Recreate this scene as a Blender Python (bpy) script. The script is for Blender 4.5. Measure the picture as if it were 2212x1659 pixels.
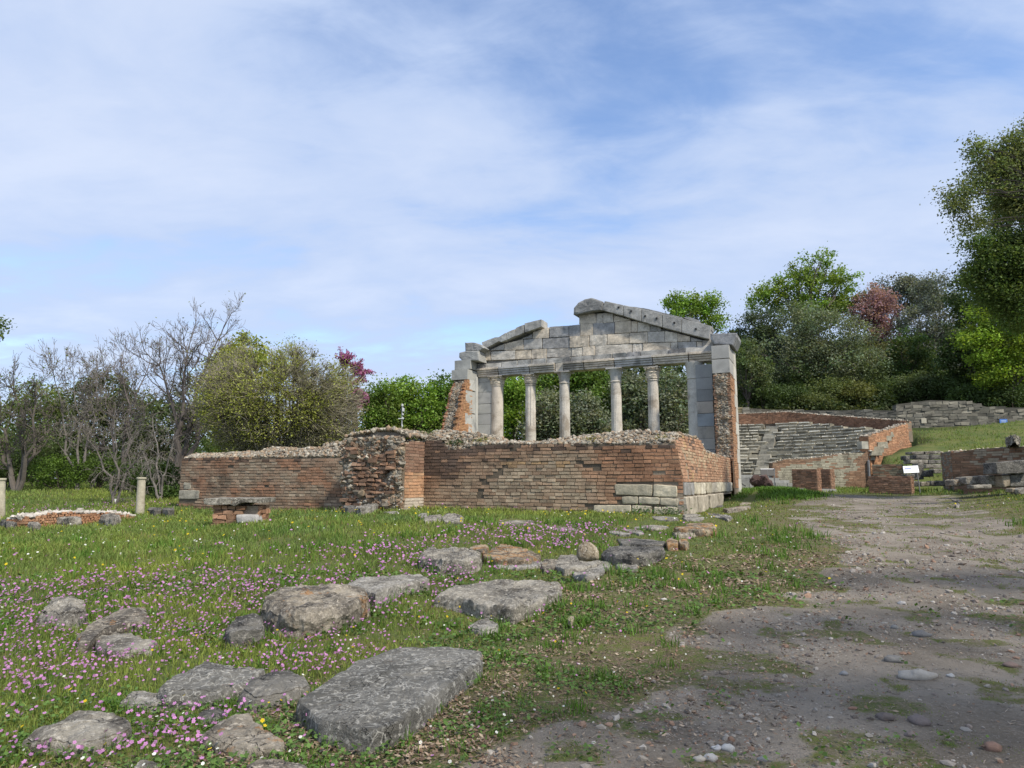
import bpy, math, random
import numpy as np

# ------------------------------------------------------------------ scene, camera, sky, sun
C = bpy.context.scene.collection
SC = bpy.context.scene
for o in list(bpy.data.objects):
    bpy.data.objects.remove(o)
F, CX, CY, HOR = 1470.0, 1106.0, 829.5, 1041.0      # focal length and centre in a 2212-wide frame
PITCH = math.atan((HOR - CY) / F)
EYE = np.array([0.0, 0.0, 1.6])
cam = bpy.data.cameras.new('camera')
cam.sensor_width = 36.0
cam.lens = 36.0 * F / 2212.0
cam.clip_start, cam.clip_end = 0.05, 3000
co = bpy.data.objects.new('camera', cam)
co.location = EYE
co.rotation_euler = (math.pi / 2 + PITCH, 0, 0)
C.objects.link(co)
SC.camera = co

SUN_AZ = math.atan2(0.69, -0.72)     # clockwise from +Y
SUN_EL = math.radians(48)
sd = np.array([math.sin(SUN_AZ) * math.cos(SUN_EL), math.cos(SUN_AZ) * math.cos(SUN_EL), math.sin(SUN_EL)])
sl = bpy.data.lights.new('sun', 'SUN')
sl.energy, sl.angle, sl.color = 4.2, math.radians(3.5), (1.0, 0.92, 0.80)
so = bpy.data.objects.new('sun', sl)
from mathutils import Vector, noise as mnoise
so.rotation_euler = Vector(sd).to_track_quat('Z', 'Y').to_euler()
so.location = (60, -40, 60)
C.objects.link(so)
SC.view_settings.view_transform = 'Standard'
SC.view_settings.look = 'None'
SC.view_settings.exposure = 0.2
SC.view_settings.gamma = 1.0
SC.cycles.max_bounces = 6
SC.cycles.transparent_max_bounces = 4


class NT:
    """small helper for node trees"""
    def __init__(s, tree):
        s.t = tree; s.n = tree.nodes; s.l = tree.links
    def new(s, kind, **kw):
        n = s.n.new(kind)
        for k, v in kw.items():
            if k == 'ins':
                for i, val in v.items():
                    if hasattr(val, 'is_output') or isinstance(val, bpy.types.NodeSocket):
                        s.l.new(val, n.inputs[i])
                    else:
                        n.inputs[i].default_value = val
            else:
                setattr(n, k, v)
        return n
    def math(s, op, a, b=0.0, c=None, clamp=False):
        n = s.new('ShaderNodeMath', operation=op, use_clamp=clamp, ins={0: a, 1: b})
        if c is not None:
            if isinstance(c, bpy.types.NodeSocket): s.l.new(c, n.inputs[2])
            else: n.inputs[2].default_value = c
        return n.outputs[0]
    def noise(s, vec, scale, detail=4, rough=0.55, dist=0.0, dims='3D'):
        n = s.new('ShaderNodeTexNoise', noise_dimensions=dims)
        n.inputs['Scale'].default_value = scale
        n.inputs['Detail'].default_value = detail
        n.inputs['Roughness'].default_value = rough
        n.inputs['Distortion'].default_value = dist
        if vec is not None: s.l.new(vec, n.inputs['Vector'])
        return n.outputs['Fac']
    def ramp(s, fac, lo, hi):
        n = s.new('ShaderNodeMapRange', interpolation_type='SMOOTHSTEP', ins={0: fac, 1: lo, 2: hi, 3: 0.0, 4: 1.0})
        return n.outputs[0]
    def mix(s, fac, a, b, mode='MIX'):
        n = s.new('ShaderNodeMix', data_type='RGBA', blend_type=mode)
        for i, v in ((0, fac), (6, a), (7, b)):
            if isinstance(v, bpy.types.NodeSocket): s.l.new(v, n.inputs[i])
            else: n.inputs[i].default_value = v if i == 0 else (tuple(v) + (1,))[:4]
        return n.outputs[2]


w = bpy.data.worlds.new('World')
SC.world = w
w.use_nodes = True
wt = NT(w.node_tree)
wt.n.clear()
sky = wt.new('ShaderNodeTexSky', sky_type='NISHITA', sun_disc=False)
sky.sun_elevation, sky.sun_rotation = SUN_EL, SUN_AZ
sky.air_density, sky.dust_density, sky.ozone_density = 1.0, 0.6, 1.5
tc = wt.new('ShaderNodeTexCoord')
sep = wt.new('ShaderNodeSeparateXYZ', ins={0: tc.outputs['Generated']})
den = wt.math('ADD', wt.math('MAXIMUM', sep.outputs[2], 0.0), 0.22)
cx_ = wt.math('DIVIDE', sep.outputs[0], den)
cy_ = wt.math('DIVIDE', sep.outputs[1], den)
comb = wt.new('ShaderNodeCombineXYZ', ins={0: cx_, 1: cy_, 2: 0.0})
mp = wt.new('ShaderNodeMapping')
wt.l.new(comb.outputs[0], mp.inputs[0])
mp.inputs['Location'].default_value = (5.7, 2.9, 0)
mp.inputs['Rotation'].default_value = (0, 0, math.radians(16))
mp.inputs['Scale'].default_value = (0.75, 1.25, 1)
n1 = wt.noise(mp.outputs[0], 1.55, 8, 0.54, 0.35)
n2 = wt.noise(mp.outputs[0], 5.5, 7, 0.6, 0.5)
cl = wt.math('ADD', wt.math('MULTIPLY', n1, 0.78), wt.math('MULTIPLY', n2, 0.22))
mask = wt.math('MULTIPLY', wt.ramp(cl, 0.305, 0.515), 0.92)
low = wt.ramp(sep.outputs[2], 0.0, 0.28)
hz = wt.math('MULTIPLY', wt.math('SUBTRACT', 1.0, low), 0.62)
mask = wt.math('MAXIMUM', mask, hz)
dens = wt.ramp(cl, 0.42, 0.72)
skys = wt.new('ShaderNodeVectorMath', operation='MULTIPLY')
wt.l.new(sky.outputs[0], skys.inputs[0])
skys.inputs[1].default_value = (2.0, 2.05, 2.2)
cloudc = wt.mix(dens, (4.9, 6.0, 8.3), (6.5, 7.25, 8.9))
colr = wt.mix(mask, skys.outputs[0], cloudc)
bg = wt.new('ShaderNodeBackground')
wt.l.new(colr, bg.inputs[0])
bg.inputs[1].default_value = 0.098
wo = wt.new('ShaderNodeOutputWorld')
wt.l.new(bg.outputs[0], wo.inputs[0])

# ------------------------------------------------------------------ numeric helpers
RNG = np.random.default_rng(7)


def ss(a, b, x):
    t = np.clip((np.asarray(x, float) - a) / (b - a), 0, 1)
    return t * t * (3 - 2 * t)


def _hash(ix, iy, iz):
    h = (ix * 374761393 + iy * 668265263 + iz * 2147483647 + 12345) & 0xFFFFFFFF
    h = ((h ^ (h >> 13)) * 1274126177) & 0xFFFFFFFF
    return ((h ^ (h >> 16)) & 0xFFFF) / 65535.0


def vnoise(p):
    p = np.asarray(p, float)
    if p.shape[-1] == 2:
        p = np.concatenate([p, np.zeros(p.shape[:-1] + (1,))], -1)
    i = np.floor(p).astype(np.int64)
    f = p - i
    f = f * f * (3 - 2 * f)
    r = 0
    for dx in (0, 1):
        for dy in (0, 1):
            for dz in (0, 1):
                wgt = (f[..., 0] if dx else 1 - f[..., 0]) * (f[..., 1] if dy else 1 - f[..., 1]) * (f[..., 2] if dz else 1 - f[..., 2])
                r = r + wgt * _hash(i[..., 0] + dx, i[..., 1] + dy, i[..., 2] + dz)
    return r


def fbm(p, oct=4):
    p = np.asarray(p, float)
    a, s, t = 0.5, 0, 0
    for k in range(oct):
        s = s + a * vnoise(p * 2 ** k + 17.3 * k); t += a; a *= 0.5
    return s / t


def H(x, y):
    """height of the ground"""
    x = np.asarray(x, float); y = np.asarray(y, float)
    s = ss(-14, -3, x)
    z = ss(4, 23, y) * (0.15 + 0.42 * s)
    z = z + ss(24, 46, y) * ((1 - s) * 0.95 + s * 0.48)
    z = z + ss(46, 58, y) * 0.35
    z = z + 0.42 * np.exp(-((x - 13.2) ** 2 / 5 + (y - 33.5) ** 2 / 22))
    right = ss(8, 18, x)
    z = z + right * (ss(64, 72, y) * 7.0 + np.clip(y - 72, 0, 40) * 0.42 * ss(14, 42, x))
    xb = np.interp(y, [30, 46, 52, 56.4, 70], [29.0, 24.6, 27.2, 33.4, 37.0])
    st = np.interp(x, [24, 29, 31], [46.2, 46.0, 44.8])
    ramp_ = ss(0, 1.6, y - st) * 1.25 + np.clip((y - st) / 17.0, 0, 1) * 3.3 + np.clip((x - 34) / 14, 0, 1.3) * ss(0, 14, y - st) * 0.8
    z = z + ss(0, 1.1, x - xb) * ramp_ * (1 - ss(64.5, 72, y))
    z = z + ss(6, 14, x) * ss(6, 30, y) * ss(0.55, 0.95, x / np.maximum(y, 1)) * 0.9
    z = z - (1 - ss(-6, 10, x)) * ss(58, 120, y) * 7
    z = z + (fbm(np.stack([x * 0.55, y * 0.55], -1), 3) - 0.5) * 0.10
    z = z + (fbm(np.stack([x * 2.3 + 9, y * 2.3], -1), 2) - 0.5) * 0.035
    return z


def ray(px, py):
    xc, yc = (px - CX) / F, -(py - CY) / F
    cp, sp = math.cos(PITCH), math.sin(PITCH)
    return np.array([xc, cp - yc * sp, sp + yc * cp])


def at(px, py, Y):
    """world point that a pixel shows at depth Y"""
    d = ray(px, py)
    return EYE + d * (Y / d[1])


def gp(px, py):
    """world point of the ground a pixel shows"""
    d = ray(px, py)
    t = 1.5
    while t < 150:
        p = EYE + d * t
        if p[2] < float(H(p[0], p[1])):
            lo, hi = t - 0.25, t
            for _ in range(14):
                m = (lo + hi) / 2; p = EYE + d * m
                if p[2] < float(H(p[0], p[1])): hi = m
                else: lo = m
            return EYE + d * hi
        t += 0.25
    return EYE + d * 150


def onz(px, py, z):
    d = ray(px, py)
    return EYE + d * ((z - EYE[2]) / d[2])


# the building's own frame: u runs left along its front, v runs back, origin at its front right corner
ANG = math.radians(24.4)
_g = at(1478, 1110, 22.0)
OX, OY = _g[0], _g[1]
UA = np.array([-math.cos(ANG), math.sin(ANG), 0.0])
VB = np.array([math.sin(ANG), math.cos(ANG), 0.0])
ZU = np.array([0, 0, 1.0])
O3 = np.array([OX, OY, 0.0])


def W(u, v, z):
    u = np.asarray(u, float); v = np.asarray(v, float); z = np.asarray(z, float)
    return O3 + u[..., None] * UA + v[..., None] * VB + z[..., None] * ZU


def uz(px, py, v=0.0):
    """(u, z) of a pixel on the plane v = const"""
    d = ray(px, py)
    P0 = O3 + VB * v
    t = np.dot(P0 - EYE, VB) / np.dot(d, VB)
    q = EYE + d * t - P0
    return np.dot(q, UA), q[2]


def vz(px, py, u=0.0):
    d = ray(px, py)
    P0 = O3 + UA * u
    t = np.dot(P0 - EYE, UA) / np.dot(d, UA)
    q = EYE + d * t - P0
    return np.dot(q, VB), q[2]


def zm(x0, y0, k):
    """reader for a crop of the photograph: crop pixel -> 2212-wide frame pixel"""
    return lambda x, y: ((x0 + x * k) * 0.8640625, (y0 + y * k) * 0.8640625)


Z1 = zm(1080, 700, 820 / 2212)
ZC = zm(1640, 1060, 220 / 1659)
ZF = zm(1360, 1080, 380 / 2212)
ZL = zm(430, 1100, 430 / 2212)
ZP = zm(780, 1060, 300 / 2164)
ZM = zm(1000, 1050, 860 / 2212)
Z6 = zm(0, 1400, 1300 / 2212)
Z7 = zm(500, 1200, 1400 / 2212)
ZR = zm(2140, 980, 420 / 2177)
ZT = zm(1820, 960, 370 / 2192)
ZQ = zm(1500, 1250, 400 / 2212)
ZK = zm(0, 1140, 480 / 2212)
ZB = zm(1260, 1380, 1300 / 2212)

# ------------------------------------------------------------------ objects and meshes


def tag(o, label=None, cat=None, group=None, kind=None):
    if label: o['label'] = label
    if cat: o['category'] = cat
    if group: o['group'] = group
    if kind: o['kind'] = kind
    return o


def empty(name, loc, label, cat, group=None):
    o = bpy.data.objects.new(name, None)
    o.empty_display_size = 0.3
    o.location = [float(v) for v in loc]
    C.objects.link(o)
    return tag(o, label, cat, group)


class MB:
    """collects pieces with one colour per vertex and links them as one mesh"""
    def __init__(s):
        s.v = []; s.f = {}; s.c = []; s.n = 0
    def add(s, verts, faces, col=(0.5, 0.5, 0.5)):
        verts = np.asarray(verts, float).reshape(-1, 3)
        faces = np.asarray(faces, np.int64)
        if len(verts) == 0: return
        s.v.append(verts)
        s.f.setdefault(faces.shape[1], []).append(faces + s.n)
        col = np.asarray(col, float)
        if col.ndim == 1: col = np.broadcast_to(col, (len(verts), 3))
        s.c.append(col)
        s.n += len(verts)
    def build(s, name, mat, parent=None, smooth=False):
        V = np.concatenate(s.v); Cc = np.concatenate(s.c)
        me = bpy.data.meshes.new(name)
        origin = np.zeros(3)
        if parent is not None:
            r = parent
            while r.parent is not None: r = r.parent
            origin = np.array(r.location)
        else:
            origin = np.array([V[:, 0].mean(), V[:, 1].mean(), V[:, 2].min()])
        idx, starts, tot = [], [], 0
        for k, fl in s.f.items():
            fa = np.concatenate(fl)
            idx.append(fa.ravel()); starts.append(tot + np.arange(len(fa)) * k); tot += fa.size
        idx = np.concatenate(idx); starts = np.concatenate(starts)
        me.vertices.add(len(V)); me.vertices.foreach_set('co', (V - origin).astype(np.float32).ravel())
        me.loops.add(len(idx)); me.loops.foreach_set('vertex_index', idx.astype(np.int32))
        me.polygons.add(len(starts)); me.polygons.foreach_set('loop_start', starts.astype(np.int32))
        me.polygons.foreach_set('use_smooth', np.full(len(starts), smooth))
        me.update(calc_edges=True)
        me.validate()
        at_ = me.attributes.new('col', 'FLOAT_COLOR', 'POINT')
        at_.data.foreach_set('color', np.concatenate([Cc, np.ones((len(Cc), 1))], 1).astype(np.float32).ravel())
        me.materials.append(mat)
        o = bpy.data.objects.new(name, me)
        C.objects.link(o)
        if parent is not None:
            o.parent = parent
        else:
            o.location = origin
        return o


BOXF = np.array([[0, 1, 3, 2], [4, 6, 7, 5], [0, 4, 5, 1], [2, 3, 7, 6], [0, 2, 6, 4], [1, 5, 7, 3]])
BOXV = np.array([[a, b, c] for a in (-1, 1) for b in (-1, 1) for c in (-1, 1)], float)


def boxes(mb, cen, half, axes, col, jit=0.0, rng=RNG):
    """many boxes at once: cen (n,3), half (n,3), axes (3,3) or (n,3,3), col (n,3)"""
    cen = np.asarray(cen, float).reshape(-1, 3); n = len(cen)
    if n == 0: return
    half = np.broadcast_to(np.asarray(half, float), (n, 3))
    axes = np.broadcast_to(np.asarray(axes, float), (n, 3, 3))
    p = BOXV[None] * half[:, None, :]
    if jit: p = p + rng.normal(0, 1, p.shape) * jit
    v = np.einsum('nkj,njd->nkd', p, axes) + cen[:, None]
    f = (BOXF[None] + (np.arange(n) * 8)[:, None, None]).reshape(-1, 4)
    col = np.broadcast_to(np.asarray(col, float), (n, 3))
    mb.add(v.reshape(-1, 3), f, np.repeat(col, 8, 0))


def rounded(mb, quad, inward, depth, e=0.02, amp=0.006, col=(0.4, 0.4, 0.4), n=(5, 4, 3), nscale=6.0, ca=0.0):
    """a block with softened, worn edges: front quad (tl, tr, br, bl), pushed `depth` along `inward`"""
    q = np.asarray(quad, float); inward = np.asarray(inward, float)
    hw = 0.25 * (np.linalg.norm(q[1] - q[0]) + np.linalg.norm(q[2] - q[3]))
    hh = 0.25 * (np.linalg.norm(q[3] - q[0]) + np.linalg.norm(q[2] - q[1]))
    hs = np.array([max(hw, 1e-3), max(hh, 1e-3), depth / 2])
    e = min(e, 0.45 * hs.min())
    def lin(h, k):
        k = max(2, k)
        return np.concatenate([[-h], np.linspace(-(h - e * 0.5), h - e * 0.5, k), [h]])
    L = [lin(hs[i], n[i]) for i in range(3)]
    vs, fs, base = [], [], 0
    for ax in range(3):
        a, b = [(1, 2), (0, 2), (0, 1)][ax]
        for sgn in (-1, 1):
            A, B = np.meshgrid(L[a], L[b], indexing='ij')
            p = np.zeros(A.shape + (3,)); p[..., a] = A; p[..., b] = B; p[..., ax] = sgn * hs[ax]
            na, nb = A.shape
            ii = np.arange(na * nb).reshape(na, nb)
            f = np.stack([ii[:-1, :-1], ii[1:, :-1], ii[1:, 1:], ii[:-1, 1:]], -1).reshape(-1, 4)
            if (sgn > 0) == (ax == 1): f = f[:, ::-1]
            vs.append(p.reshape(-1, 3)); fs.append(f + base); base += na * nb
    p = np.concatenate(vs); f = np.concatenate(fs)
    c = np.clip(p, -(hs - e), hs - e); d = p - c
    ln = np.linalg.norm(d, axis=1, keepdims=True)
    p = np.where(ln > 1e-9, c + d / np.maximum(ln, 1e-9) * e, p)
    t = p / hs
    a, b, cc = (t[:, 0:1] + 1) / 2, (t[:, 1:2] + 1) / 2, (t[:, 2:3] + 1) / 2
    top = q[0] * (1 - a) + q[1] * a; bot = q[3] * (1 - a) + q[2] * a
    P = top * (1 - b) + bot * b + inward * depth * cc
    if amp:
        cen = P.mean(0)
        nn = np.stack([fbm(P * nscale + 31 * k, 3) - 0.5 for k in range(3)], -1)
        P = P + nn * amp * 2.2
    col = np.asarray(col, float)
    cols = np.broadcast_to(col, (len(P), 3))
    if ca:
        cols = cols * (1 + ca * (fbm(P * 3.0 + 5, 3)[:, None] - 0.5) * 2)
    mb.add(P, f, cols)


_t = (1 + 5 ** 0.5) / 2
ICO = np.array([[-1, _t, 0], [1, _t, 0], [-1, -_t, 0], [1, -_t, 0], [0, -1, _t], [0, 1, _t], [0, -1, -_t], [0, 1, -_t], [_t, 0, -1], [_t, 0, 1], [-_t, 0, -1], [-_t, 0, 1]]) / 1.9
ICF = np.array([[0, 11, 5], [0, 5, 1], [0, 1, 7], [0, 7, 10], [0, 10, 11], [1, 5, 9], [5, 11, 4], [11, 10, 2], [10, 7, 6], [7, 1, 8], [3, 9, 4], [3, 4, 2], [3, 2, 6], [3, 6, 8], [3, 8, 9], [4, 9, 5], [2, 4, 11], [6, 2, 10], [8, 6, 7], [9, 8, 1]])


def rotmats(n, rng):
    q = rng.normal(0, 1, (n, 4)); q /= np.linalg.norm(q, axis=1, keepdims=True)
    a, b, c, d = q.T
    return np.stack([np.stack([a*a+b*b-c*c-d*d, 2*(b*c-a*d), 2*(b*d+a*c)], -1),
                     np.stack([2*(b*c+a*d), a*a-b*b+c*c-d*d, 2*(c*d-a*b)], -1),
                     np.stack([2*(b*d-a*c), 2*(c*d+a*b), a*a-b*b-c*c+d*d], -1)], 1)


def rocks(mb, cen, size, col, rng=RNG, flat=0.65, tilt=True):
    """many small angular stones"""
    cen = np.asarray(cen, float).reshape(-1, 3); n = len(cen)
    if n == 0: return
    size = np.broadcast_to(np.asarray(size, float), (n,))
    p = ICO[None] * (1 + rng.uniform(-0.28, 0.28, (n, 12, 1)))
    sc = np.stack([rng.uniform(0.8, 1.3, n), rng.uniform(0.6, 1.0, n), rng.uniform(flat * 0.7, flat * 1.3, n)], -1) * size[:, None]
    p = p * sc[:, None]
    if tilt:
        R = rotmats(n, rng)
        an = rng.uniform(0, 6.28, n)
        Rz = np.zeros((n, 3, 3)); Rz[:, 0, 0] = np.cos(an); Rz[:, 0, 1] = -np.sin(an); Rz[:, 1, 0] = np.sin(an); Rz[:, 1, 1] = np.cos(an); Rz[:, 2, 2] = 1
        use = rng.random(n) < 0.35
        R = np.where(use[:, None, None], R, Rz)
    else:
        an = rng.uniform(0, 6.28, n)
        R = np.zeros((n, 3, 3)); R[:, 0, 0] = np.cos(an); R[:, 0, 1] = -np.sin(an); R[:, 1, 0] = np.sin(an); R[:, 1, 1] = np.cos(an); R[:, 2, 2] = 1
    v = np.einsum('nkj,ndj->nkd', p, R) + cen[:, None]
    f = (ICF[None] + (np.arange(n) * 12)[:, None, None]).reshape(-1, 3)
    col = np.broadcast_to(np.asarray(col, float), (n, 3))
    mb.add(v.reshape(-1, 3), f, np.repeat(col, 12, 0))


def tube(mb, pts, rad, sides=6, col=(0.2, 0.2, 0.2)):
    pts = np.asarray(pts, float); n = len(pts)
    rad = np.broadcast_to(np.asarray(rad, float), (n,))
    t = np.gradient(pts, axis=0); t /= np.maximum(np.linalg.norm(t, axis=1, keepdims=True), 1e-9)
    ref = np.array([0.13, 0.27, 0.95]) if abs(t[0, 2]) < 0.9 else np.array([0.95, 0.27, 0.1])
    a = np.cross(t, ref); a /= np.maximum(np.linalg.norm(a, axis=1, keepdims=True), 1e-9)
    b = np.cross(t, a)
    th = np.arange(sides) * 2 * math.pi / sides
    v = pts[:, None] + rad[:, None, None] * (np.cos(th)[None, :, None] * a[:, None] + np.sin(th)[None, :, None] * b[:, None])
    ii = np.arange(n * sides).reshape(n, sides)
    f = np.stack([ii[:-1], np.roll(ii[:-1], -1, 1), np.roll(ii[1:], -1, 1), ii[1:]], -1).reshape(-1, 4)
    mb.add(v.reshape(-1, 3), f, col)


def twigs(mb, p0, p1, r0, col, bend=0.0, rng=RNG):
    """many thin three-sided tapering twigs at once"""
    p0 = np.asarray(p0, float).reshape(-1, 3); p1 = np.asarray(p1, float).reshape(-1, 3); n = len(p0)
    if n == 0: return
    t = p1 - p0; L = np.linalg.norm(t, axis=1, keepdims=True)
    tn = t / np.maximum(L, 1e-9)
    a = np.cross(tn, rng.normal(0, 1, (n, 3))); a /= np.maximum(np.linalg.norm(a, axis=1, keepdims=True), 1e-9)
    b = np.cross(tn, a)
    r0 = np.broadcast_to(np.asarray(r0, float), (n,))[:, None]
    mid = (p0 + p1) / 2 + rng.normal(0, 1, (n, 3)) * L * bend
    vs = []
    for cen, k in ((p0, 1.0), (mid, 0.75), (p1, 0.35)):
        for j in range(3):
            th = j * 2.0944
            vs.append(cen + (math.cos(th) * a + math.sin(th) * b) * r0 * k)
    v = np.stack(vs, 1)
    f0 = np.array([[0, 1, 4, 3], [1, 2, 5, 4], [2, 0, 3, 5], [3, 4, 7, 6], [4, 5, 8, 7], [5, 3, 6, 8]])
    f = (f0[None] + (np.arange(n) * 9)[:, None, None]).reshape(-1, 4)
    col = np.broadcast_to(np.asarray(col, float), (n, 3))
    mb.add(v.reshape(-1, 3), f, np.repeat(col, 9, 0))


def leaves(mb, cen, size, col, rng=RNG, up=0.25, asp=0.6):
    cen = np.asarray(cen, float).reshape(-1, 3); n = len(cen)
    if n == 0: return
    nrm = rng.normal(0, 1, (n, 3)); nrm[:, 2] = np.abs(nrm[:, 2]) + up
    nrm /= np.linalg.norm(nrm, axis=1, keepdims=True)
    a = np.cross(nrm, rng.normal(0, 1, (n, 3))); a /= np.linalg.norm(a, axis=1, keepdims=True)
    b = np.cross(nrm, a)
    size = (np.broadcast_to(np.asarray(size, float), (n,)) * rng.uniform(0.6, 1.3, n))[:, None]
    v = np.stack([cen - a * size, cen + b * size * asp + a * size * 0.1, cen + a * size, cen - b * size * asp + a * size * 0.1], 1)
    f = np.arange(n * 4).reshape(n, 4)
    col = np.broadcast_to(np.asarray(col, float), (n, 3))
    mb.add(v.reshape(-1, 3), f, np.repeat(col, 4, 0))


def lathe(mb, base, prof, sides=24, col=(0.5, 0.5, 0.5), flute=0, fd=0.0, amp=0.0, fz=(-1e9, 1e9), lean=(0, 0)):
    prof = np.asarray(prof, float); n = len(prof)
    th = np.arange(sides) * 2 * math.pi / sides
    r = prof[:, 0:1] * np.ones((1, sides))
    if flute:
        ok = ((prof[:, 1] >= fz[0]) & (prof[:, 1] <= fz[1]))[:, None]
        r = r - ok * fd * np.abs(np.sin(th * flute / 2))[None] ** 0.7
    z = prof[:, 1:2] * np.ones((1, sides))
    v = np.stack([r * np.cos(th) + lean[0] * z, r * np.sin(th) + lean[1] * z, z], -1) + np.asarray(base, float)
    if amp:
        v = v + (np.stack([fbm(v * 5 + 9 * k, 3) for k in range(3)], -1) - 0.5) * amp * 2
    ii = np.arange(n * sides).reshape(n, sides)
    f = np.stack([ii[:-1], np.roll(ii[:-1], -1, 1), np.roll(ii[1:], -1, 1), ii[1:]], -1).reshape(-1, 4)
    v = v.reshape(-1, 3)
    mb.add(v, f, col)
    top = v[-sides:]
    mb.add(np.concatenate([top, top.mean(0)[None]]), np.stack([np.arange(sides), np.roll(np.arange(sides), -1), np.full(sides, sides)], -1), col)


def prism(mb, poly, inward, depth, col):
    """flat outline pushed back to a solid"""
    p = np.asarray(poly, float); n = len(p)
    v = np.concatenate([p, p + np.asarray(inward, float) * depth])
    i = np.arange(n); j = (i + 1) % n
    mb.add(v, np.stack([i, j, j + n, i + n], -1), col)
    for off, cc in ((0, p.mean(0)), (n, p.mean(0) + np.asarray(inward) * depth)):
        mb.add(np.concatenate([v[off:off + n], cc[None]]), np.stack([i, j, np.full(n, n)], -1), col)


# ------------------------------------------------------------------ materials


def mat_col(name, mottle=0.5, scale=3.0, fine=40.0, bump=0.35, bscale=30.0, rough=0.92, stain=None, amt=0.0, stscale=1.2,
            lichen=None, lamt=0.0, lscale=2.2, trans=0.0, bdist=0.02):
    """per-piece colour from the mesh with worn, stained, pitted surface"""
    m = bpy.data.materials.new(name)
    m.use_nodes = True
    t = NT(m.node_tree); t.n.clear()
    tc = t.new('ShaderNodeNewGeometry').outputs['Position']
    base = t.new('ShaderNodeAttribute', attribute_name='col').outputs['Color']
    n1 = t.noise(tc, scale, 6, 0.6)
    n2 = t.noise(tc, fine, 4, 0.65)
    k = t.math('ADD', t.math('MULTIPLY', t.math('SUBTRACT', n1, 0.5), mottle * 2.2), 1.0)
    k = t.math('ADD', k, t.math('MULTIPLY', t.math('SUBTRACT', n2, 0.5), mottle * 2.0))
    kk = t.new('ShaderNodeCombineXYZ', ins={0: k, 1: k, 2: k}).outputs[0]
    colr = t.mix(1.0, base, kk, 'MULTIPLY')
    if stain is not None:
        f = t.math('MULTIPLY', t.ramp(t.noise(tc, stscale, 6, 0.68, 0.4), 0.50, 0.66), amt)
        colr = t.mix(f, colr, stain)
    if lichen is not None:
        f = t.math('MULTIPLY', t.ramp(t.noise(tc, lscale, 5, 0.7, 0.3), 0.60, 0.68), lamt)
        colr = t.mix(f, colr, lichen)
    bs = t.new('ShaderNodeBsdfPrincipled')
    t.l.new(colr, bs.inputs['Base Color'])
    bs.inputs['Roughness'].default_value = rough
    bs.inputs['Specular IOR Level'].default_value = 0.2
    if bump:
        b = t.new('ShaderNodeBump')
        b.inputs['Strength'].default_value = bump
        b.inputs['Distance'].default_value = bdist
        t.l.new(t.math('ADD', t.noise(tc, bscale, 5, 0.7), t.math('MULTIPLY', n1, 0.5)), b.inputs['Height'])
        t.l.new(b.outputs[0], bs.inputs['Normal'])
    out = t.new('ShaderNodeOutputMaterial')
    if trans:
        tr = t.new('ShaderNodeBsdfTranslucent')
        t.l.new(t.mix(1.0, colr, (1.25, 1.25, 0.6), 'MULTIPLY'), tr.inputs[0])
        mx = t.new('ShaderNodeMixShader', ins={0: trans})
        t.l.new(bs.outputs[0], mx.inputs[1]); t.l.new(tr.outputs[0], mx.inputs[2])
        t.l.new(mx.outputs[0], out.inputs[0])
    else:
        t.l.new(bs.outputs[0], out.inputs[0])
    return m


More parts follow.
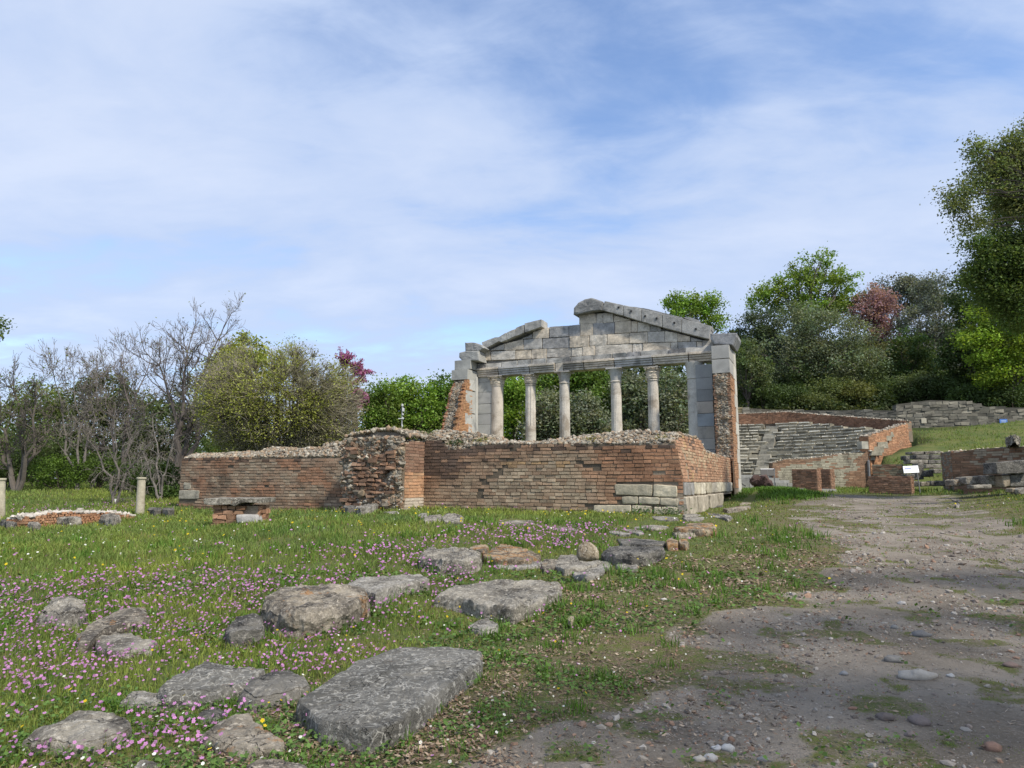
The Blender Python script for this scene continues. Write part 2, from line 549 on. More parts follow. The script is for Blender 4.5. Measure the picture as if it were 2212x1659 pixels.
def mat_stone(name, base, pale, dark, ring=0.0, orange=0.0, dscale=2.5, seed=0.0):
    """weathered field stone with lichen: pale rings, dark crust and orange patches"""
    m = bpy.data.materials.new(name)
    m.use_nodes = True
    t = NT(m.node_tree); t.n.clear()
    g = t.new('ShaderNodeNewGeometry')
    tc = t.new('ShaderNodeVectorMath', operation='ADD')
    t.l.new(g.outputs['Position'], tc.inputs[0]); tc.inputs[1].default_value = (seed, seed * 2, seed * 3)
    tc = tc.outputs[0]
    n1 = t.noise(tc, dscale, 7, 0.65, 0.3)
    n2 = t.noise(tc, 22.0, 5, 0.7)
    n3 = t.noise(tc, 75.0, 3, 0.7)
    colr = t.mix(t.ramp(n1, 0.36, 0.64), dark, base)
    colr = t.mix(t.math('MULTIPLY', t.ramp(n2, 0.50, 0.68), 0.75), colr, pale)
    colr = t.mix(t.math('MULTIPLY', t.ramp(n3, 0.58, 0.72), 0.65), colr, tuple(d * 0.6 for d in dark))
    if ring:
        wv = t.new('ShaderNodeVectorMath', operation='ADD')
        nz = t.new('ShaderNodeTexNoise'); nz.inputs['Scale'].default_value = 9.0
        t.l.new(tc, nz.inputs['Vector'])
        sc_ = t.new('ShaderNodeVectorMath', operation='SCALE'); sc_.inputs['Scale'].default_value = 0.09
        t.l.new(nz.outputs['Color'], sc_.inputs[0])
        t.l.new(tc, wv.inputs[0]); t.l.new(sc_.outputs[0], wv.inputs[1])
        for s_, wd in ((7.0, 0.05), (13.0, 0.07)):
            vo = t.new('ShaderNodeTexVoronoi', feature='F1'); vo.inputs['Scale'].default_value = s_
            t.l.new(wv.outputs[0], vo.inputs['Vector'])
            dd = t.math('ABSOLUTE', t.math('SUBTRACT', vo.outputs['Distance'], 0.36))
            rg = t.math('SUBTRACT', 1.0, t.ramp(dd, 0.0, wd))
            rg = t.math('MULTIPLY', rg, t.ramp(t.noise(tc, s_ * 0.7, 3), 0.42, 0.6))
            colr = t.mix(t.math('MULTIPLY', rg, ring), colr, pale)
    if orange:
        f = t.math('MULTIPLY', t.ramp(t.noise(tc, 3.4, 5, 0.72, 0.2), 0.68 - 0.16 * orange, 0.76 - 0.16 * orange), 0.7)
        f = t.math('MULTIPLY', f, t.ramp(t.noise(tc, 30.0, 3, 0.7), 0.30, 0.55))
        colr = t.mix(f, colr, (0.34, 0.16, 0.045))
    wv2 = t.new('ShaderNodeVectorMath', operation='ADD')
    nz2 = t.new('ShaderNodeTexNoise'); nz2.inputs['Scale'].default_value = 4.0; nz2.inputs['Detail'].default_value = 4
    t.l.new(tc, nz2.inputs['Vector'])
    t.l.new(tc, wv2.inputs[0]); t.l.new(nz2.outputs['Color'], wv2.inputs[1])
    ck = t.new('ShaderNodeTexVoronoi', feature='DISTANCE_TO_EDGE'); ck.inputs['Scale'].default_value = 2.4
    t.l.new(wv2.outputs[0], ck.inputs['Vector'])
    crack = t.math('MULTIPLY', t.math('SUBTRACT', 1.0, t.ramp(ck.outputs['Distance'], 0.0, 0.022)), t.ramp(t.noise(tc, 1.7, 3), 0.48, 0.58))
    colr = t.mix(t.math('MULTIPLY', crack, 0.75), colr, tuple(d * 0.45 for d in dark))
    blot = t.ramp(t.noise(tc, 6.5, 4, 0.7, 0.5), 0.56, 0.64)
    colr = t.mix(t.math('MULTIPLY', blot, 0.45), colr, tuple(d * 0.8 for d in dark))
    bs = t.new('ShaderNodeBsdfPrincipled')
    t.l.new(colr, bs.inputs['Base Color'])
    bs.inputs['Roughness'].default_value = 0.92
    bs.inputs['Specular IOR Level'].default_value = 0.2
    b = t.new('ShaderNodeBump')
    b.inputs['Strength'].default_value = 0.9; b.inputs['Distance'].default_value = 0.05
    hgt = t.math('SUBTRACT', t.math('ADD', t.math('MULTIPLY', t.noise(tc, 14.0, 6, 0.72), 1.0), t.math('MULTIPLY', n3, 0.25)), t.math('MULTIPLY', crack, 0.6))
    t.l.new(hgt, b.inputs['Height']); t.l.new(b.outputs[0], bs.inputs['Normal'])
    out = t.new('ShaderNodeOutputMaterial'); t.l.new(bs.outputs[0], out.inputs[0])
    return m


M_BRICK = mat_col('weathered_brick', 0.42, 1.6, 22, 0.6, 26, stain=(0.055, 0.043, 0.034), amt=0.45, stscale=0.9)
M_BRICKR = mat_col('clean_brick', 0.34, 1.8, 22, 0.5, 26, stain=(0.30, 0.22, 0.15), amt=0.35, stscale=0.8)
M_RUBBLE = mat_col('rubble_stone', 0.45, 5, 30, 0.6, 22)
M_ASHLAR = mat_col('grey_limestone', 0.52, 2.2, 11, 0.8, 12, stain=(0.085, 0.085, 0.085), amt=0.6, stscale=0.75, lichen=(0.52, 0.45, 0.34), lamt=0.4, lscale=1.0)
M_SMOOTH = mat_col('smooth_grey_stone', 0.24, 1.4, 25, 0.25, 30, stain=(0.13, 0.135, 0.14), amt=0.5, stscale=0.8)
M_CREAM = mat_col('cream_block', 0.42, 2.0, 12, 0.7, 12, stain=(0.16, 0.14, 0.10), amt=0.6, stscale=1.1)
M_SHAFT = mat_col('column_stone', 0.36, 1.5, 16, 0.6, 20, stain=(0.19, 0.145, 0.10), amt=0.65, stscale=0.9)
M_SEAT = mat_col('theatre_seat_stone', 0.5, 0.9, 7, 0.4, 10, stain=(0.05, 0.05, 0.042), amt=0.6, stscale=0.5)
M_LEAF = mat_col('leaf', 0.22, 0.5, 6, 0, rough=0.6, trans=0.35)
M_BARK = mat_col('bark', 0.4, 3, 25, 0.5, 18)
M_GRASS = mat_col('grass_blade', 0.25, 0.6, 5, 0, rough=0.6, trans=0.25)
M_PETAL = mat_col('petal', 0.15, 3, 30, 0, rough=0.7, trans=0.3)
M_LITTER = mat_col('dead_leaf', 0.3, 8, 60, 0, rough=0.8)
M_PEBBLE = mat_col('pebble', 0.25, 12, 60, 0.3, 60)
M_METAL = mat_col('painted_metal', 0.1, 3, 20, 0, rough=0.5)
M_STEM = mat_col('stem_green', 0.2, 3, 20, 0, rough=0.7)
ST_GREY = mat_stone('grey_field_stone', (0.32, 0.295, 0.245), (0.58, 0.54, 0.46), (0.10, 0.09, 0.075), 0.2, 0.25)
ST_SLAB = mat_stone('lichen_ringed_slab', (0.185, 0.178, 0.158), (0.45, 0.435, 0.39), (0.10, 0.096, 0.084), 0.85, 0.3, 1.8, 1.3)
ST_PALE = mat_stone('pale_field_stone', (0.34, 0.32, 0.28), (0.58, 0.55, 0.49), (0.13, 0.12, 0.10), 0.1, 0.0, 2.5, 4.0)
ST_ORANGE = mat_stone('orange_lichened_stone', (0.34, 0.30, 0.235), (0.56, 0.50, 0.41), (0.085, 0.075, 0.062), 0.15, 0.75, 2.5, 7.0)
ST_DARK = mat_stone('dark_crusted_stone', (0.18, 0.17, 0.148), (0.40, 0.375, 0.33), (0.045, 0.044, 0.042), 0.1, 0.12, 2.2, 9.0)
ST_RUST = mat_stone('rust_lichened_stone', (0.36, 0.29, 0.20), (0.54, 0.46, 0.36), (0.10, 0.085, 0.065), 0.1, 1.25, 2.5, 5.0)
ST_TAN = mat_stone('tan_field_stone', (0.42, 0.35, 0.25), (0.60, 0.54, 0.44), (0.20, 0.16, 0.11), 0.0, 0.0, 2.5, 11.0)

# ------------------------------------------------------------------ ground


def poly_px(pts):
    return np.array([gp(*p)[:2] for p in pts])


def sdist(P, poly):
    """signed distance to a polygon in plan, positive inside"""
    P = np.asarray(P, float); n = len(poly)
    d = np.full(len(P), 1e9); inside = np.zeros(len(P), bool)
    for i in range(n):
        a, b = poly[i], poly[(i + 1) % n]
        ab = b - a
        t = np.clip(((P - a) @ ab) / max(ab @ ab, 1e-9), 0, 1)
        q = P - a - t[:, None] * ab
        d = np.minimum(d, np.einsum('ij,ij->i', q, q))
        c = ((a[1] > P[:, 1]) != (b[1] > P[:, 1]))
        with np.errstate(divide='ignore', invalid='ignore'):
            xi = a[0] + (P[:, 1] - a[1]) * ab[0] / (ab[1] if ab[1] else 1e-9)
        inside ^= c & (P[:, 0] < xi)
    return np.sqrt(d) * np.where(inside, 1, -1)


PATH = np.concatenate([poly_px([(1000, 1659), (1130, 1600), (1290, 1520), (1440, 1440), (1490, 1350), (1640, 1290), (1745, 1235), (1830, 1185), (1745, 1125), (1730, 1100), (1790, 1069), (2035, 1071), (2110, 1095), (2212, 1150)]),
                       np.array([[16, 9], [12, 1], [8, -8], [-3, -8], [-1.2, 1.0]])])
BARE = [(1560, 1340, 0.55, 0.4), (1300, 1560, 0.8, 0.8), (2060, 1210, 1.7, 2.2), (1950, 1260, 1.0, 1.2), (1980, 1110, 2.2, 2.6), (1800, 1225, 1.0, 1.2), (1420, 1600, 1.0, 0.5), (1640, 1420, 0.9, 0.6)]
GREENS = [(1600, 1420, 0.45, 0.35), (1700, 1310, 0.8, 0.7), (1830, 1340, 0.8, 0.5), (2150, 1330, 0.7, 0.6), (1890, 1530, 0.3, 0.22), (2150, 1600, 0.4, 0.3), (1540, 1240, 1.5, 1.2),
          (1900, 1100, 1.6, 1.0), (2030, 1115, 1.2, .8), (1830, 1140, 1.3, 1.3)]


def masks(x, y):
    """how bare (dirt) the ground is, and the distance to the path"""
    P = np.stack([x, y], -1)
    d = sdist(P, PATH)
    nz = fbm(P * 1.1 + 3, 4) - 0.5
    scale = np.clip(y / 12, 0.5, 3)
    dirt = ss(-0.35, 0.45, d / scale + nz * 1.5)
    for (px, py, rx, ry) in GREENS:
        c = _gp_cache(px, py)
        e = np.sqrt(((x - c[0]) / rx) ** 2 + ((y - c[1]) / ry) ** 2)
        dirt = dirt * (1 - 0.60 * (1 - ss(0.3, 1.5, e + nz * 4.5)))
    pn = fbm(P * 2.6 + 40, 4)
    dirt = dirt * (1 - 0.62 * ss(0.50, 0.64, pn))
    return dirt, d


_GPC = {}


def _gp_cache(px, py):
    if (px, py) not in _GPC: _GPC[(px, py)] = gp(px, py)
    return _GPC[(px, py)]


def build_ground():
    t = np.linspace(-1, 1, 381)
    xs = 320 * np.sinh(t * 5.2) / np.sinh(5.2)
    xs = xs + 4
    k = np.linspace(0, 1, 460)
    ys = -12 + 14.5 * np.minimum(k / 0.08, 1) + 0
    kk = np.clip((k - 0.08) / 0.92, 0, 1)
    ys = np.where(k < 0.08, ys, 2.5 * (520 / 2.5) ** kk)
    X, Y = np.meshgrid(xs, ys)
    Z = H(X, Y)
    n = X.size
    V = np.stack([X, Y, Z], -1).reshape(-1, 3)
    ii = np.arange(n).reshape(X.shape)
    f = np.stack([ii[:-1, :-1], ii[:-1, 1:], ii[1:, 1:], ii[1:, :-1]], -1).reshape(-1, 4)
    dirt, d = masks(V[:, 0], V[:, 1])
    near = ss(-3.2, 0.2, d) * (1 - dirt)          # strip of litter beside the path
    mb = MB(); mb.add(V, f, np.stack([dirt, near, ss(60, 66, V[:, 1]) * ss(6, 14, V[:, 0])], -1))
    m = bpy.data.materials.new('meadow_and_dirt')
    m.use_nodes = True
    t = NT(m.node_tree); t.n.clear()
    pos = t.new('ShaderNodeNewGeometry').outputs['Position']
    a = t.new('ShaderNodeAttribute', attribute_name='col').outputs['Color']
    sp = t.new('ShaderNodeSeparateColor', ins={0: a})
    n1 = t.noise(pos, 0.8, 6, 0.6); n2 = t.noise(pos, 7.0, 6, 0.7); n3 = t.noise(pos, 45.0, 4, 0.7)
    green = t.mix(t.ramp(n1, 0.35, 0.65), (0.065, 0.100, 0.022), (0.120, 0.135, 0.036))
    green = t.mix(t.ramp(n2, 0.55, 0.75), green, (0.10, 0.082, 0.045))
    green = t.mix(t.math('MULTIPLY', t.ramp(n3, 0.50, 0.64), 0.75), green, (0.135, 0.112, 0.075))
    litter = t.mix(t.ramp(n3, 0.45, 0.62), (0.095, 0.070, 0.048), (0.24, 0.18, 0.125))
    green = t.mix(t.math('MULTIPLY', sp.outputs[1], t.ramp(n2, 0.36, 0.60)), green, litter)
    dirt_c = t.mix(t.ramp(n1, 0.32, 0.66), (0.140, 0.119, 0.093), (0.255, 0.222, 0.180))
    dirt_c = t.mix(t.math('MULTIPLY', t.ramp(n3, 0.50, 0.66), 0.5), dirt_c, (0.30, 0.26, 0.22))
    dirt_c = t.mix(t.math('MULTIPLY', t.ramp(n2, 0.55, 0.72), 0.7), dirt_c, (0.075, 0.062, 0.042))
    fac = t.ramp(t.math('ADD', sp.outputs[0], t.math('MULTIPLY', t.math('SUBTRACT', n2, 0.5), 0.7)), 0.32, 0.62)
    colr = t.mix(fac, green, dirt_c)
    hillc = t.mix(t.ramp(n1, 0.4, 0.62), (0.030, 0.045, 0.014), (0.075, 0.085, 0.03))
    colr = t.mix(sp.outputs[2], colr, hillc)
    bs = t.new('ShaderNodeBsdfPrincipled'); t.l.new(colr, bs.inputs['Base Color'])
    bs.inputs['Roughness'].default_value = 0.95; bs.inputs['Specular IOR Level'].default_value = 0.15
    b = t.new('ShaderNodeBump'); b.inputs['Strength'].default_value = 0.8; b.inputs['Distance'].default_value = 0.04
    t.l.new(t.math('ADD', n2, t.math('MULTIPLY', n3, 0.6)), b.inputs['Height'])
    t.l.new(b.outputs[0], bs.inputs['Normal'])
    out = t.new('ShaderNodeOutputMaterial'); t.l.new(bs.outputs[0], out.inputs[0])
    o = mb.build('ground', m, None, True)
    o['kind'] = 'structure'
    return o


build_ground()
FOOT = []          # footprints that keep the grass out

# ------------------------------------------------------------------ brickwork
BR = np.array([[0.30, 0.135, 0.070], [0.27, 0.140, 0.085], [0.32, 0.165, 0.092], [0.24, 0.125, 0.078], [0.29, 0.185, 0.118], [0.22, 0.125, 0.085]])
GREYB = np.array([[0.32, 0.255, 0.175], [0.27, 0.215, 0.155], [0.37, 0.305, 0.22]])
DARKB = np.array([[0.085, 0.055, 0.042], [0.06, 0.045, 0.04], [0.12, 0.07, 0.05]])
YELB = np.array([[0.38, 0.23, 0.085], [0.36, 0.22, 0.11]])
MORTAR = np.array([0.21, 0.17, 0.125])


def brickwork(mb, fr, s0, s1, zbot, ztop, colfn, course=0.12, blen=0.40, skip=None, rng=RNG, prot=0.014, gap=0.016, deep=0.10, z0=None, warp=None, mortar=True, thick=0.5, mcol=MORTAR, jit=0.004):
    """courses of single bricks on the face fr = (origin, along, outward); zbot/ztop functions of s"""
    Oo, U, N = fr
    zz = z0 if z0 is not None else 0.0
    cen, half, cols = [], [], []
    ss_ = np.linspace(s0, s1, 60)
    zmax = max(float(ztop(q)) for q in ss_); zmin = min(float(zbot(q)) for q in ss_)
    k = int((zmin - zz) / course)
    while zz + k * course < zmax:
        zc = zz + (k + 0.5) * course
        q = s0 - rng.uniform(0, blen * 0.5)
        while q < s1:
            l = blen * rng.uniform(0.55, 1.15)
            a, b = max(q, s0), min(q + l, s1)
            q += l
            if b - a < 0.05: continue
            m = (a + b) / 2
            zt, zb = float(ztop(m)), float(zbot(m))
            if zc + course * 0.3 > zt or zc + course / 2 < zb: continue
            if skip is not None and skip(m, zc, rng): continue
            cen.append((m, rng.uniform(-prot * 0.3, prot), zc + rng.normal(0, 0.003)))
            half.append(((b - a - gap) / 2, deep / 2, (course - gap * rng.uniform(0.7, 1.6)) / 2))
            cols.append(np.asarray(colfn(m, zc, rng)))
        k += 1
    if cen:
        cen = np.array(cen); half = np.array(half)
        wc = Oo + cen[:, 0:1] * U + (cen[:, 1:2] + 0.016 - deep / 2) * N + cen[:, 2:3] * ZU
        m2 = MB(); boxes(m2, wc, half, np.stack([U, N, ZU]), np.array(cols), jit, rng)
        v = np.concatenate(m2.v)
        if warp is not None: v = warp(v)
        mb.add(v, np.concatenate(m2.f[4]), np.concatenate(m2.c))
    if mortar:
        n = 50
        q = np.linspace(s0, s1, n)
        zt = np.array([float(ztop(x)) for x in q]) - 0.02; zb = np.array([float(zbot(x)) for x in q]) - 0.3
        fr_b = Oo + q[:, None] * U + zb[:, None] * ZU - 0.004 * N
        fr_t = Oo + q[:, None] * U + zt[:, None] * ZU - 0.004 * N
        mid = 6
        lay = [fr_b + (fr_t - fr_b) * k / mid for k in range(mid + 1)]
        v = np.concatenate(lay + [fr_t - thick * N, fr_b - thick * N])
        if warp is not None: v = warp(v)
        f = []
        R = mid + 3
        for r in range(R):
            r2 = (r + 1) % R
            for i in range(n - 1):
                f.append((r * n + i, r * n + i + 1, r2 * n + i + 1, r2 * n + i))
        mb.add(v, np.array(f), mcol)
        for i in (0, n - 1):
            mb.add(v[[i, mid * n + i, (mid + 1) * n + i, (mid + 2) * n + i]], [[0, 1, 2, 3]], mcol)


def interp(pts):
    pts = sorted(pts)
    xs = [p[0] for p in pts]; zs = [p[1] for p in pts]
    return lambda s: float(np.interp(s, xs, zs))


def pick(pal, rng):
    c = (0.45 * pal[rng.integers(len(pal))] + 0.55 * pal.mean(0)) * rng.uniform(0.80, 1.2)
    return 1.10 * (0.58 * c + 0.42 * c.mean() * np.array([1.32, 1.0, 0.72]))


def red(m, z, rng): return pick(BR, rng) * np.array([1.12, 0.98, 0.9])


# ------------------------------------------------------------------ the brick ruin in front
ruin = empty('brick_ruin', W(0, 0, 0.45), 'long low roofless brick ruin with a rubble-topped pier, in front of the columned facade', 'ruined wall')
uR = [uz(*ZM(x, y)) for x, y in [(1735, 150), (1300, 152), (1000, 152), (600, 152), (480, 160), (400, 190), (292, 190), (288, 130), (172, 130)]]
uLft = [uz(*ZL(x, y)) for x, y in [(2200, 215), (1900, 216), (1500, 222), (1000, 222), (500, 228), (130, 236)]]
U_PIER = [uz(916, 1000)[0], 0, 0]
PIER_R = U_PIER[0]
uEND = uLft[-1][0]
zR = interp(uR); zL = interp(uLft)
uEND_low = uz(385, 1105)[0]
Z_S = uz(1475, 1041)[1]                # top of the corner stones


def lean(v):
    """the corner has sunk inward towards its top"""
    r = v - O3
    u = r @ UA; vv = r @ VB; z = v[:, 2]
    k = np.clip((z - Z_S) / 1.3, 0, 1.4) ** 1.2
    d = 0.24 * k * np.exp(-np.maximum(u, 0) / 1.3) * np.exp(-np.maximum(vv, 0) / 3.5)
    d = d - 0.05 * np.sin(np.clip((z - 0.4) / 2.4, 0, 1) * math.pi) * np.exp(-((u - 4) / 2.5) ** 2) * 0
    return v + d[:, None] * UA


FRONT = (O3, UA, -VB)
SIDE = (O3, VB, -UA)
crack1 = [uz(*ZM(x, y)) for x, y in [(780, 165), (715, 215), (690, 270), (640, 340), (580, 370), (540, 400), (535, 460), (500, 500), (487, 580)]]
crack2 = [uz(*ZM(x, y)) for x, y in [(1165, 240), (1150, 280), (1260, 310), (1285, 400), (1240, 460), (1225, 530), (1240, 610)]]


def near_line(u, z, line):
    best = 9
    for (a, b) in zip(line[:-1], line[1:]):
        a = np.array(a); d = np.array(b) - a
        t = np.clip(((u - a[0]) * d[0] + (z - a[1]) * d[1]) / (d @ d), 0, 1)
        best = min(best, math.hypot(u - a[0] - t * d[0], z - a[1] - t * d[1]))
    return best


stones_q = [[(1025, 757), (1580, 766), (1580, 935), (1050, 912)], [(1590, 765), (1942, 780), (1942, 950), (1595, 945)],
            [(1125, 938), (1370, 936), (1370, 1050), (1140, 1050)], [(1376, 940), (1690, 955), (1682, 1057), (1376, 1052)],
            [(1692, 955), (1962, 972), (1950, 1083), (1690, 1062)], [(725, 1068), (1270, 1062), (1266, 1250), (725, 1262)],
            [(1280, 1066), (1565, 1082), (1565, 1240), (1275, 1245)], [(1600, 1088), (1950, 1092), (1950, 1220), (1600, 1235)]]
stones_uz = [[uz(*ZF(x, y)) for x, y in q] for q in stones_q]


def in_stones(u, z):
    for q in stones_uz:
        us = [p[0] for p in q]; zs = [p[1] for p in q]
        if min(us) - 0.03 < u < max(us) + 0.03 and min(zs) - 0.02 < z < max(zs) + 0.03: return True
    return False


def fcol(u, z, rng):
    """the front's own colours: clean red by the corner, bleached low middle, soot and lichen stains"""
    n = float(fbm(np.array([u * 0.9, z * 1.6, 3.0]), 3)) - 0.5
    g = float(ss(1.8, 3.8, u + n * 2)) * float(ss(1.15, 0.35, abs((z - 1.45) / 1.25 + (u - 4.6) / 6.0 * 0.2) * 0.7 + abs(u - 4.6) / 6.5 - n * 0.6))
    low = float(ss(1.35, 0.75, z + n * 0.8)) * float(0.2 + 0.65 * ss(1.8, 4.0, u))
    zt = zR(u)
    dk = float(ss(6.6, 9.2, u - n * 3)) * float(ss(1.6, 2.2, z - n * 1.2)) * 0.9 + float(ss(0.32, 0.05, zt - z)) * 0.6
    r = rng.random()
    if abs(z - 2.22) < 0.10 and 3.6 < u < 6.4 and r < 0.45: return pick(YELB, rng)
    if r < dk * 0.9: return pick(DARKB, rng) * 1.4
    wg = min(1.0, max(g * 0.9, low * 0.95) * rng.uniform(0.35, 1.25))
    c = pick(BR, rng) * (1 - wg) + pick(GREYB, rng) * wg
    kr = float(ss(4.2, 1.6, u + n * 4)); c = c * (np.array([1.30, 1.16, 1.05]) * kr + np.array([1.10, 1.12, 1.10]) * (1 - kr))
    return c


def fskip(u, z, rng):
    if in_stones(u, z): return True
    if near_line(u, z, crack1) < 0.085: return True
    if near_line(u, z, crack2) < 0.045 and rng.random() < 0.6: return True
    return rng.random() < 0.006


mb = MB()
brickwork(mb, FRONT, 0.0, PIER_R, lambda s: 0.28, zR, fcol, skip=fskip, warp=lean, thick=0.9, z0=Z_S, mcol=MORTAR * 0.62, prot=0.022, gap=0.019, blen=0.37)
mb.build('front_wall', M_BRICK, ruin)

mb = MB()


def lcol(u, z, rng):
    n = float(fbm(np.array([u * 0.8, z * 1.7, 9.0]), 3)) - 0.5
    r = rng.random()
    if r < 0.5 * ss(0.25, 0.05, zL(u) - z) or (abs(u - 19.0) < 0.5 and z > 2.3 and r < 0.6): return pick(DARKB, rng) * 1.3
    if n > -0.02: 
        wg = min(1.0, (n + 0.04) * 4.5) * rng.uniform(0.4, 1.1); return pick(BR, rng) * (1 - wg) + pick(GREYB, rng) * wg
    if z < 0.95 and r < 0.55: return pick(GREYB, rng) * np.array([0.8, 0.66, 0.56])
    return pick(BR, rng) * np.array([1.18, 1.1, 1.05])


def lskip(u, z, rng):
    if u > uEND - 1.0 and 0.62 < z < 1.28: return True
    return rng.random() < 0.008


zend = interp([(0.0, uEND_low + 0.1), (0.6, uEND_low - 0.1), (0.8, uEND), (4, uEND)])
brickwork(mb, FRONT, PIER_R + 2.2, uEND, lambda s: -0.05, zL, lcol, skip=lskip, z0=Z_S, mcol=MORTAR * 0.65, thick=0.8, prot=0.022, gap=0.02, blen=0.37)
brickwork(mb, FRONT, uEND, uEND_low, lambda s: -0.2, lambda s: 0.55 + 0.2 * (uEND_low - s), lcol, z0=Z_S, mcol=MORTAR * 0.8, thick=0.8)
END = (W(uEND, 0, 0), VB, UA)
brickwork(mb, END, 0, 0.8, lambda s: 0.6, lambda s: zL(uEND), lcol, z0=Z_S, mortar=False)
mb.build('front_wall', M_BRICK, ruin)['label'] = 'low left stretch of wall with bleached brick'

# rough stones set in the left end
mb = MB()
for q in ([(95, 645), (360, 645), (358, 760), (90, 762)], [(160, 545), (252, 545), (250, 635), (155, 638)]):
    P = [W(uz(*ZL(x, y))[0], 0.0, uz(*ZL(x, y))[1]) - VB * 0.05 for x, y in q]
    rounded(mb, P, VB, 0.7, 0.05, 0.02, (0.36, 0.33, 0.26), ca=0.25)
mb.build('end_stone', M_ASHLAR, ruin)

# corner blocks
for q in stones_uz:
    mb = MB()
    g = RNG.uniform(0.85, 1.15)
    P = [W(u, 0.0, z) - VB * 0.045 for u, z in q]
    rounded(mb, P, VB, 0.6, 0.045, 0.020, np.array([0.47, 0.42, 0.31]) * g, n=(9, 5, 4), ca=0.25)
    mb.build('corner_block', M_CREAM, ruin)
# side wall
sv = [vz(*ZC(x, y)) for x, y in [(235, 400), (480, 380), (560, 250), (620, 205), (760, 245), (870, 290), (930, 430), (980, 520), (1150, 590), (1388, 640)]]
sv = [(max(v, 0), z) for v, z in sv]
V_STUB = 12.4
V_FAC = 14.0
zS = interp([(0, zR(0) + 0.02)] + sv[1:] + [(V_STUB, sv[-1][1]), (20, sv[-1][1])])


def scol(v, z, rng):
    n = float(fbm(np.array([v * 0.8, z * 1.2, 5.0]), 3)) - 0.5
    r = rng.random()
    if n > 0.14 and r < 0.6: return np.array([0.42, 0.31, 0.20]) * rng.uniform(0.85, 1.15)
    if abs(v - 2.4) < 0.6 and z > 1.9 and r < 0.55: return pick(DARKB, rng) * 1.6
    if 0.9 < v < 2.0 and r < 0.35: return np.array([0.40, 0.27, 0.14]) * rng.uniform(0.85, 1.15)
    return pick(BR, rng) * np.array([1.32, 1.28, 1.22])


mb = MB()
brickwork(mb, SIDE, 0.0, V_FAC + 0.9, lambda s: Z_S - 0.25, zS, scol, warp=lean, z0=Z_S, thick=0.9, course=0.105, blen=0.36, mcol=MORTAR * 1.2,
          skip=lambda v, z, r: (z < Z_S) or (abs(v - 0.85 - 0.1 * z) < 0.06 and z < 2.6))
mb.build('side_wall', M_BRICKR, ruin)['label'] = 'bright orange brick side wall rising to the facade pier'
v0 = 0.0
k = 0
for ln in (0.55, 1.35, 1.25, 1.2, 1.4, 1.5, 1.3, 1.6, 1.7, 1.9):
    mb = MB()
    zt = Z_S - 0.02 + RNG.normal(0, 0.01)
    o_ = RNG.uniform(0.03, 0.10); P = [O3 + VB * (v0 + a_) - UA * o_ + ZU * z_ for a_, z_ in ((0.03, zt), (ln - 0.03, zt), (ln - 0.03, zt - 0.42), (0.03, zt - 0.42))]
    rounded(mb, P, UA, 0.6, 0.05, 0.03, np.array([[0.44, 0.40, 0.30], [0.24, 0.235, 0.22], [0.36, 0.33, 0.27], [0.50, 0.46, 0.36]][[1, 1, 0, 3, 0, 2, 3, 0, 2, 3][k]]) * RNG.uniform(0.85, 1.1), n=(7, 5, 3), ca=0.35); k += 1
    mb.build('foot_block', M_CREAM, ruin)
    if v0 < 8:
        mb = MB(); o_ = RNG.uniform(0.08, 0.2); sh = RNG.uniform(-0.2, 0.2)
        P = [O3 + VB * (v0 + a_ + sh) - UA * o_ + ZU * z_ for a_, z_ in ((0.03, zt - 0.45), (ln - 0.03, zt - 0.45), (ln - 0.03, 0.3), (0.03, 0.3))]
        rounded(mb, P, UA, 0.7, 0.07, 0.05, np.array([0.36, 0.32, 0.25]) * RNG.uniform(0.8, 1.15), n=(7, 5, 3), ca=0.35)
        mb.build('foot_block', M_CREAM, ruin)
    v0 += ln

# rubble core laid open along the top
ztopR = interp([uz(*ZM(x, y), 0.5) for x, y in [(0, 60), (280, 66), (420, 80), (560, 100), (650, 134), (780, 142), (900, 142), (1060, 112), (1180, 98), (1300, 84), (1480, 66), (1650, 68), (1760, 88)]])
GREYR = np.array([[0.31, 0.28, 0.225], [0.25, 0.225, 0.18], [0.38, 0.345, 0.28], [0.19, 0.165, 0.13], [0.28, 0.20, 0.135], [0.30, 0.235, 0.16]])


def rubble_on(mb, ufun, n, zb, zt, vmax, size, rng=RNG, pal=GREYR):
    u = rng.uniform(ufun[0], ufun[1], n)
    v = rng.uniform(0.02, vmax, n)
    b = np.array([zb(x) for x in u]); tp = np.maximum(np.array([zt(x) for x in u]), b + 0.03)
    z = b + (tp - b) * np.clip(v / (vmax * 0.45), 0, 1) * rng.uniform(0.78, 1.0, n)
    rocks(mb, lean(W(u, v, z)), size * 0.92 * np.clip(np.exp(rng.normal(0, 0.45, n)), 0.4, 1.8), pal[rng.integers(0, len(pal), n)] * rng.uniform(0.8, 1.2, (n, 1)), rng)
    # bedding mortar under the stones
    q = np.linspace(ufun[0], ufun[1], 60); vs_ = np.linspace(0.03, vmax, 8)
    Uq, Vq = np.meshgrid(q, vs_, indexing='ij')
    B = np.array([zb(x) for x in q])[:, None]; T = np.maximum(np.array([zt(x) for x in q])[:, None], B + 0.02)
    Zq = B + (T - B) * np.clip(Vq / (vmax * 0.45), 0, 1) * 0.9 - 0.03
    ii = np.arange(Uq.size).reshape(Uq.shape)
    mb.add(lean(W(Uq.ravel(), Vq.ravel(), Zq.ravel())), np.stack([ii[:-1, :-1], ii[1:, :-1], ii[1:, 1:], ii[:-1, 1:]], -1).reshape(-1, 4), (0.20, 0.17, 0.13))


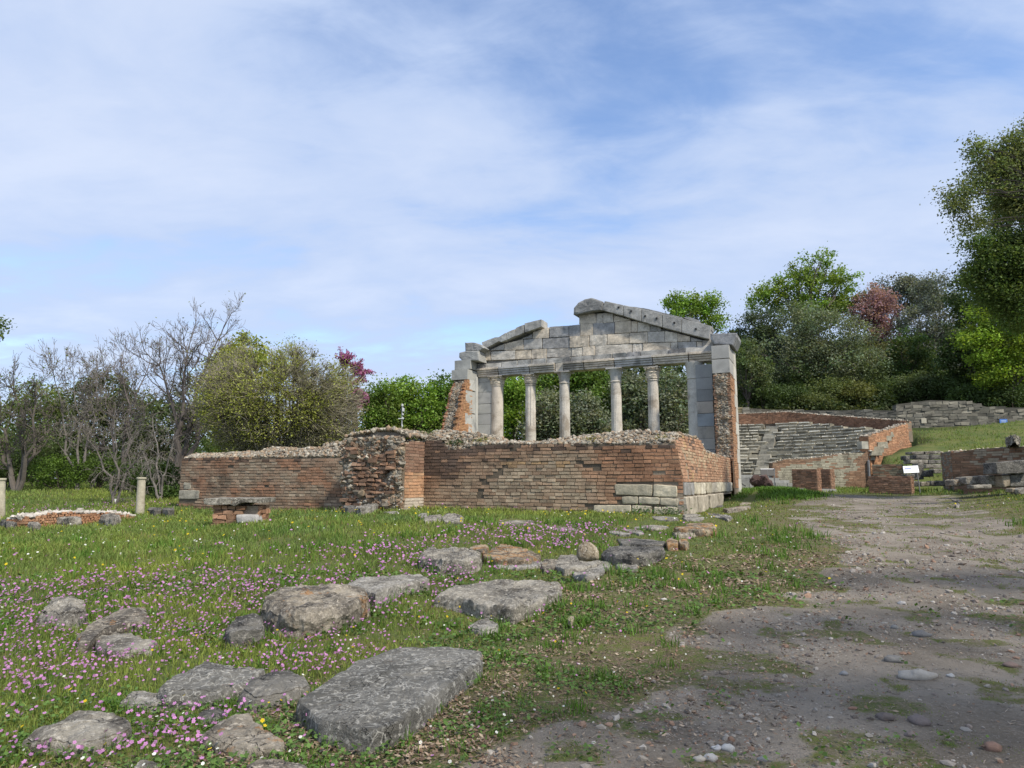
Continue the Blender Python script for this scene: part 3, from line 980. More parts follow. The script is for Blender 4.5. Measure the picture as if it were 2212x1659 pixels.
mb = MB()
rubble_on(mb, (0.05, PIER_R), 4600, zR, ztopR, 1.5, 0.062)
ztopL = interp([uz(*ZL(x, y), 0.5) for x, y in [(2200, 30), (2100, 30), (1960, 60), (1900, 100), (1830, 130), (1760, 90), (1680, 105), (1600, 130), (1480, 100), (1300, 95), (1180, 120), (1150, 158), (950, 155), (750, 165), (560, 185), (420, 172), (250, 190), (140, 232)]])
rubble_on(mb, (PIER_R + 1.2, uEND - 0.1), 4200, zL, ztopL, 1.1, 0.066)
# top of the side wall
n = 900
vv = RNG.uniform(0, 9.5, n); uu = RNG.uniform(0.03, 0.9, n)
zz = np.array([zS(x) for x in vv]) + np.clip(uu, 0, 0.35) * 0.25 * np.exp(-vv / 6)
rocks(mb, lean(W(uu, vv, zz)), 0.075 * RNG.uniform(0.5, 1.5, n), GREYR[RNG.integers(0, 6, n)] * RNG.uniform(0.8, 1.15, (n, 1)))
mb.build('rubble_top', M_RUBBLE, ruin)

# the pier that stands forward, its front robbed to the core
PT = 1.6
PW = 2.6
mb = MB()
RET = (W(PIER_R, -PT, 0), VB, -UA)
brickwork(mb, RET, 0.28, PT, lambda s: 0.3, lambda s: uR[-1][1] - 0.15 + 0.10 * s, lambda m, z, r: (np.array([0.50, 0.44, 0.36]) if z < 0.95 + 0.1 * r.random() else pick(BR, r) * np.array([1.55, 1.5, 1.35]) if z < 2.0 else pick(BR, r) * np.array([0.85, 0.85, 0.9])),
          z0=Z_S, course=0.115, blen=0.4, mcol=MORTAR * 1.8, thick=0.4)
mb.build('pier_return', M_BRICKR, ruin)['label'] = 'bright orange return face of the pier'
mb = MB()
rng = np.random.default_rng(31)
ztopP = interp([uz(*ZP(x, y), -PT + 0.3) for x, y in [(560, 330), (420, 260), (600, 215), (900, 150), (1200, 100), (1400, 75), (1600, 110), (1900, 150)]])
n = 4600
u = PIER_R + rng.uniform(0, PW, n); z = rng.uniform(0.2, 3.2, n)
zt = np.array([ztopP(x) for x in u])
ok = z < zt - 0.05
u, z, zt = u[ok], z[ok], zt[ok]
depth_n = fbm(np.stack([u * 2.2, z * 2.4, u * 0], -1), 4)
v = -PT - 0.10 + depth_n * 0.42
pal = np.concatenate([GREYR * 1.0, GREYR * 0.8, np.array([[0.25, 0.165, 0.11], [0.21, 0.14, 0.095], [0.28, 0.20, 0.14]])])
rocks(mb, W(u, v, z), 0.072 * np.exp(rng.normal(0, 0.38, len(u))), pal[rng.integers(0, len(pal), len(u))] * rng.uniform(0.7, 1.15, (len(u), 1)), rng)
# surviving brick courses in the core
cs = []
for zc in np.arange(0.5, 2.9, 0.145):
    q = PIER_R + 0.2
    while q < PIER_R + PW - 0.3:
        l = rng.uniform(0.22, 0.4)
        nn = fbm(np.array([q * 1.1, zc * 2.2, 4.0]), 3)
        if nn > 0.53 and zc < ztopP(q) - 0.3: cs.append((q + l / 2, -PT + 0.06 + rng.uniform(-0.05, 0.05), zc, l / 2 - 0.02))
        q += l
cs = np.array(cs)
boxes(mb, W(cs[:, 0], cs[:, 1], cs[:, 2]), np.stack([cs[:, 3], np.full(len(cs), 0.12), np.full(len(cs), 0.05)], -1), np.stack([UA, -VB, ZU]), np.array([pick(BR, rng) * rng.uniform(0.7, 1.1) for _ in cs]), 0.018, rng)
# core body
q = np.linspace(PIER_R + 0.02, PIER_R + PW, 26)
hh = np.linspace(-0.3, 1, 20)
Uq, Hq = np.meshgrid(q, hh, indexing='ij')
Tq = np.array([ztopP(x) for x in q])[:, None]
Zq = np.where(Hq < 0, Hq, Hq * (Tq - 0.06))
Vq = -PT + 0.05 + fbm(np.stack([Uq * 2.2, Zq * 2.4, Uq * 0], -1), 4) * 0.42
ii = np.arange(Uq.size).reshape(Uq.shape)
mb.add(W(Uq, Vq, Zq).reshape(-1, 3), np.stack([ii[:-1, :-1], ii[1:, :-1], ii[1:, 1:], ii[:-1, 1:]], -1).reshape(-1, 4), (0.20, 0.17, 0.135))
vs_ = np.linspace(0, 1, 10)
Uq, Sq = np.meshgrid(q, vs_, indexing='ij')
Vq = -PT + 0.2 + Sq * (PT + 0.7)
Zq = Tq - 0.06 + 0 * Sq
ii = np.arange(Uq.size).reshape(Uq.shape)
mb.add(W(Uq, Vq, Zq).reshape(-1, 3), np.stack([ii[:-1, :-1], ii[1:, :-1], ii[1:, 1:], ii[:-1, 1:]], -1).reshape(-1, 4), (0.27, 0.23, 0.18))
sdv = W(np.full(4, PIER_R + PW), np.array([-PT + 0.3, 0.1, 0.1, -PT + 0.3]), np.array([-0.2, -0.2, 2.7, 2.7]))
mb.add(sdv, [[0, 1, 2, 3]], (0.2, 0.17, 0.14))
n = 900
u = PIER_R + rng.uniform(-0.1, PW, n); v = rng.uniform(-PT + 0.1, 0.7, n); z = np.array([ztopP(x) for x in u]) - 0.03 - 0.12 * ss(0.3, -0.1, u - PIER_R)
rocks(mb, W(u, v, z), 0.085 * rng.uniform(0.5, 1.5, n), GREYR[rng.integers(0, 6, n)] * rng.uniform(0.75, 1.15, (n, 1)), rng)
mb.build('pier_core', M_RUBBLE, ruin)['label'] = 'robbed rubble core of the pier'

# ------------------------------------------------------------------ the columned facade
fac = empty('columned_facade', W(8, V_FAC, 0.9), 'tall grey stone facade with six columns and a broken pediment above the brick ruin', 'ruined temple front')


def fq(pts, v=V_FAC):
    return [uz(*Z1(x, y), v) for x, y in pts]


def fpt(pts, v=V_FAC, out=0.0):
    return np.array([W(u, v, z) - VB * out for u, z in fq(pts, v)])


AP = np.array([[0.46, 0.43, 0.375], [0.40, 0.375, 0.33], [0.52, 0.475, 0.40], [0.36, 0.345, 0.315]])
tym = [
    [(313, 485), (395, 478), (395, 541), (313, 546)], [(400, 483), (563, 475), (563, 536), (400, 541)], [(566, 477), (672, 473), (670, 531), (566, 535)], [(674, 470), (772, 464), (772, 526), (672, 531)],
    [(774, 465), (941, 458), (942, 516), (773, 522)], [(943, 458), (1013, 455), (1013, 512), (943, 516)], [(1015, 452), (1098, 446), (1098, 507), (1015, 511)], [(1100, 440), (1350, 430), (1350, 497), (1100, 508)],
    [(1353, 431), (1420, 429), (1420, 494), (1353, 497)], [(1423, 428), (1610, 421), (1610, 484), (1423, 492)], [(1612, 421), (1657, 420), (1657, 482), (1612, 484)], [(1660, 419), (1783, 417), (1783, 476), (1660, 481)],
    [(1786, 417), (1822, 416), (1822, 474), (1786, 476)], [(1824, 408), (1900, 405), (1900, 470), (1824, 474)],
    [(398, 470), (487, 430), (487, 472), (396, 476)], [(489, 430), (617, 400), (617, 470), (489, 475)], [(619, 402), (742, 393), (742, 464), (619, 471)], [(747, 395), (928, 384), (928, 456), (747, 464)],
    [(930, 381), (1060, 374), (1060, 450), (930, 457)], [(1063, 370), (1180, 366), (1180, 437), (1063, 446)], [(1183, 366), (1330, 358), (1330, 428), (1183, 436)], [(1332, 358), (1455, 352), (1455, 424), (1332, 428)],
    [(1457, 350), (1570, 346), (1570, 419), (1457, 423)], [(1572, 346), (1657, 358), (1657, 417), (1572, 419)], [(1659, 360), (1740, 382), (1740, 415), (1659, 417)], [(1742, 384), (1822, 407), (1822, 413), (1742, 415)],
    [(606, 398), (677, 366), (677, 396), (612, 399)], [(679, 352), (788, 319), (788, 390), (679, 396)], [(793, 316), (922, 307), (922, 381), (793, 389)], [(924, 306), (999, 300), (999, 377), (924, 381)],
    [(1001, 299), (1085, 296), (1085, 372), (1001, 376)], [(1087, 294), (1232, 284), (1232, 362), (1087, 371)], [(1235, 282), (1342, 276), (1342, 355), (1235, 361)], [(1344, 278), (1386, 280), (1386, 352), (1344, 354)],
    [(1388, 284), (1470, 300), (1470, 348), (1388, 351)], [(1472, 302), (1545, 324), (1545, 344), (1472, 347)],
    [(992, 230), (1105, 226), (1105, 294), (992, 298)], [(1107, 226), (1153, 224), (1153, 292), (1107, 294)], [(1155, 222), (1222, 228), (1222, 284), (1155, 291)], [(1224, 236), (1340, 268), (1340, 273), (1224, 282)]]
mb = MB()
for i, q in enumerate(tym):
    c = AP[RNG.integers(4)] * RNG.uniform(0.8, 1.15)
    if i in (2, 3, 20, 30, 32, 36): c = np.array([0.52, 0.45, 0.35]) * RNG.uniform(0.9, 1.1)
    if i == 21: c = np.array([0.52, 0.36, 0.20])
    if i in (28, 29, 17, 31): c = np.array([0.30, 0.295, 0.285])
    elif i % 3 == 0: c = np.array([0.56, 0.49, 0.39]) * RNG.uniform(0.85, 1.1)
    rounded(mb, fpt(q, V_FAC, 0.02 + RNG.uniform(-0.02, 0.03)), VB, 0.75, 0.022, 0.022, c, n=(10, 7, 3), nscale=9, ca=0.4)
prism(mb, fpt([(330, 545), (330, 492), (365, 484), (612, 388), (790, 335), (1000, 306), (1000, 244), (1160, 232), (1345, 272), (1845, 408), (1890, 412), (1890, 500)], V_FAC, -0.12), VB, 0.5, (0.20, 0.19, 0.17))
mb.build('tympanum', M_ASHLAR, fac)

# entablature
uA = [uz(*Z1(x, y), V_FAC)[0] for x, y in [(313, 600), (455, 600), (665, 595), (836, 590), (891, 588), (1030, 585), (1235, 570), (1493, 555), (1735, 545), (1897, 535)]]
z_ab = np.mean([uz(*Z1(x, y), V_FAC)[1] for x, y in [(315, 634), (660, 627), (1230, 602), (1735, 578)]])
z_at = np.mean([uz(*Z1(x, y), V_FAC)[1] for x, y in [(455, 572), (900, 548), (1895, 515)]])
z_ft = np.mean([uz(*Z1(x, y), V_FAC)[1] for x, y in [(400, 543), (1100, 508), (1800, 477)]])
hA = z_at - z_ab
for i in range(9):
    a, b = uA[i], uA[i + 1]
    mb = MB()
    c = np.array([0.53, 0.48, 0.40]) * RNG.uniform(0.88, 1.1)
    if i in (1, 6): c = np.array([0.42, 0.41, 0.39])
    if i in (0, 5, 8): c = np.array([0.58, 0.50, 0.40])
    prof = [(0.0, 0.26, 0.02), (0.27, 0.50, 0.07), (0.51, 0.74, 0.12), (0.75, 1.0, 0.19)]
    if i == 3: prof = [(0.0, 1.0, 0.03)]
    for (f0, f1, out) in prof:
        a2, b2 = a - 0.02, b + 0.02
        q = [(a2, z_ab + f1 * hA), (b2, z_ab + f1 * hA), (b2, z_ab + f0 * hA), (a2, z_ab + f0 * hA)]
        P = [W(uu_, V_FAC, zz_) - VB * (out + 0.12) for uu_, zz_ in q]
        rounded(mb, P, VB, 0.75 + out, 0.02, 0.012 if f0 else 0.022, c * (1.0 if f0 else 0.95), n=(9, 2, 3), nscale=7, ca=0.2)
    mb.build('architrave_block', M_ASHLAR, fac)
mb = MB()
u0 = uA[-1]
while u0 < uA[0]:
    l = RNG.uniform(0.5, 1.6)
    l = min(l, uA[0] - u0)
    h = (z_ft - z_at)
    a = z_at + RNG.uniform(-0.02, 0.015); b = z_ft + RNG.uniform(-0.01, 0.04)
    dark = RNG.random() < 0.6
    P = [W(x, V_FAC, z) - VB * (0.14 + RNG.uniform(-0.03, 0.12)) for x, z in [(u0 + l - 0.01, b), (u0 + 0.01, b), (u0 + 0.01, a), (u0 + l - 0.01, a)]]
    rounded(mb, P, VB, 0.8, 0.03, 0.045 if dark else 0.012, (0.20, 0.20, 0.20) if dark else (0.36, 0.35, 0.32), n=(8, 4, 3), nscale=9, ca=0.4)
    u0 += l
uc_ = (uA[0] + uA[-1]) / 2
boxes(mb, W(uc_, V_FAC + 0.34, (z_ab + z_ft) / 2 + 0.12)[None], [(uA[0] - uA[-1]) / 2 - 0.05, 0.22, (z_ft - z_ab) / 2 + 0.08], np.stack([UA, VB, ZU]), (0.24, 0.23, 0.21))
mb.build('frieze', M_ASHLAR, fac)

# raking cornices and the stone at the peak
rk = [[[(1175, 150), (1300, 177), (1300, 250), (1158, 212)]], [[(1302, 178), (1420, 203), (1420, 287), (1302, 251)]], [[(1422, 204), (1560, 236), (1560, 326), (1422, 288)]], [[(1562, 237), (1690, 268), (1690, 360), (1562, 327)]], [[(1692, 268), (1888, 318), (1872, 406), (1692, 361)]]]
mb = MB()
for q in rk:
    rounded(mb, fpt(q[0], V_FAC, 0.32), VB, 1.1, 0.035, 0.016, np.array([0.30, 0.295, 0.275]) * RNG.uniform(0.88, 1.12), n=(10, 6, 4), nscale=9, ca=0.3)
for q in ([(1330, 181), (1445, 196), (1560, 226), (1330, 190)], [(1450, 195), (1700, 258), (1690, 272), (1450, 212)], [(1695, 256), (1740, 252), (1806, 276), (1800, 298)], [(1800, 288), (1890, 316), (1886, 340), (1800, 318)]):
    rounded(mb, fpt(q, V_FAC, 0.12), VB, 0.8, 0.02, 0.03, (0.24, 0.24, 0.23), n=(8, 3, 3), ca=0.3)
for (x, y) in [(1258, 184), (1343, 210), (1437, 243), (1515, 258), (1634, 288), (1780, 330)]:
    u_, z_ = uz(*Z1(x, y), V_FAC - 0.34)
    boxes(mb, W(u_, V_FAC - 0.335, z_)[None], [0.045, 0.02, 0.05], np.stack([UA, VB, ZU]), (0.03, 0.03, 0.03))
mb.build('raking_cornice', M_ASHLAR, fac)
mb = MB()
for q in ([(349, 426), (438, 392), (515, 392), (362, 474)], [(440, 405), (513, 360), (517, 411), (480, 425)], [(516, 360), (574, 336), (580, 383), (518, 410)], [(576, 330), (632, 307), (632, 364), (578, 386)], [(636, 298), (752, 271), (752, 321), (638, 362)]):
    rounded(mb, fpt(q, V_FAC, 0.30), VB, 1.0, 0.03, 0.014, np.array([0.33, 0.325, 0.30]) * RNG.uniform(0.9, 1.1), n=(8, 5, 4), nscale=9, ca=0.3)
mb.build('raking_cornice', M_ASHLAR, fac)


def rough_solid(mb, outline, inward, depth, col, amp=0.03, e=0.08, seed=0):
    """an outline with real thickness, edges rounded and surface broken"""
    P = np.asarray(outline, float); n0 = len(P)
    seg = []
    for i in range(n0):
        a, b = P[i], P[(i + 1) % n0]
        k = max(2, int(np.linalg.norm(b - a) / 0.10))
        seg.append(a + (b - a) * np.linspace(0, 1, k, endpoint=False)[:, None])
    R = np.concatenate(seg); n = len(R)
    cen = R.mean(0); inward = np.asarray(inward, float)
    rings = []
    for sc, dz in ((0.25, 0.0), (0.55, 0.0), (0.82, 0.0), (0.94, 0.25 * e), (1.0, e), (1.0, depth * 0.33), (1.0, depth * 0.66), (1.0, depth - e), (0.9, depth)):
        rings.append(cen + (R - cen) * sc + inward * dz)
    v = np.concatenate(rings + [cen[None], (cen + inward * depth)[None]])
    nn = np.stack([fbm(v * 5 + 31 * k + seed, 4) - 0.5 for k in range(3)], -1)
    v = v + nn * amp * 2.4
    m = len(rings)
    ii = np.arange(m * n).reshape(m, n)
    f = np.stack([ii[:-1], np.roll(ii[:-1], -1, 1), np.roll(ii[1:], -1, 1), ii[1:]], -1).reshape(-1, 4)
    mb.add(v, f, col)
    i = np.arange(n); j = (i + 1) % n
    mb.add(v, np.concatenate([np.stack([i, j, np.full(n, m * n)], -1), np.stack([i + (m - 1) * n, j + (m - 1) * n, np.full(n, m * n + 1)], -1)]), col)


mb = MB()
rough_solid(mb, fpt([(966, 240), (970, 200), (998, 162), (1040, 138), (1090, 131), (1130, 141), (1165, 158), (1158, 212), (1085, 222), (990, 243)], V_FAC, 0.4), VB, 1.2, (0.235, 0.235, 0.225), 0.035, 0.1)
mb.build('peak_stone', M_ASHLAR, fac)
mb = MB()
rough_solid(mb, fpt([(180, 520), (182, 490), (225, 478), (312, 478), (318, 545), (200, 540)], V_FAC - 1.0, 0.0), VB, 1.6, (0.30, 0.30, 0.28), 0.02, 0.05)
rough_solid(mb, fpt([(222, 480), (220, 420), (285, 420), (330, 436), (350, 458), (312, 480)], V_FAC - 0.9, 0.0), VB, 1.2, (0.27, 0.27, 0.255), 0.03, 0.06, 4)
rough_solid(mb, fpt([(318, 482), (334, 456), (356, 456), (362, 474), (400, 476), (318, 484)], V_FAC, 0.25), VB, 0.8, (0.22, 0.22, 0.21), 0.02, 0.04, 9)
mb.build('corner_ornament', M_ASHLAR, fac)
mb = MB()
rough_solid(mb, fpt([(1876, 362), (2035, 356), (2055, 360), (2056, 385), (2040, 420), (2030, 440), (2016, 436), (1905, 434), (1878, 405)], V_FAC - 1.3, 0.0), VB, 1.9, (0.25, 0.255, 0.26), 0.015, 0.05, 2)
mb.build('pier_capital', M_ASHLAR, fac)

# columns
xs_c = [441, 664, 892, 1238, 1486]
tops = [627, 620, 608, 597, 588]
z_bot = 1.15
for i, (xc, yt) in enumerate(zip(xs_c, tops)):
    u_, z_t = uz(*Z1(xc, yt), V_FAC + 0.25)
    z_t = min(z_t, z_ab)
    base = W(u_, V_FAC + 0.25, 0.0)
    z_c = uz(*Z1(xc, yt + (92 if i < 3 else 95)), V_FAC + 0.25)[1]
    rb = 0.315 if i else 0.365
    rt = rb * (0.90 if i else 0.97)
    colu = bpy.data.objects.new('column', None); C.objects.link(colu); colu.parent = fac
    mb = MB()
    zs_ = np.linspace(z_bot, z_c, 26)
    prof = [(rb + (rt - rb) * ((z - z_bot) / (z_c - z_bot)) ** 1.3, z) for z in zs_] + [(rt + 0.035, z_c + 0.005), (rt + 0.045, z_c + 0.04), (rt + 0.02, z_c + 0.075), (rt - 0.01, z_c + 0.09)]
    if i == 1:
        lathe(mb, base, [p for p in prof if p[1] < z_bot + (z_c - z_bot) * 0.62], 48, (0.50, 0.46, 0.39), 0, 0, 0.02)
        lathe(mb, base, [(p[0] * 1.02, p[1]) for p in prof if p[1] >= z_bot + (z_c - z_bot) * 0.58], 72, (0.56, 0.52, 0.45), 20, 0.045, 0.012)
    else:
        lathe(mb, base, prof, 60, (0.52, 0.465, 0.39) if i == 0 else (0.52, 0.48, 0.415), 20, 0.007 if i != 0 else 0.003, 0.016, (z_bot, z_bot + (z_c - z_bot) * 0.9))
    mb.build('shaft', M_SHAFT, colu, False)
    mb = MB()
    h = z_t - z_c - 0.09
    if i in (2, 3):
        pr = [(rt - 0.01, 0), (rt + 0.005, h * 0.15), (rt + 0.03, h * 0.4), (rt + 0.075, h * 0.65), (rt + 0.14, h * 0.86), (rt + 0.15, h * 0.88)]
        lathe(mb, base + ZU * (z_c + 0.09), pr, 40, (0.43, 0.42, 0.39), 0, 0, 0.006)
        q = W(u_, V_FAC + 0.25, z_t - h * 0.12)
        k = rt + 0.17
        P = [q + UA * k - VB * k + ZU * h * 0.12, q - UA * k - VB * k + ZU * h * 0.12, q - UA * k - VB * k, q + UA * k - VB * k]
        rounded(mb, P, VB, 2 * k, 0.02, 0.01, (0.45, 0.44, 0.41), n=(6, 3, 6))
    else:
        warm = (0.54, 0.48, 0.385)
        pr = [(rt - 0.01, 0), (rt, h * 0.3), (rt + 0.02, h * 0.55), (rt + 0.06, h * 0.75), (rt + 0.10, h * 0.86), (rt + 0.12, h)]
        lathe(mb, base + ZU * (z_c + 0.09), pr, 36, warm, 0, 0, 0.03)
        for row, (zf, ln, ro, nl, ph) in enumerate([(0.04, 0.34, 0.05, 8, 0.0), (0.30, 0.36, 0.08, 8, 0.39), (0.62, 0.30, 0.13, 8, 0.0)]):
            for kx in range(nl):
                th = ph + kx * 2 * math.pi / nl
                rad = np.array([math.cos(th), math.sin(th), 0]); tan = np.array([-math.sin(th), math.cos(th), 0])
                P = []
                for tt in np.linspace(0, 1, 6):
                    r = rt + 0.01 + ro * tt ** 2.2 + 0.02
                    zz_ = z_c + 0.09 + h * (zf + ln * (tt if tt < 0.85 else 0.85 - (tt - 0.85) * 1.3))
                    wd = 0.15 * (0.6 + 0.6 * math.sin(math.pi * min(1, tt * 0.85 + 0.1)))
                    for sx in (-1, -0.4, 0.4, 1):
                        P.append(base * [1, 1, 0] + rad * (r + 0.03 * (1 - abs(sx)) * 1.2) + tan * wd * sx + ZU * (zz_ + 0.0))
                P = np.array(P) + RNG.normal(0, 0.006, (24, 3))
                P2 = P - rad * 0.045
                ii = np.arange(24).reshape(6, 4)
                f = np.stack([ii[:-1, :-1], ii[1:, :-1], ii[1:, 1:], ii[:-1, 1:]], -1).reshape(-1, 4)
                mb.add(np.concatenate([P, P2]), np.concatenate([f, f[:, ::-1] + 24, [[0, 1, 25, 24], [1, 2, 26, 25], [2, 3, 27, 26], [20, 44, 45, 21], [21, 45, 46, 22], [22, 46, 47, 23]], [[4 * r_, 4 * r_ + 24, 4 * r_ + 28, 4 * r_ + 4] for r_ in range(5)], [[4 * r_ + 3, 4 * r_ + 7, 4 * r_ + 31, 4 * r_ + 27] for r_ in range(5)]]), np.array(warm) * RNG.uniform(0.9, 1.1))
        k = rt + 0.12
        q = W(u_, V_FAC + 0.25, z_t - h * 0.10)
        P = [q + UA * k - VB * k + ZU * h * 0.10, q - UA * k - VB * k + ZU * h * 0.10, q - UA * k - VB * k, q + UA * k - VB * k]
        rounded(mb, P, VB, 2 * k, 0.02, 0.03, (0.47, 0.43, 0.36), n=(8, 3, 8), nscale=9)
        cn = np.array([q + UA * a * k * 0.95 + VB * b * k * 0.95 - ZU * h * 0.12 for a in (-1, 1) for b in (-1, 1)])
        rocks(mb, cn + (q - cn) * 0.18, 0.07, warm, flat=1.2, tilt=False)
    if i in (0, 1, 4): lab = 'carved leafy capital'
    else: lab = 'plain bell-shaped capital'
    mb.build('capital', M_RUBBLE if i in (0, 1, 4) else M_SHAFT, colu)['label'] = lab
# engaged half column at the right end
mb = MB()
uc, zc_t = uz(*Z1(1766, 585), V_FAC + 0.25)
z_c = uz(*Z1(1760, 672), V_FAC + 0.25)[1]
bs_ = W(uc, V_FAC + 0.25, 0)
zs_ = np.linspace(z_bot, z_c, 16)
lathe(mb, bs_, [(0.40 - 0.03 * ((z - z_bot) / (z_c - z_bot)), z) for z in zs_] + [(0.41, z_c + 0.02), (0.41, z_c + 0.06), (0.37, z_c + 0.08), (0.38, z_c + 0.3), (0.42, z_c + 0.6), (0.48, z_ab - 0.02), (0.48, z_ab)], 60, (0.53, 0.51, 0.46), 0, 0, 0.012)
mb.build('half_column', M_SHAFT, fac)

# wall panels between end columns and side walls
def panel(name, xl, xr, joints, yt, yb, cols, out=0.0, e=0.008, label=None):
    mb = MB()
    ul, ur = uz(*Z1(xl, 800), V_FAC)[0], uz(*Z1(xr, 800), V_FAC)[0]
    zsj = [uz(*Z1((xl + xr) / 2, y), V_FAC)[1] for y in joints]
    for k in range(len(zsj) - 1):
        a, b = zsj[k], zsj[k + 1]
        P = [W(x, V_FAC, z) - VB * out for x, z in [(ul, a), (ur, a), (ur, b + 0.012), (ul, b + 0.012)]]
        rounded(mb, P, VB, 0.7, e if k not in (3,) else 0.05, 0.004, np.array(cols[k % len(cols)]) * RNG.uniform(0.93, 1.07), n=(6, 6, 3), ca=0.12)
    o = mb.build(name, M_SMOOTH, fac)
    if label: o['label'] = label


panel('wall_panel', 305, 402, [628, 690, 757, 835, 905, 975, 1045, 1120], 0, 0, [(0.36, 0.36, 0.345), (0.40, 0.40, 0.375)])
panel('wall_panel', 1788, 1899, [572, 662, 742, 820, 903, 990, 1070, 1145, 1210], 0, 0, [(0.30, 0.305, 0.30), (0.32, 0.325, 0.32), (0.28, 0.288, 0.285), (0.42, 0.38, 0.33), (0.30, 0.33, 0.35), (0.42, 0.39, 0.34), (0.40, 0.385, 0.35)], out=0.16, label='bluish grey block panel beside the half column')

# broken side wall, left: open rubble end, brick inner face, quoins
uin = uz(*Z1(309, 850), V_FAC)[0]
W_T = 0.95


def vin(x, y): return vz(*Z1(x, y), uin)


left_edge = [vin(*p) for p in [(236, 670), (205, 760), (190, 850), (165, 960), (150, 1045)]]
vedge = interp([(z, v) for v, z in left_edge])
stub = bpy.data.objects.new('side_wall_stub', None); C.objects.link(stub); stub.parent = fac
INL = (W(uin, 0, 0), VB, -UA)
mb = MB()
zt_s = vin(236, 672)[1]
brickwork(mb, INL, min(v for v, z in left_edge), V_FAC - 0.75, lambda s: 1.2, lambda s: float(np.interp(s, [p[0] for p in sorted(left_edge)], [p[1] for p in sorted(left_edge)])), lambda m, z, r: pick(BR, r) * np.array([1.5, 1.35, 1.1]), course=0.09, blen=0.32, mortar=False, deep=0.2, prot=0.006, jit=0.001)
mb.build('brick_facing', M_BRICKR, stub)
rng = np.random.default_rng(5)
mb = MB()
n = 2600
z = rng.uniform(1.4, zt_s, n); uu = uin + rng.uniform(0.02, W_T, n)
ve = np.array([vedge(q) for q in z])
v = ve + 0.10 + fbm(np.stack([uu * 3, z * 3, z * 0], -1), 3) * 0.25
c = GREYR[rng.integers(0, 6, n)] * rng.uniform(0.6, 1.05, (n, 1))
edge = (uu < uin + 0.1) | (uu > uin + W_T - 0.12)
c[edge] = BR[rng.integers(0, 6, edge.sum())] * rng.uniform(0.8, 1.3, (edge.sum(), 1))
rocks(mb, W(uu, v, z), 0.085 * rng.uniform(0.5, 1.5, n), c, rng)
zz_ = np.linspace(1.0, zt_s, 20); uu_ = np.linspace(uin + 0.02, uin + W_T, 6)
Zq, Uq = np.meshgrid(zz_, uu_, indexing='ij')
Vq = np.array([vedge(q) for q in zz_])[:, None] + 0.24 + 0 * Uq
ii = np.arange(Zq.size).reshape(Zq.shape)
f = np.stack([ii[:-1, :-1], ii[1:, :-1], ii[1:, 1:], ii[:-1, 1:]], -1).reshape(-1, 4)
mb.add(W(Uq, Vq, Zq).reshape(-1, 3), f, (0.24, 0.20, 0.16))
for uu1 in (uin + 0.05, uin + W_T - 0.02):
    V2, Z2 = np.meshgrid(np.linspace(0, 1, 4), zz_, indexing='ij')
    vv2 = np.array([vedge(q) + 0.24 for q in zz_])[None] * (1 - V2) + (V_FAC + 0.7) * V2
    ii2 = np.arange(V2.size).reshape(V2.shape)
    mb.add(W(np.full(V2.size, uu1), vv2.ravel(), Z2.ravel()), np.stack([ii2[:-1, :-1], ii2[1:, :-1], ii2[1:, 1:], ii2[:-1, 1:]], -1).reshape(-1, 4), (0.26, 0.19, 0.13))
mb.build('rubble_core', M_RUBBLE, stub)
mb = MB()
for k, (x, y0, y1) in enumerate([(252, 668, 742), (226, 742, 826), (250, 826, 896), (222, 896, 972), (244, 972, 1060), (222, 1060, 1130)]):
    va, za = vin(x, y0); vb, zb = vin(300, y0); zb2 = vin(x, y1)[1]
    P = [W(uin, vv_, zz2) + (-UA) * 0.02 for vv_, zz2 in [(va, za), (V_FAC, za), (V_FAC, zb2 + 0.012), (va, zb2 + 0.012)]]
    rounded(mb, P, UA, 0.4, 0.01, 0.004, np.array([0.44, 0.44, 0.41]) * rng.uniform(0.9, 1.08), n=(6, 4, 3), ca=0.12)
z0_, z1_ = 1.3, z_ab
P = [W(uin, vv_, zz2) + (-UA) * 0.07 for vv_, zz2 in [(V_FAC - 0.38, z1_), (V_FAC - 0.10, z1_), (V_FAC - 0.10, z0_), (V_FAC - 0.38, z0_)]]
rounded(mb, P, UA, 0.3, 0.02, 0.004, (0.47, 0.465, 0.43), n=(3, 20, 3), ca=0.1)
mb.build('quoin', M_SMOOTH, stub)
mb = MB()
for (xl, xr, yt, yb, xi) in [(180, 258, 535, 600, 310), (150, 238, 600, 670, 303)]:
    # ashlar blocks that still bridge the wall top
    va, zb = vin(xr, yb); zt = vin(xr, yt)[1]
    P = [W(x, va, zz2) for x, zz2 in [(uin + W_T + 0.12, zt), (uin - 0.02, zt), (uin - 0.02, zb + 0.01), (uin + W_T + 0.12, zb + 0.01)]]
    rounded(mb, P, VB, V_FAC + 0.5 - va, 0.02, 0.01, np.array([0.36, 0.36, 0.33]) * rng.uniform(0.92, 1.08), n=(6, 5, 8), ca=0.2)
mb.build('top_block', M_SMOOTH, stub)

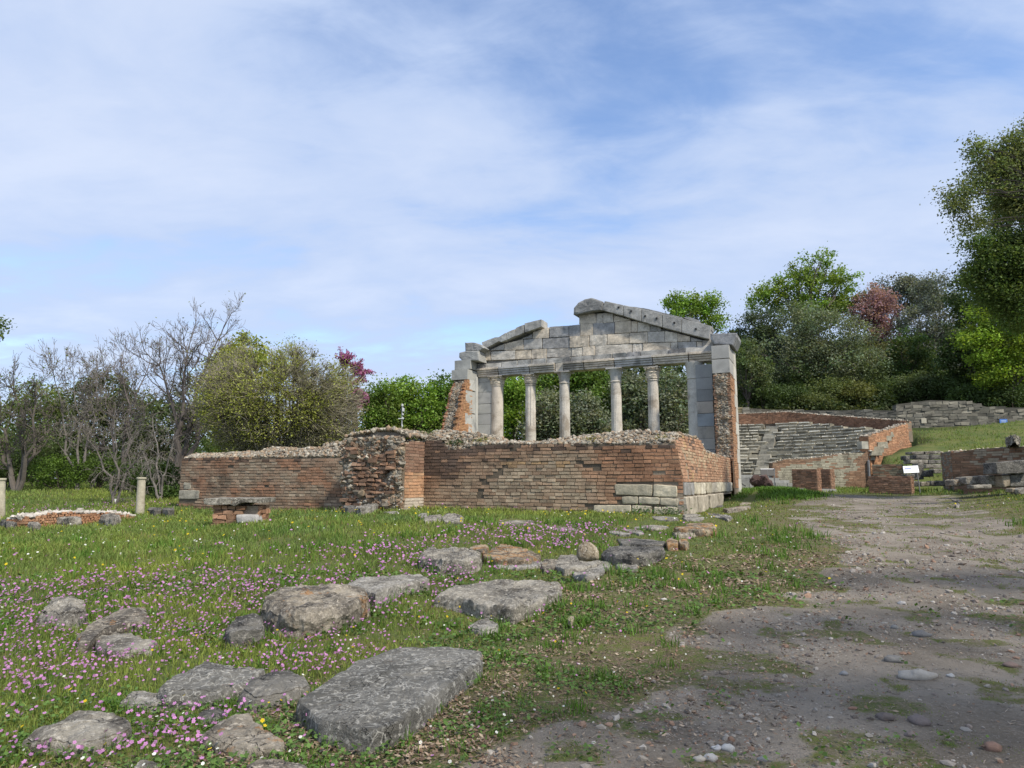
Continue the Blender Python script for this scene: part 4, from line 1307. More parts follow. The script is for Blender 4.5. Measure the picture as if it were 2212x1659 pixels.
# broken side wall, right
stub2 = bpy.data.objects.new('side_wall_stub', None); C.objects.link(stub2); stub2.parent = fac
uo = uz(*Z1(2016, 800), V_STUB)[0]; ui = uz(*Z1(1902, 800), V_STUB)[0]
zt2 = uz(*Z1(1955, 632), V_STUB)[1]
zb2 = sv[-1][1] - 0.1
mb = MB()
n = 2200
z = rng.uniform(zb2, zt2, n); uu = rng.uniform(uo + 0.13, ui - 0.12, n)
v = V_STUB - 0.09 + fbm(np.stack([uu * 3, z * 3, z * 0], -1), 3) * 0.22
rocks(mb, W(uu, v, z), 0.075 * rng.uniform(0.5, 1.5, n), GREYR[rng.integers(0, 6, n)] * rng.uniform(0.7, 1.2, (n, 1)), rng)
boxes(mb, W((uo + ui) / 2, (V_STUB + V_FAC) / 2 + 0.6, (zb2 + zt2) / 2 - 0.3)[None], [(ui - uo) / 2 - 0.1, (V_FAC - V_STUB) / 2 + 0.4, (zt2 - zb2) / 2 + 0.3], np.stack([UA, VB, ZU]), (0.25, 0.21, 0.17))
mb.build('rubble_core', M_RUBBLE, stub2)
mb = MB()
for a, b in ((uo, uo + 0.15), (ui - 0.14, ui)):
    cs = []
    for zc in np.arange(zb2, zt2, 0.095):
        cs.append(((a + b) / 2 + rng.uniform(-0.03, 0.03), V_STUB + 0.5 + rng.uniform(-0.03, 0.05), zc, (b - a) / 2 + rng.uniform(-0.02, 0.02)))
    cs = np.array(cs)
    boxes(mb, W(cs[:, 0], cs[:, 1], cs[:, 2]), np.stack([cs[:, 3], np.full(len(cs), 0.55), np.full(len(cs), 0.036)], -1), np.stack([UA, VB, ZU]), np.array([pick(BR, rng) * 1.05 for _ in cs]), 0.008, rng)
OUTR = (W(uo, 0, 0), VB, -UA)
brickwork(mb, OUTR, V_STUB, V_FAC + 0.3, lambda s: 1.3, lambda s: zt2, lambda m, z, r: pick(BR, r) * np.array([1.35, 1.25, 1.1]), course=0.1, blen=0.34, mortar=True, thick=0.05, mcol=MORTAR)
mb.build('brick_facing', M_BRICKR, stub2)
mb = MB()
for (yt, yb) in [(440, 531), (534, 629)]:
    a = uz(*Z1(1958, yt), V_STUB)[1]; b = uz(*Z1(1958, yb), V_STUB)[1]
    P = [W(x, V_STUB - 0.05, zz2) for x, zz2 in [(ui + 0.03, a), (uo - 0.02, a), (uo - 0.02, b + 0.012), (ui + 0.03, b + 0.012)]]
    rounded(mb, P, VB, 2.6, 0.02, 0.008, np.array([0.36, 0.355, 0.33]) * rng.uniform(0.9, 1.08), n=(6, 5, 8), ca=0.25)
mb.build('top_block', M_SMOOTH, stub2)
mb = MB()
zc0 = 1.0
k = 0
while zc0 < zt2 + 1.4:
    hgt = rng.uniform(0.55, 0.85)
    va = V_FAC + (0.05 if k % 2 else -0.30)
    P = [W(uo, vv_, zz2) - UA * 0.05 for vv_, zz2 in [(va, zc0 + hgt), (V_FAC + 0.9, zc0 + hgt), (V_FAC + 0.9, zc0 + 0.012), (va, zc0 + 0.012)]]
    rounded(mb, P, UA, 0.5, 0.012, 0.005, np.array([0.50, 0.48, 0.42]) * rng.uniform(0.92, 1.08), n=(4, 4, 3), ca=0.15)
    zc0 += hgt; k += 1
mb.build('quoin', M_SMOOTH, stub2)

# ------------------------------------------------------------------ field stones


def slab(name, pts, h, mat, label, group=None, cat='stone', flare=0.02, amp=0.03, e=0.028, dome=0.01, tilt=None, seed=0, sink=0.12, z0=None):
    """a stone whose top outline is seen at the given pixels, standing h above the ground"""
    P0 = np.array(pts, float)
    cpx = P0.mean(0)
    if seed >= 28: h *= 0.55 if seed < 49 else 0.65
    elif seed in (19, 20, 21, 22, 23, 24, 25, 26, 27): h *= 0.62
    g = gp(cpx[0], P0[:, 1].max())
    for _ in range(2):
        zg = float(H(g[0], g[1])) if z0 is None else z0
        top = np.array([onz(x, y, zg + h) for x, y in pts])
        g = top[np.argmin(top[:, 1])]
    if tilt is not None:
        top = np.array([onz(x, y, zg + h + tilt * (y - P0[:, 1].mean()) / max(np.ptp(P0[:, 1]), 1)) for x, y in pts])
    n0 = len(top)
    cen = top.mean(0)
    per = np.linalg.norm(np.roll(top, -1, 0) - top, axis=1)
    n = int(np.clip(per.sum() / 0.022, 48, 260))
    cum = np.concatenate([[0], np.cumsum(per)])
    q = np.linspace(0, cum[-1], n, endpoint=False)
    ext = np.concatenate([top, top[:1]])
    R = np.stack([np.interp(q, cum, ext[:, k]) for k in range(3)], -1)
    for _ in range(1): R = (np.roll(R, 1, 0) + 2 * R + np.roll(R, -1, 0)) / 4
    d = R - cen; ln = np.linalg.norm(d[:, :2], axis=1, keepdims=True); dirs = d / np.maximum(ln, 1e-6); dirs[:, 2] = 0
    rings = []
    for sc in (0.08, 0.16, 0.25, 0.34, 0.43, 0.52, 0.6, 0.68, 0.76, 0.83, 0.89):
        r = cen + d * sc; r[:, 2] += dome * (1 - sc ** 2); rings.append(r)
    ee = min(e, h * 0.45)
    lnm = np.maximum(ln, 0.02)
    for off, dz in ((ee * 1.0, 0.0), (ee * 0.35, -ee * 0.25), (0, -ee)):
        rings.append(R - dirs * np.minimum(off, lnm * 0.12) + np.array([0, 0, dz]))
    depth = h + sink
    for t in (0.25, 0.33, 0.41, 0.5, 0.6, 0.7, 0.8, 0.9, 1.0):
        r = R + dirs * flare * (t - ee / depth) ; r = r.copy(); r[:, 2] = R[:, 2] - depth * t; rings.append(r)
    v = np.concatenate(rings + [(cen + [0, 0, dome])[None]])
    nn = np.stack([(fbm(v * 4.0 + 31 * k + seed * 7.7, 4) - 0.5) + 0.6 * (fbm(v * 12 + 11 * k + seed, 4) - 0.5) for k in range(3)], -1)
    st_ = fbm(np.stack([v[:, 0] * 2.0, v[:, 1] * 2.0, v[:, 2] * 9.0], -1) + seed, 3) - 0.5
    nn[:, :2] += (v[:, :2] - cen[:2]) / (np.linalg.norm(v[:, :2] - cen[:2], axis=1, keepdims=True) + 0.05) * st_[:, None] * 0.9
    # flat broken facets instead of a soft skin
    fac_ = np.floor(fbm(v * 6.5 + seed * 3.3, 3) * 7) / 7 - 0.45
    nn[:, 2] += fac_ * 0.8
    v = v + nn * amp * 1.9
    m = len(rings); ii = np.arange(m * n).reshape(m, n)
    f = np.stack([ii[:-1], ii[1:], np.roll(ii[1:], -1, 1), np.roll(ii[:-1], -1, 1)], -1).reshape(-1, 4)
    mb = MB(); mb.add(v, f, (0.3, 0.3, 0.3))
    i = np.arange(n); j = (i + 1) % n
    mb.f.setdefault(3, []).append(np.stack([i, j, np.full(n, m * n)], -1))
    o = mb.build(name, mat, None, False)
    tag(o, label, cat, group)
    FOOT.append((R - dirs * 0.015)[:, :2].copy())
    return o


def px(f, pts): return [f(x, y) for x, y in pts]


GR = 'ancient stones lying in the meadow'
slab('stone_slab', px(Z6, [(1268, 592), (1370, 522), (1500, 432), (1690, 374), (1960, 364), (2056, 382), (2045, 430), (1860, 575), (1700, 690), (1580, 730), (1370, 682)]), 0.155, ST_SLAB, 'largest foreground slab, long and grey with lichen rings, at the edge of the dirt path', GR, flare=0.02, amp=0.02, e=0.04, dome=0.015, seed=1, z0=0.0)
slab('field_stone', px(Z6, [(165, 215), (215, 165), (290, 160), (350, 180), (372, 215), (340, 235), (250, 235)]), 0.16, ST_GREY, 'rounded rough grey boulder farthest left in the pink flowers', GR, flare=0.08, amp=0.05, e=0.08, dome=0.06, seed=2)
slab('field_stone', px(Z6, [(320, 318), (400, 262), (480, 215), (560, 197), (625, 196), (640, 235), (610, 262), (530, 272), (440, 300), (375, 350), (330, 352)]), 0.15, ST_ORANGE, 'tilted pale slab with a bright orange lichen spot, left foreground', GR, flare=0.04, amp=0.03, e=0.05, tilt=-0.06, seed=3)
slab('field_stone', px(Z6, [(400, 335), (470, 302), (560, 308), (640, 330), (680, 345), (640, 375), (520, 385), (420, 378)]), 0.07, ST_GREY, 'low flat grey stone just below the orange spotted slab', GR, amp=0.03, seed=4)
slab('field_stone', px(Z6, [(670, 540), (720, 492), (830, 455), (860, 428), (940, 432), (1090, 452), (1130, 470), (1050, 520), (960, 540), (900, 560), (800, 565), (700, 572)]), 0.11, ST_SLAB, 'broad flat dark grey stone left of the big slab', GR, amp=0.035, e=0.06, seed=5)
slab('field_stone', px(Z6, [(1015, 565), (1050, 530), (1130, 480), (1230, 475), (1320, 505), (1325, 535), (1250, 565), (1150, 575), (1070, 590)]), 0.10, ST_DARK, 'humped dark grey stone touching the big slab on its left', GR, amp=0.03, e=0.07, dome=0.05, seed=6)
slab('field_stone', px(Z6, [(85, 755), (180, 715), (290, 650), (340, 632), (430, 634), (560, 680), (565, 715), (470, 745), (410, 770), (280, 775), (150, 770)]), 0.09, ST_GREY, 'wide pale grey stone in the bottom left foreground', GR, amp=0.035, e=0.06, dome=0.04, seed=7)
slab('field_stone', px(Z6, [(848, 735), (900, 705), (1000, 655), (1060, 642), (1085, 690), (1150, 730), (1225, 760), (1200, 795), (1060, 805), (930, 780)]), 0.07, ST_ORANGE, 'flat notched stone with yellow lichen, in front of the big slab', GR, amp=0.03, seed=8)
slab('field_stone', px(Z6, [(1020, 880), (1090, 845), (1200, 836), (1300, 845), (1328, 870), (1325, 905), (1150, 915)]), 0.10, ST_ORANGE, 'orange stained stone cut by the bottom edge of the picture', GR, amp=0.03, e=0.06, seed=9)
slab('field_stone', px(Z6, [(500, 600), (545, 570), (640, 562), (745, 585), (735, 610), (640, 625), (540, 622)]), 0.04, ST_PALE, 'small sunken pale stone left of the dead leaves', GR, amp=0.03, seed=10)
slab('field_stone', px(Z6, [(830, 665), (860, 635), (920, 628), (965, 650), (940, 690), (870, 700)]), 0.03, ST_DARK, 'small sunken dark stone between the notched stone and the flat dark one', GR, amp=0.02, seed=11)
slab('field_stone', px(Z6, [(555, 890), (590, 855), (650, 850), (685, 870), (660, 900)]), 0.05, ST_GREY, 'small grey stone at the very bottom edge, left of the orange stained one', GR, amp=0.02, seed=12)
slab('stone_block', px(Z6, [(1120, 168), (1160, 130), (1280, 106), (1440, 105), (1560, 118), (1575, 150), (1500, 178), (1400, 200), (1290, 212), (1190, 200)]), 0.31, ST_ORANGE, 'tall squared block with a dark end face, standing out of the flowers', GR, flare=0.03, amp=0.05, e=0.08, seed=13)
slab('field_stone', px(Z6, [(960, 275), (1000, 252), (1080, 240), (1112, 246), (1112, 290), (1040, 300), (975, 300)]), 0.18, ST_DARK, 'small jagged dark stone against the end of the tall squared block', GR, amp=0.05, seed=14)
slab('stone_slab', px(Z6, [(1462, 100), (1520, 78), (1640, 70), (1740, 60), (1800, 62), (1830, 78), (1740, 95), (1680, 110), (1600, 135), (1560, 125)]), 0.22, ST_PALE, 'pale smooth slab behind the tall squared block', GR, amp=0.03, e=0.05, seed=15)
slab('stone_slab', px(Z7, [(925, 452), (1010, 412), (1110, 402), (1220, 390), (1330, 400), (1432, 408), (1425, 440), (1350, 470), (1240, 500), (1120, 490), (1040, 468)]), 0.22, ST_GREY, 'big square-cut grey slab ringed by pink flowers, centre of the meadow edge', GR, amp=0.04, e=0.05, seed=16)
slab('field_stone', px(Z7, [(1058, 580), (1085, 560), (1130, 552), (1175, 568), (1180, 590), (1120, 600)]), 0.06, ST_PALE, 'small pale rounded stone in front of the square-cut slab', GR, amp=0.03, dome=0.04, seed=17)
slab('field_stone', px(Z7, [(1448, 552), (1455, 537), (1475, 533), (1482, 550), (1465, 562)]), 0.09, ST_TAN, 'fist-sized cream stone on the grass beside the path', GR, amp=0.015, e=0.03, dome=0.02, seed=18)
slab('stone_block', px(Z7, [(868, 300), (890, 270), (960, 264), (1050, 268), (1108, 280), (1112, 305), (1050, 318), (960, 315)]), 0.42, ST_GREY, 'squarish grey block at the left end of the middle row of stones', GR, flare=0.03, amp=0.05, e=0.07, seed=19)
slab('stone_slab', px(Z7, [(1062, 272), (1085, 256), (1130, 254), (1145, 268), (1120, 282)]), 0.30, ST_RUST, 'little orange stone just behind the squarish grey block', GR, amp=0.03, seed=20)
slab('stone_slab', px(Z7, [(1120, 300), (1165, 262), (1200, 252), (1270, 268), (1352, 298), (1280, 312), (1180, 314)]), 0.30, ST_RUST, 'wide stone covered in orange lichen, middle row', GR, amp=0.04, seed=21)
slab('field_stone', px(Z7, [(1158, 325), (1210, 312), (1290, 316), (1352, 325), (1345, 340), (1250, 345), (1170, 342)]), 0.16, ST_PALE, 'low pale stone in front of the orange covered one', GR, amp=0.04, seed=22)
slab('field_stone', px(Z7, [(1345, 330), (1365, 312), (1400, 308), (1425, 325), (1400, 345), (1360, 350)]), 0.20, ST_ORANGE, 'knobbly stone with an orange cap, left of the perched stone', GR, amp=0.04, seed=23)
sl_ = slab('stone_slab', px(Z7, [(1395, 335), (1420, 298), (1470, 294), (1560, 305), (1590, 322), (1520, 345), (1440, 350)]), 0.22, ST_GREY, 'flat grey slab that carries the small upright stone', GR, amp=0.03, seed=24)
slab('stone_slab', px(Z7, [(1472, 370), (1500, 345), (1560, 325), (1622, 318), (1625, 340), (1580, 372), (1530, 385)]), 0.15, ST_PALE, 'whitish slab in front of the perched upright stone', GR, amp=0.03, seed=25)
slab('field_stone', px(Z7, [(1640, 335), (1690, 320), (1735, 335), (1720, 352), (1660, 352)]), 0.10, ST_PALE, 'little pale stone hidden in flowers left of the dark slab', GR, amp=0.03, seed=26)
slab('stone_slab', px(ZQ, [(5, 690), (120, 650), (300, 622), (420, 632), (600, 640), (880, 628), (895, 660), (820, 705), (650, 735), (420, 745), (200, 730)]), 0.42, ST_DARK, 'large thick dark slab with an overhanging front edge, right of the perched stone', GR, amp=0.03, e=0.09, flare=-0.08, seed=27)
slab('stone_slab', px(ZQ, [(230, 540), (400, 530), (700, 545), (900, 570), (890, 600), (600, 612), (300, 600)]), 0.22, ST_DARK, 'flat sunken dark slab directly behind the thick dark slab', GR, amp=0.02, seed=28)
slab('field_stone', px(ZQ, [(905, 560), (940, 538), (1060, 545), (1085, 575), (1060, 600), (940, 600)]), 0.34, ST_RUST, 'orange-topped stone at the right end behind the thick dark slab', GR, amp=0.03, seed=29)
slab('field_stone', px(ZQ, [(1080, 560), (1120, 545), (1205, 550), (1225, 580), (1190, 605), (1100, 595)]), 0.28, ST_RUST, 'second orange-topped stone, outermost beside the grass track', GR, amp=0.03, seed=30)
slab('field_stone', px(ZQ, [(1000, 450), (1060, 435), (1200, 408), (1310, 420), (1325, 450), (1230, 475), (1050, 480)]), 0.30, ST_ORANGE, 'rounded lichened stone in the third row from the ruin corner', GR, amp=0.04, seed=31)
slab('stone_block', px(ZQ, [(1010, 370), (1200, 362), (1420, 366), (1590, 372), (1600, 390), (1480, 402), (1300, 400), (1100, 392)]), 0.42, ST_RUST, 'long block with a bright rusty orange end by the track', GR, amp=0.04, seed=32)
slab('field_stone', px(ZQ, [(1175, 330), (1290, 318), (1560, 318), (1600, 345), (1500, 355), (1300, 348)]), 0.34, ST_RUST, 'orange slab lying behind the rusty ended block', GR, amp=0.03, seed=33)
slab('field_stone', px(ZQ, [(470, 375), (620, 348), (760, 350), (940, 360), (960, 380), (700, 395)]), 0.14, ST_GREY, 'thin flat grey stone in the short grass near the ruin corner', GR, amp=0.02, seed=34)
slab('field_stone', px(ZQ, [(105, 440), (180, 420), (300, 440), (410, 455), (430, 475), (280, 472)]), 0.12, ST_PALE, 'flat whitish stone, front one of two low ones in the grass', GR, amp=0.02, seed=35)
slab('field_stone', px(ZQ, [(265, 400), (400, 398), (590, 430), (605, 450), (540, 466), (400, 440)]), 0.12, ST_PALE, 'flat whitish stone, rear one of two low ones in the grass', GR, amp=0.02, seed=36)
slab('field_stone', px(ZQ, [(695, 235), (730, 222), (900, 228), (1065, 240), (1085, 262), (940, 268), (760, 262)]), 0.22, ST_GREY, 'smooth grey kerb-like stone just in front of the corner blocks', GR, amp=0.02, seed=37)
slab('field_stone', px(ZQ, [(1130, 245), (1250, 235), (1420, 232), (1440, 248), (1400, 268), (1180, 268)]), 0.22, ST_GREY, 'grey stone right of the kerb-like one', GR, amp=0.02, seed=38)
slab('field_stone', px(ZQ, [(1130, 205), (1200, 186), (1330, 190), (1400, 205), (1330, 218), (1180, 222)]), 0.15, ST_GREY, 'half-buried grey stone closest to the ruin corner', GR, amp=0.02, seed=39)
slab('field_stone', px(ZQ, [(1470, 205), (1500, 178), (1620, 200), (1760, 215), (1820, 225), (1835, 255), (1760, 265), (1600, 230)]), 0.26, ST_PALE, 'pitted pale stone, farthest right of those near the ruin corner', GR, amp=0.05, seed=40)
slab('field_stone', px(ZQ, [(1700, 118), (1790, 108), (1920, 85), (2070, 75), (2080, 95), (1900, 125), (1760, 130)]), 0.22, ST_ORANGE, 'long low brownish stone along the foot of the side wall', GR, amp=0.03, seed=41)
slab('field_stone', px(ZQ, [(1930, 55), (2000, 25), (2120, 5), (2190, 0), (2200, 18), (2080, 45)]), 0.22, ST_ORANGE, 'last stone of the line, farthest along the side wall', GR, amp=0.03, seed=42)
slab('field_stone', px(ZQ, [(1440, 112), (1500, 68), (1640, 60), (1720, 75), (1620, 100)]), 0.10, ST_DARK, 'sunken dark flat stone in the grass beside the side wall', GR, amp=0.02, seed=43)
slab('field_stone', px(Z7, [(1170, 168), (1200, 157), (1260, 157), (1318, 163), (1325, 175), (1250, 178), (1185, 176)]), 0.24, ST_GREY, 'lone brown-grey block in front of the long brick wall', GR, amp=0.04, seed=44)
slab('field_stone', px(Z7, [(1340, 188), (1380, 180), (1480, 190), (1495, 198), (1400, 200)]), 0.12, ST_GREY, 'flat stone right of the lone brown-grey block', GR, amp=0.02, seed=45)
slab('field_stone', px(Z7, [(950, 148), (975, 136), (1010, 136), (1043, 150), (1040, 160), (965, 160)]), 0.22, ST_GREY, 'right one of two rounded boulders below the brick wall', GR, amp=0.04, dome=0.08, e=0.1, seed=46)
slab('field_stone', px(Z7, [(880, 154), (905, 140), (955, 138), (955, 158), (890, 162)]), 0.20, ST_GREY, 'left one of two rounded boulders below the brick wall', GR, amp=0.03, dome=0.05, e=0.1, seed=47)
slab('field_stone', px(Z7, [(860, 142), (870, 130), (895, 130), (898, 143), (875, 150)]), 0.2, ST_PALE, 'small white stone beside the two rounded boulders', GR, amp=0.03, seed=48)
slab('field_stone', px(ZP, [(560, 1490), (590, 1472), (780, 1474), (770, 1500), (640, 1510)]), 0.36, ST_DARK, 'dark squared stone at the foot of the robbed pier', GR, amp=0.03, seed=49)
slab('field_stone', px(ZP, [(780, 1490), (940, 1465), (1180, 1422), (1190, 1450), (1060, 1490), (880, 1510)]), 0.40, ST_PALE, 'pale broken stone leaning at the foot of the robbed pier', GR, amp=0.05, seed=50)
slab('field_stone', px(ZP, [(1290, 1590), (1380, 1578), (1550, 1580), (1570, 1600), (1400, 1606)]), 0.08, ST_PALE, 'thin pale stone in the grass below the pier return', GR, amp=0.02, seed=51)

# the small stone perched upright
top = onz(*Z7(1532, 316), float(H(*gp(*Z7(1532, 316))[:2])) + 0.24)
mb = MB()
prof = [(0.02, 0.0), (0.145, 0.01), (0.16, 0.08), (0.15, 0.16), (0.11, 0.22), (0.055, 0.265), (0.01, 0.275)]
th = np.linspace(0, 2 * math.pi, 25)[:-1]
v = []
for r, z in prof:
    for a in th:
        v.append([top[0] + r * math.cos(a) * 1.0 + z * 0.05, top[1] + r * math.sin(a) * 0.7, top[2] - 0.02 + z])
v = np.array(v); v += (np.stack([fbm(v * 9 + 3 * k, 3) for k in range(3)], -1) - 0.5) * 0.10
ii = np.arange(len(v)).reshape(len(prof), 24)
mb.add(v, np.stack([ii[:-1], np.roll(ii[:-1], -1, 1), np.roll(ii[1:], -1, 1), ii[1:]], -1).reshape(-1, 4))
tag(mb.build('perched_stone', ST_TAN, None, True), 'small cream stone standing upright on a flat slab', 'stone', GR)

# pebbles on the path big enough to count
peb = [((1690, 222), 0.075, (0.40, 0.38, 0.36), 'whitish flat pebble near the middle of the path'), ((1447, 521), 0.05, (0.30, 0.30, 0.30), 'round bluish grey pebble alone on the path'),
       ((1765, 535), 0.13, (0.36, 0.33, 0.28), 'large pale stone lying on the right of the path'), ((1900, 530), 0.04, (0.42, 0.41, 0.38), 'small whitish round pebble right of the large pale stone'),
       ((1655, 465), 0.09, (0.24, 0.23, 0.21), 'grey half-sunken pebble above the large pale stone'), ((1780, 358), 0.10, (0.20, 0.20, 0.20), 'dark grey stone on the far right of the path'),
       ((1770, 728), 0.085, (0.24, 0.19, 0.17), 'pinkish brown stone in the lower right of the path'), ((950, 840), 0.06, (0.44, 0.43, 0.40), 'angular white pebble at the bottom, uppermost of a cluster of four'),
       ((875, 882), 0.06, (0.38, 0.37, 0.35), 'elongated grey pebble at the bottom, rightmost low one of the cluster of four'), ((830, 886), 0.045, (0.40, 0.36, 0.30), 'cream round pebble at the bottom, leftmost of the cluster of four'),
       ((905, 838), 0.04, (0.42, 0.41, 0.40), 'small white pebble in the middle of the bottom cluster of four'), ((1100, 888), 0.045, (0.27, 0.28, 0.29), 'bluish pebble at the bottom, right of the cluster'),
       ((2080, 840), 0.065, (0.32, 0.18, 0.12), 'reddish brown brick pebble in the bottom right corner'), ((1485, 668), 0.035, (0.36, 0.19, 0.12), 'little brick-red pebble in the lower middle of the path'),
       ((935, 517), 0.045, (0.30, 0.24, 0.18), 'brown pebble at the grassy edge of the path'), ((1620, 710), 0.075, (0.20, 0.16, 0.14), 'dull brown half-buried stone beside the pinkish one'), ((1730, 782), 0.05, (0.27, 0.21, 0.18), 'pinkish pebble below the pinkish brown stone'),
       ((2155, 485), 0.07, (0.30, 0.20, 0.16), 'reddish stone at the right edge of the picture'), ((1660, 325), 0.06, (0.26, 0.26, 0.25), 'grey pebble on a mossy patch of the path'), ((555, 224), 0.06, (0.30, 0.17, 0.09), 'flat orange-brown stone in the leaf litter'), ((680, 204), 0.045, (0.50, 0.47, 0.42), 'small white stone on the grass strip')]
for (p, r, c, lab) in peb:
    g = gp(*ZB(*p)); r *= 0.68; c = np.array(c) * (0.98 if sum(c) > 0.95 else 0.75); c = 0.75 * c + 0.25 * c.mean()
    th = np.arange(18) * 2 * math.pi / 18; ph = np.linspace(0.05, math.pi - 0.05, 9)
    T, Pp = np.meshgrid(th, ph)
    asx, asy, asz = (1.7, 0.75, 0.5) if r > 0.085 else (RNG.uniform(1.0, 1.35), RNG.uniform(0.75, 1.0), RNG.uniform(0.5, 0.7))
    v = np.stack([np.sin(Pp) * np.cos(T) * r * asx, np.sin(Pp) * np.sin(T) * r * asy, np.cos(Pp) * r * asz], -1)
    v = v * (1 + 1.0 * (fbm(v * (2.2 / r) * 0.6 + r * 900, 3) - 0.5)[..., None]) + np.array([g[0], g[1], float(H(g[0], g[1])) + r * 0.22])
    ii = np.arange(T.size).reshape(T.shape)
    mb = MB(); mb.add(v.reshape(-1, 3), np.stack([ii[:-1], ii[1:], np.roll(ii[1:], -1, 1), np.roll(ii[:-1], -1, 1)], -1).reshape(-1, 4), c)
    tag(mb.build('pebble', M_PEBBLE, None, True), lab, 'pebble', 'pebbles on the dirt path')

# ------------------------------------------------------------------ left: stub posts, curved low wall, brick table, troughs
def stone_post(p_top, p_bot, wpx, lab):
    g = gp(*p_bot)
    Y = g[1]
    t = at(p_top[0], p_top[1], Y)
    r = wpx / F * Y / 2
    h = t[2] - g[2]
    lean_ = ((t[0] - g[0]) / h, 0)
    root = empty('stone_post', (g[0], g[1], g[2] - 0.1), lab, 'post', 'worn column stumps on the left')
    mb = MB()
    base = np.array([g[0], g[1], g[2] - 0.1])
    hh = h + 0.1
    zs = np.linspace(0, hh * 0.94, 14)
    lathe(mb, base, [(r * (1.02 - 0.12 * z / hh), z) for z in zs], 28, (0.42, 0.385, 0.29), 0, 0, 0.02, lean=lean_)
    mb.build('shaft', M_SHAFT, root)
    mb = MB()
    lathe(mb, base, [(r * 0.90, hh * 0.94), (r * 1.10, hh * 0.955), (r * 1.14, hh * 0.975), (r * 1.08, hh)], 28, (0.45, 0.42, 0.31), 0, 0, 0.008, lean=lean_)
    mb.build('collar', M_SHAFT, root)
    FOOT.append(base[:2] + r * 1.1 * np.stack([np.cos(np.linspace(0, 6, 8)), np.sin(np.linspace(0, 6, 8))], -1))


stone_post((306, 1031), (302, 1114), 17, 'round pale stone post between the low curved wall and the brick ruin')
stone_post((3, 1033), (1, 1122), 17, 'round pale stone post at the left edge of the picture')

cw = empty('low_curved_wall', gp(150, 1140), 'knee-high curved brick wall with pale stones on top, left of the stone post', 'low wall')
g0 = gp(8, 1140); g1 = gp(288, 1118)
mbk, mst = MB(), MB()
rng = np.random.default_rng(12)
gA = np.array([gp(*ZK(x, y)) for x, y in [(60, 830), (300, 830), (620, 810), (1000, 790), (1300, 760), (1560, 725)]])
tops_ = [ZK(60, 735), ZK(300, 700), ZK(600, 650), ZK(1000, 650), ZK(1350, 655), ZK(1560, 690)]
cum = np.concatenate([[0], np.cumsum(np.linalg.norm(np.diff(gA[:, :2], axis=0), axis=1))])
tz = np.array([at(p[0], p[1], g[1])[2] for p, g in zip(tops_, gA)])
NS = 90
for i in range(NS):
    s_ = cum[-1] * (i + 0.5) / NS
    p = np.array([np.interp(s_, cum, gA[:, k]) for k in range(2)])
    p2 = np.array([np.interp(s_ + 0.05, cum, gA[:, k]) for k in range(2)])
    d = np.append((p2 - p) / max(np.linalg.norm(p2 - p), 1e-6), 0); nrm = np.array([d[1], -d[0], 0])
    zt = np.interp(s_, cum, tz); zg = float(H(p[0], p[1])) - 0.05
    k = 0
    while zg + 0.085 * k < zt - 0.05:
        hl = cum[-1] / NS / 2 * rng.uniform(0.8, 1.0)
        c_ = np.append(p, zg + 0.085 * k + 0.04) + d * rng.uniform(-0.03, 0.03) - nrm * 0.25 + nrm * rng.uniform(0, 0.02)
        boxes(mbk, c_[None], [hl, 0.25, 0.035], np.stack([d, nrm, ZU]), pick(BR, rng) * np.array([1.3, 1.15, 1.0]), 0.008, rng)
        k += 1
    m_ = 5
    rocks(mst, np.append(p, zt)[None] - nrm * rng.uniform(0.05, 0.5, (m_, 1)) + d * rng.uniform(-0.1, 0.1, (m_, 1)), 0.10 * rng.uniform(0.6, 1.4, m_), np.array([0.50, 0.46, 0.40]) * rng.uniform(0.7, 1.1, (m_, 1)), rng, 0.45)
mbk.build('brick_course', M_BRICKR, cw)
mst.build('stone_capping', M_RUBBLE, cw)
FOOT.append(np.concatenate([gA[:, :2], gA[::-1, :2] + [0.1, 0.6]]))
slab('stone_block', px(ZK, [(595, 705), (620, 690), (920, 690), (945, 712), (800, 718)]), 0.42, ST_GREY, 'squared grey block leaning against the low curved wall', GR, amp=0.04, seed=52)
slab('field_stone', px(ZK, [(1150, 700), (1190, 675), (1350, 675), (1390, 700), (1300, 720)]), 0.45, ST_GREY, 'rounded grey stone at the right end of the low curved wall', GR, amp=0.05, dome=0.05, e=0.1, seed=53)
slab('field_stone', px(ZK, [(320, 775), (350, 757), (430, 757), (465, 785), (400, 800)]), 0.3, ST_GREY, 'small grey block in front of the low curved wall', GR, amp=0.04, seed=54)
slab('field_stone', px(ZK, [(5, 750), (40, 735), (180, 745), (200, 770), (80, 775)]), 0.32, ST_DARK, 'dark hollowed stone at the left end of the low curved wall', GR, amp=0.05, seed=55)
slab('field_stone', px(ZK, [(1700, 610), (1720, 596), (1850, 596), (1860, 618), (1780, 625)]), 0.42, ST_DARK, 'left of two grey hewn stones beside the ruin end', GR, amp=0.03, seed=56)
slab('field_stone', px(ZK, [(1868, 615), (1880, 596), (2000, 596), (2010, 618), (1940, 625)]), 0.42, ST_DARK, 'right of two grey hewn stones beside the ruin end', GR, amp=0.03, seed=57)
slab('field_stone', px(ZK, [(1640, 725), (1740, 715), (1900, 708), (2060, 700), (2050, 712), (1850, 728)]), 0.06, ST_TAN, 'thin cream paving stone in the grass below the ruin end', GR, amp=0.02, seed=58)

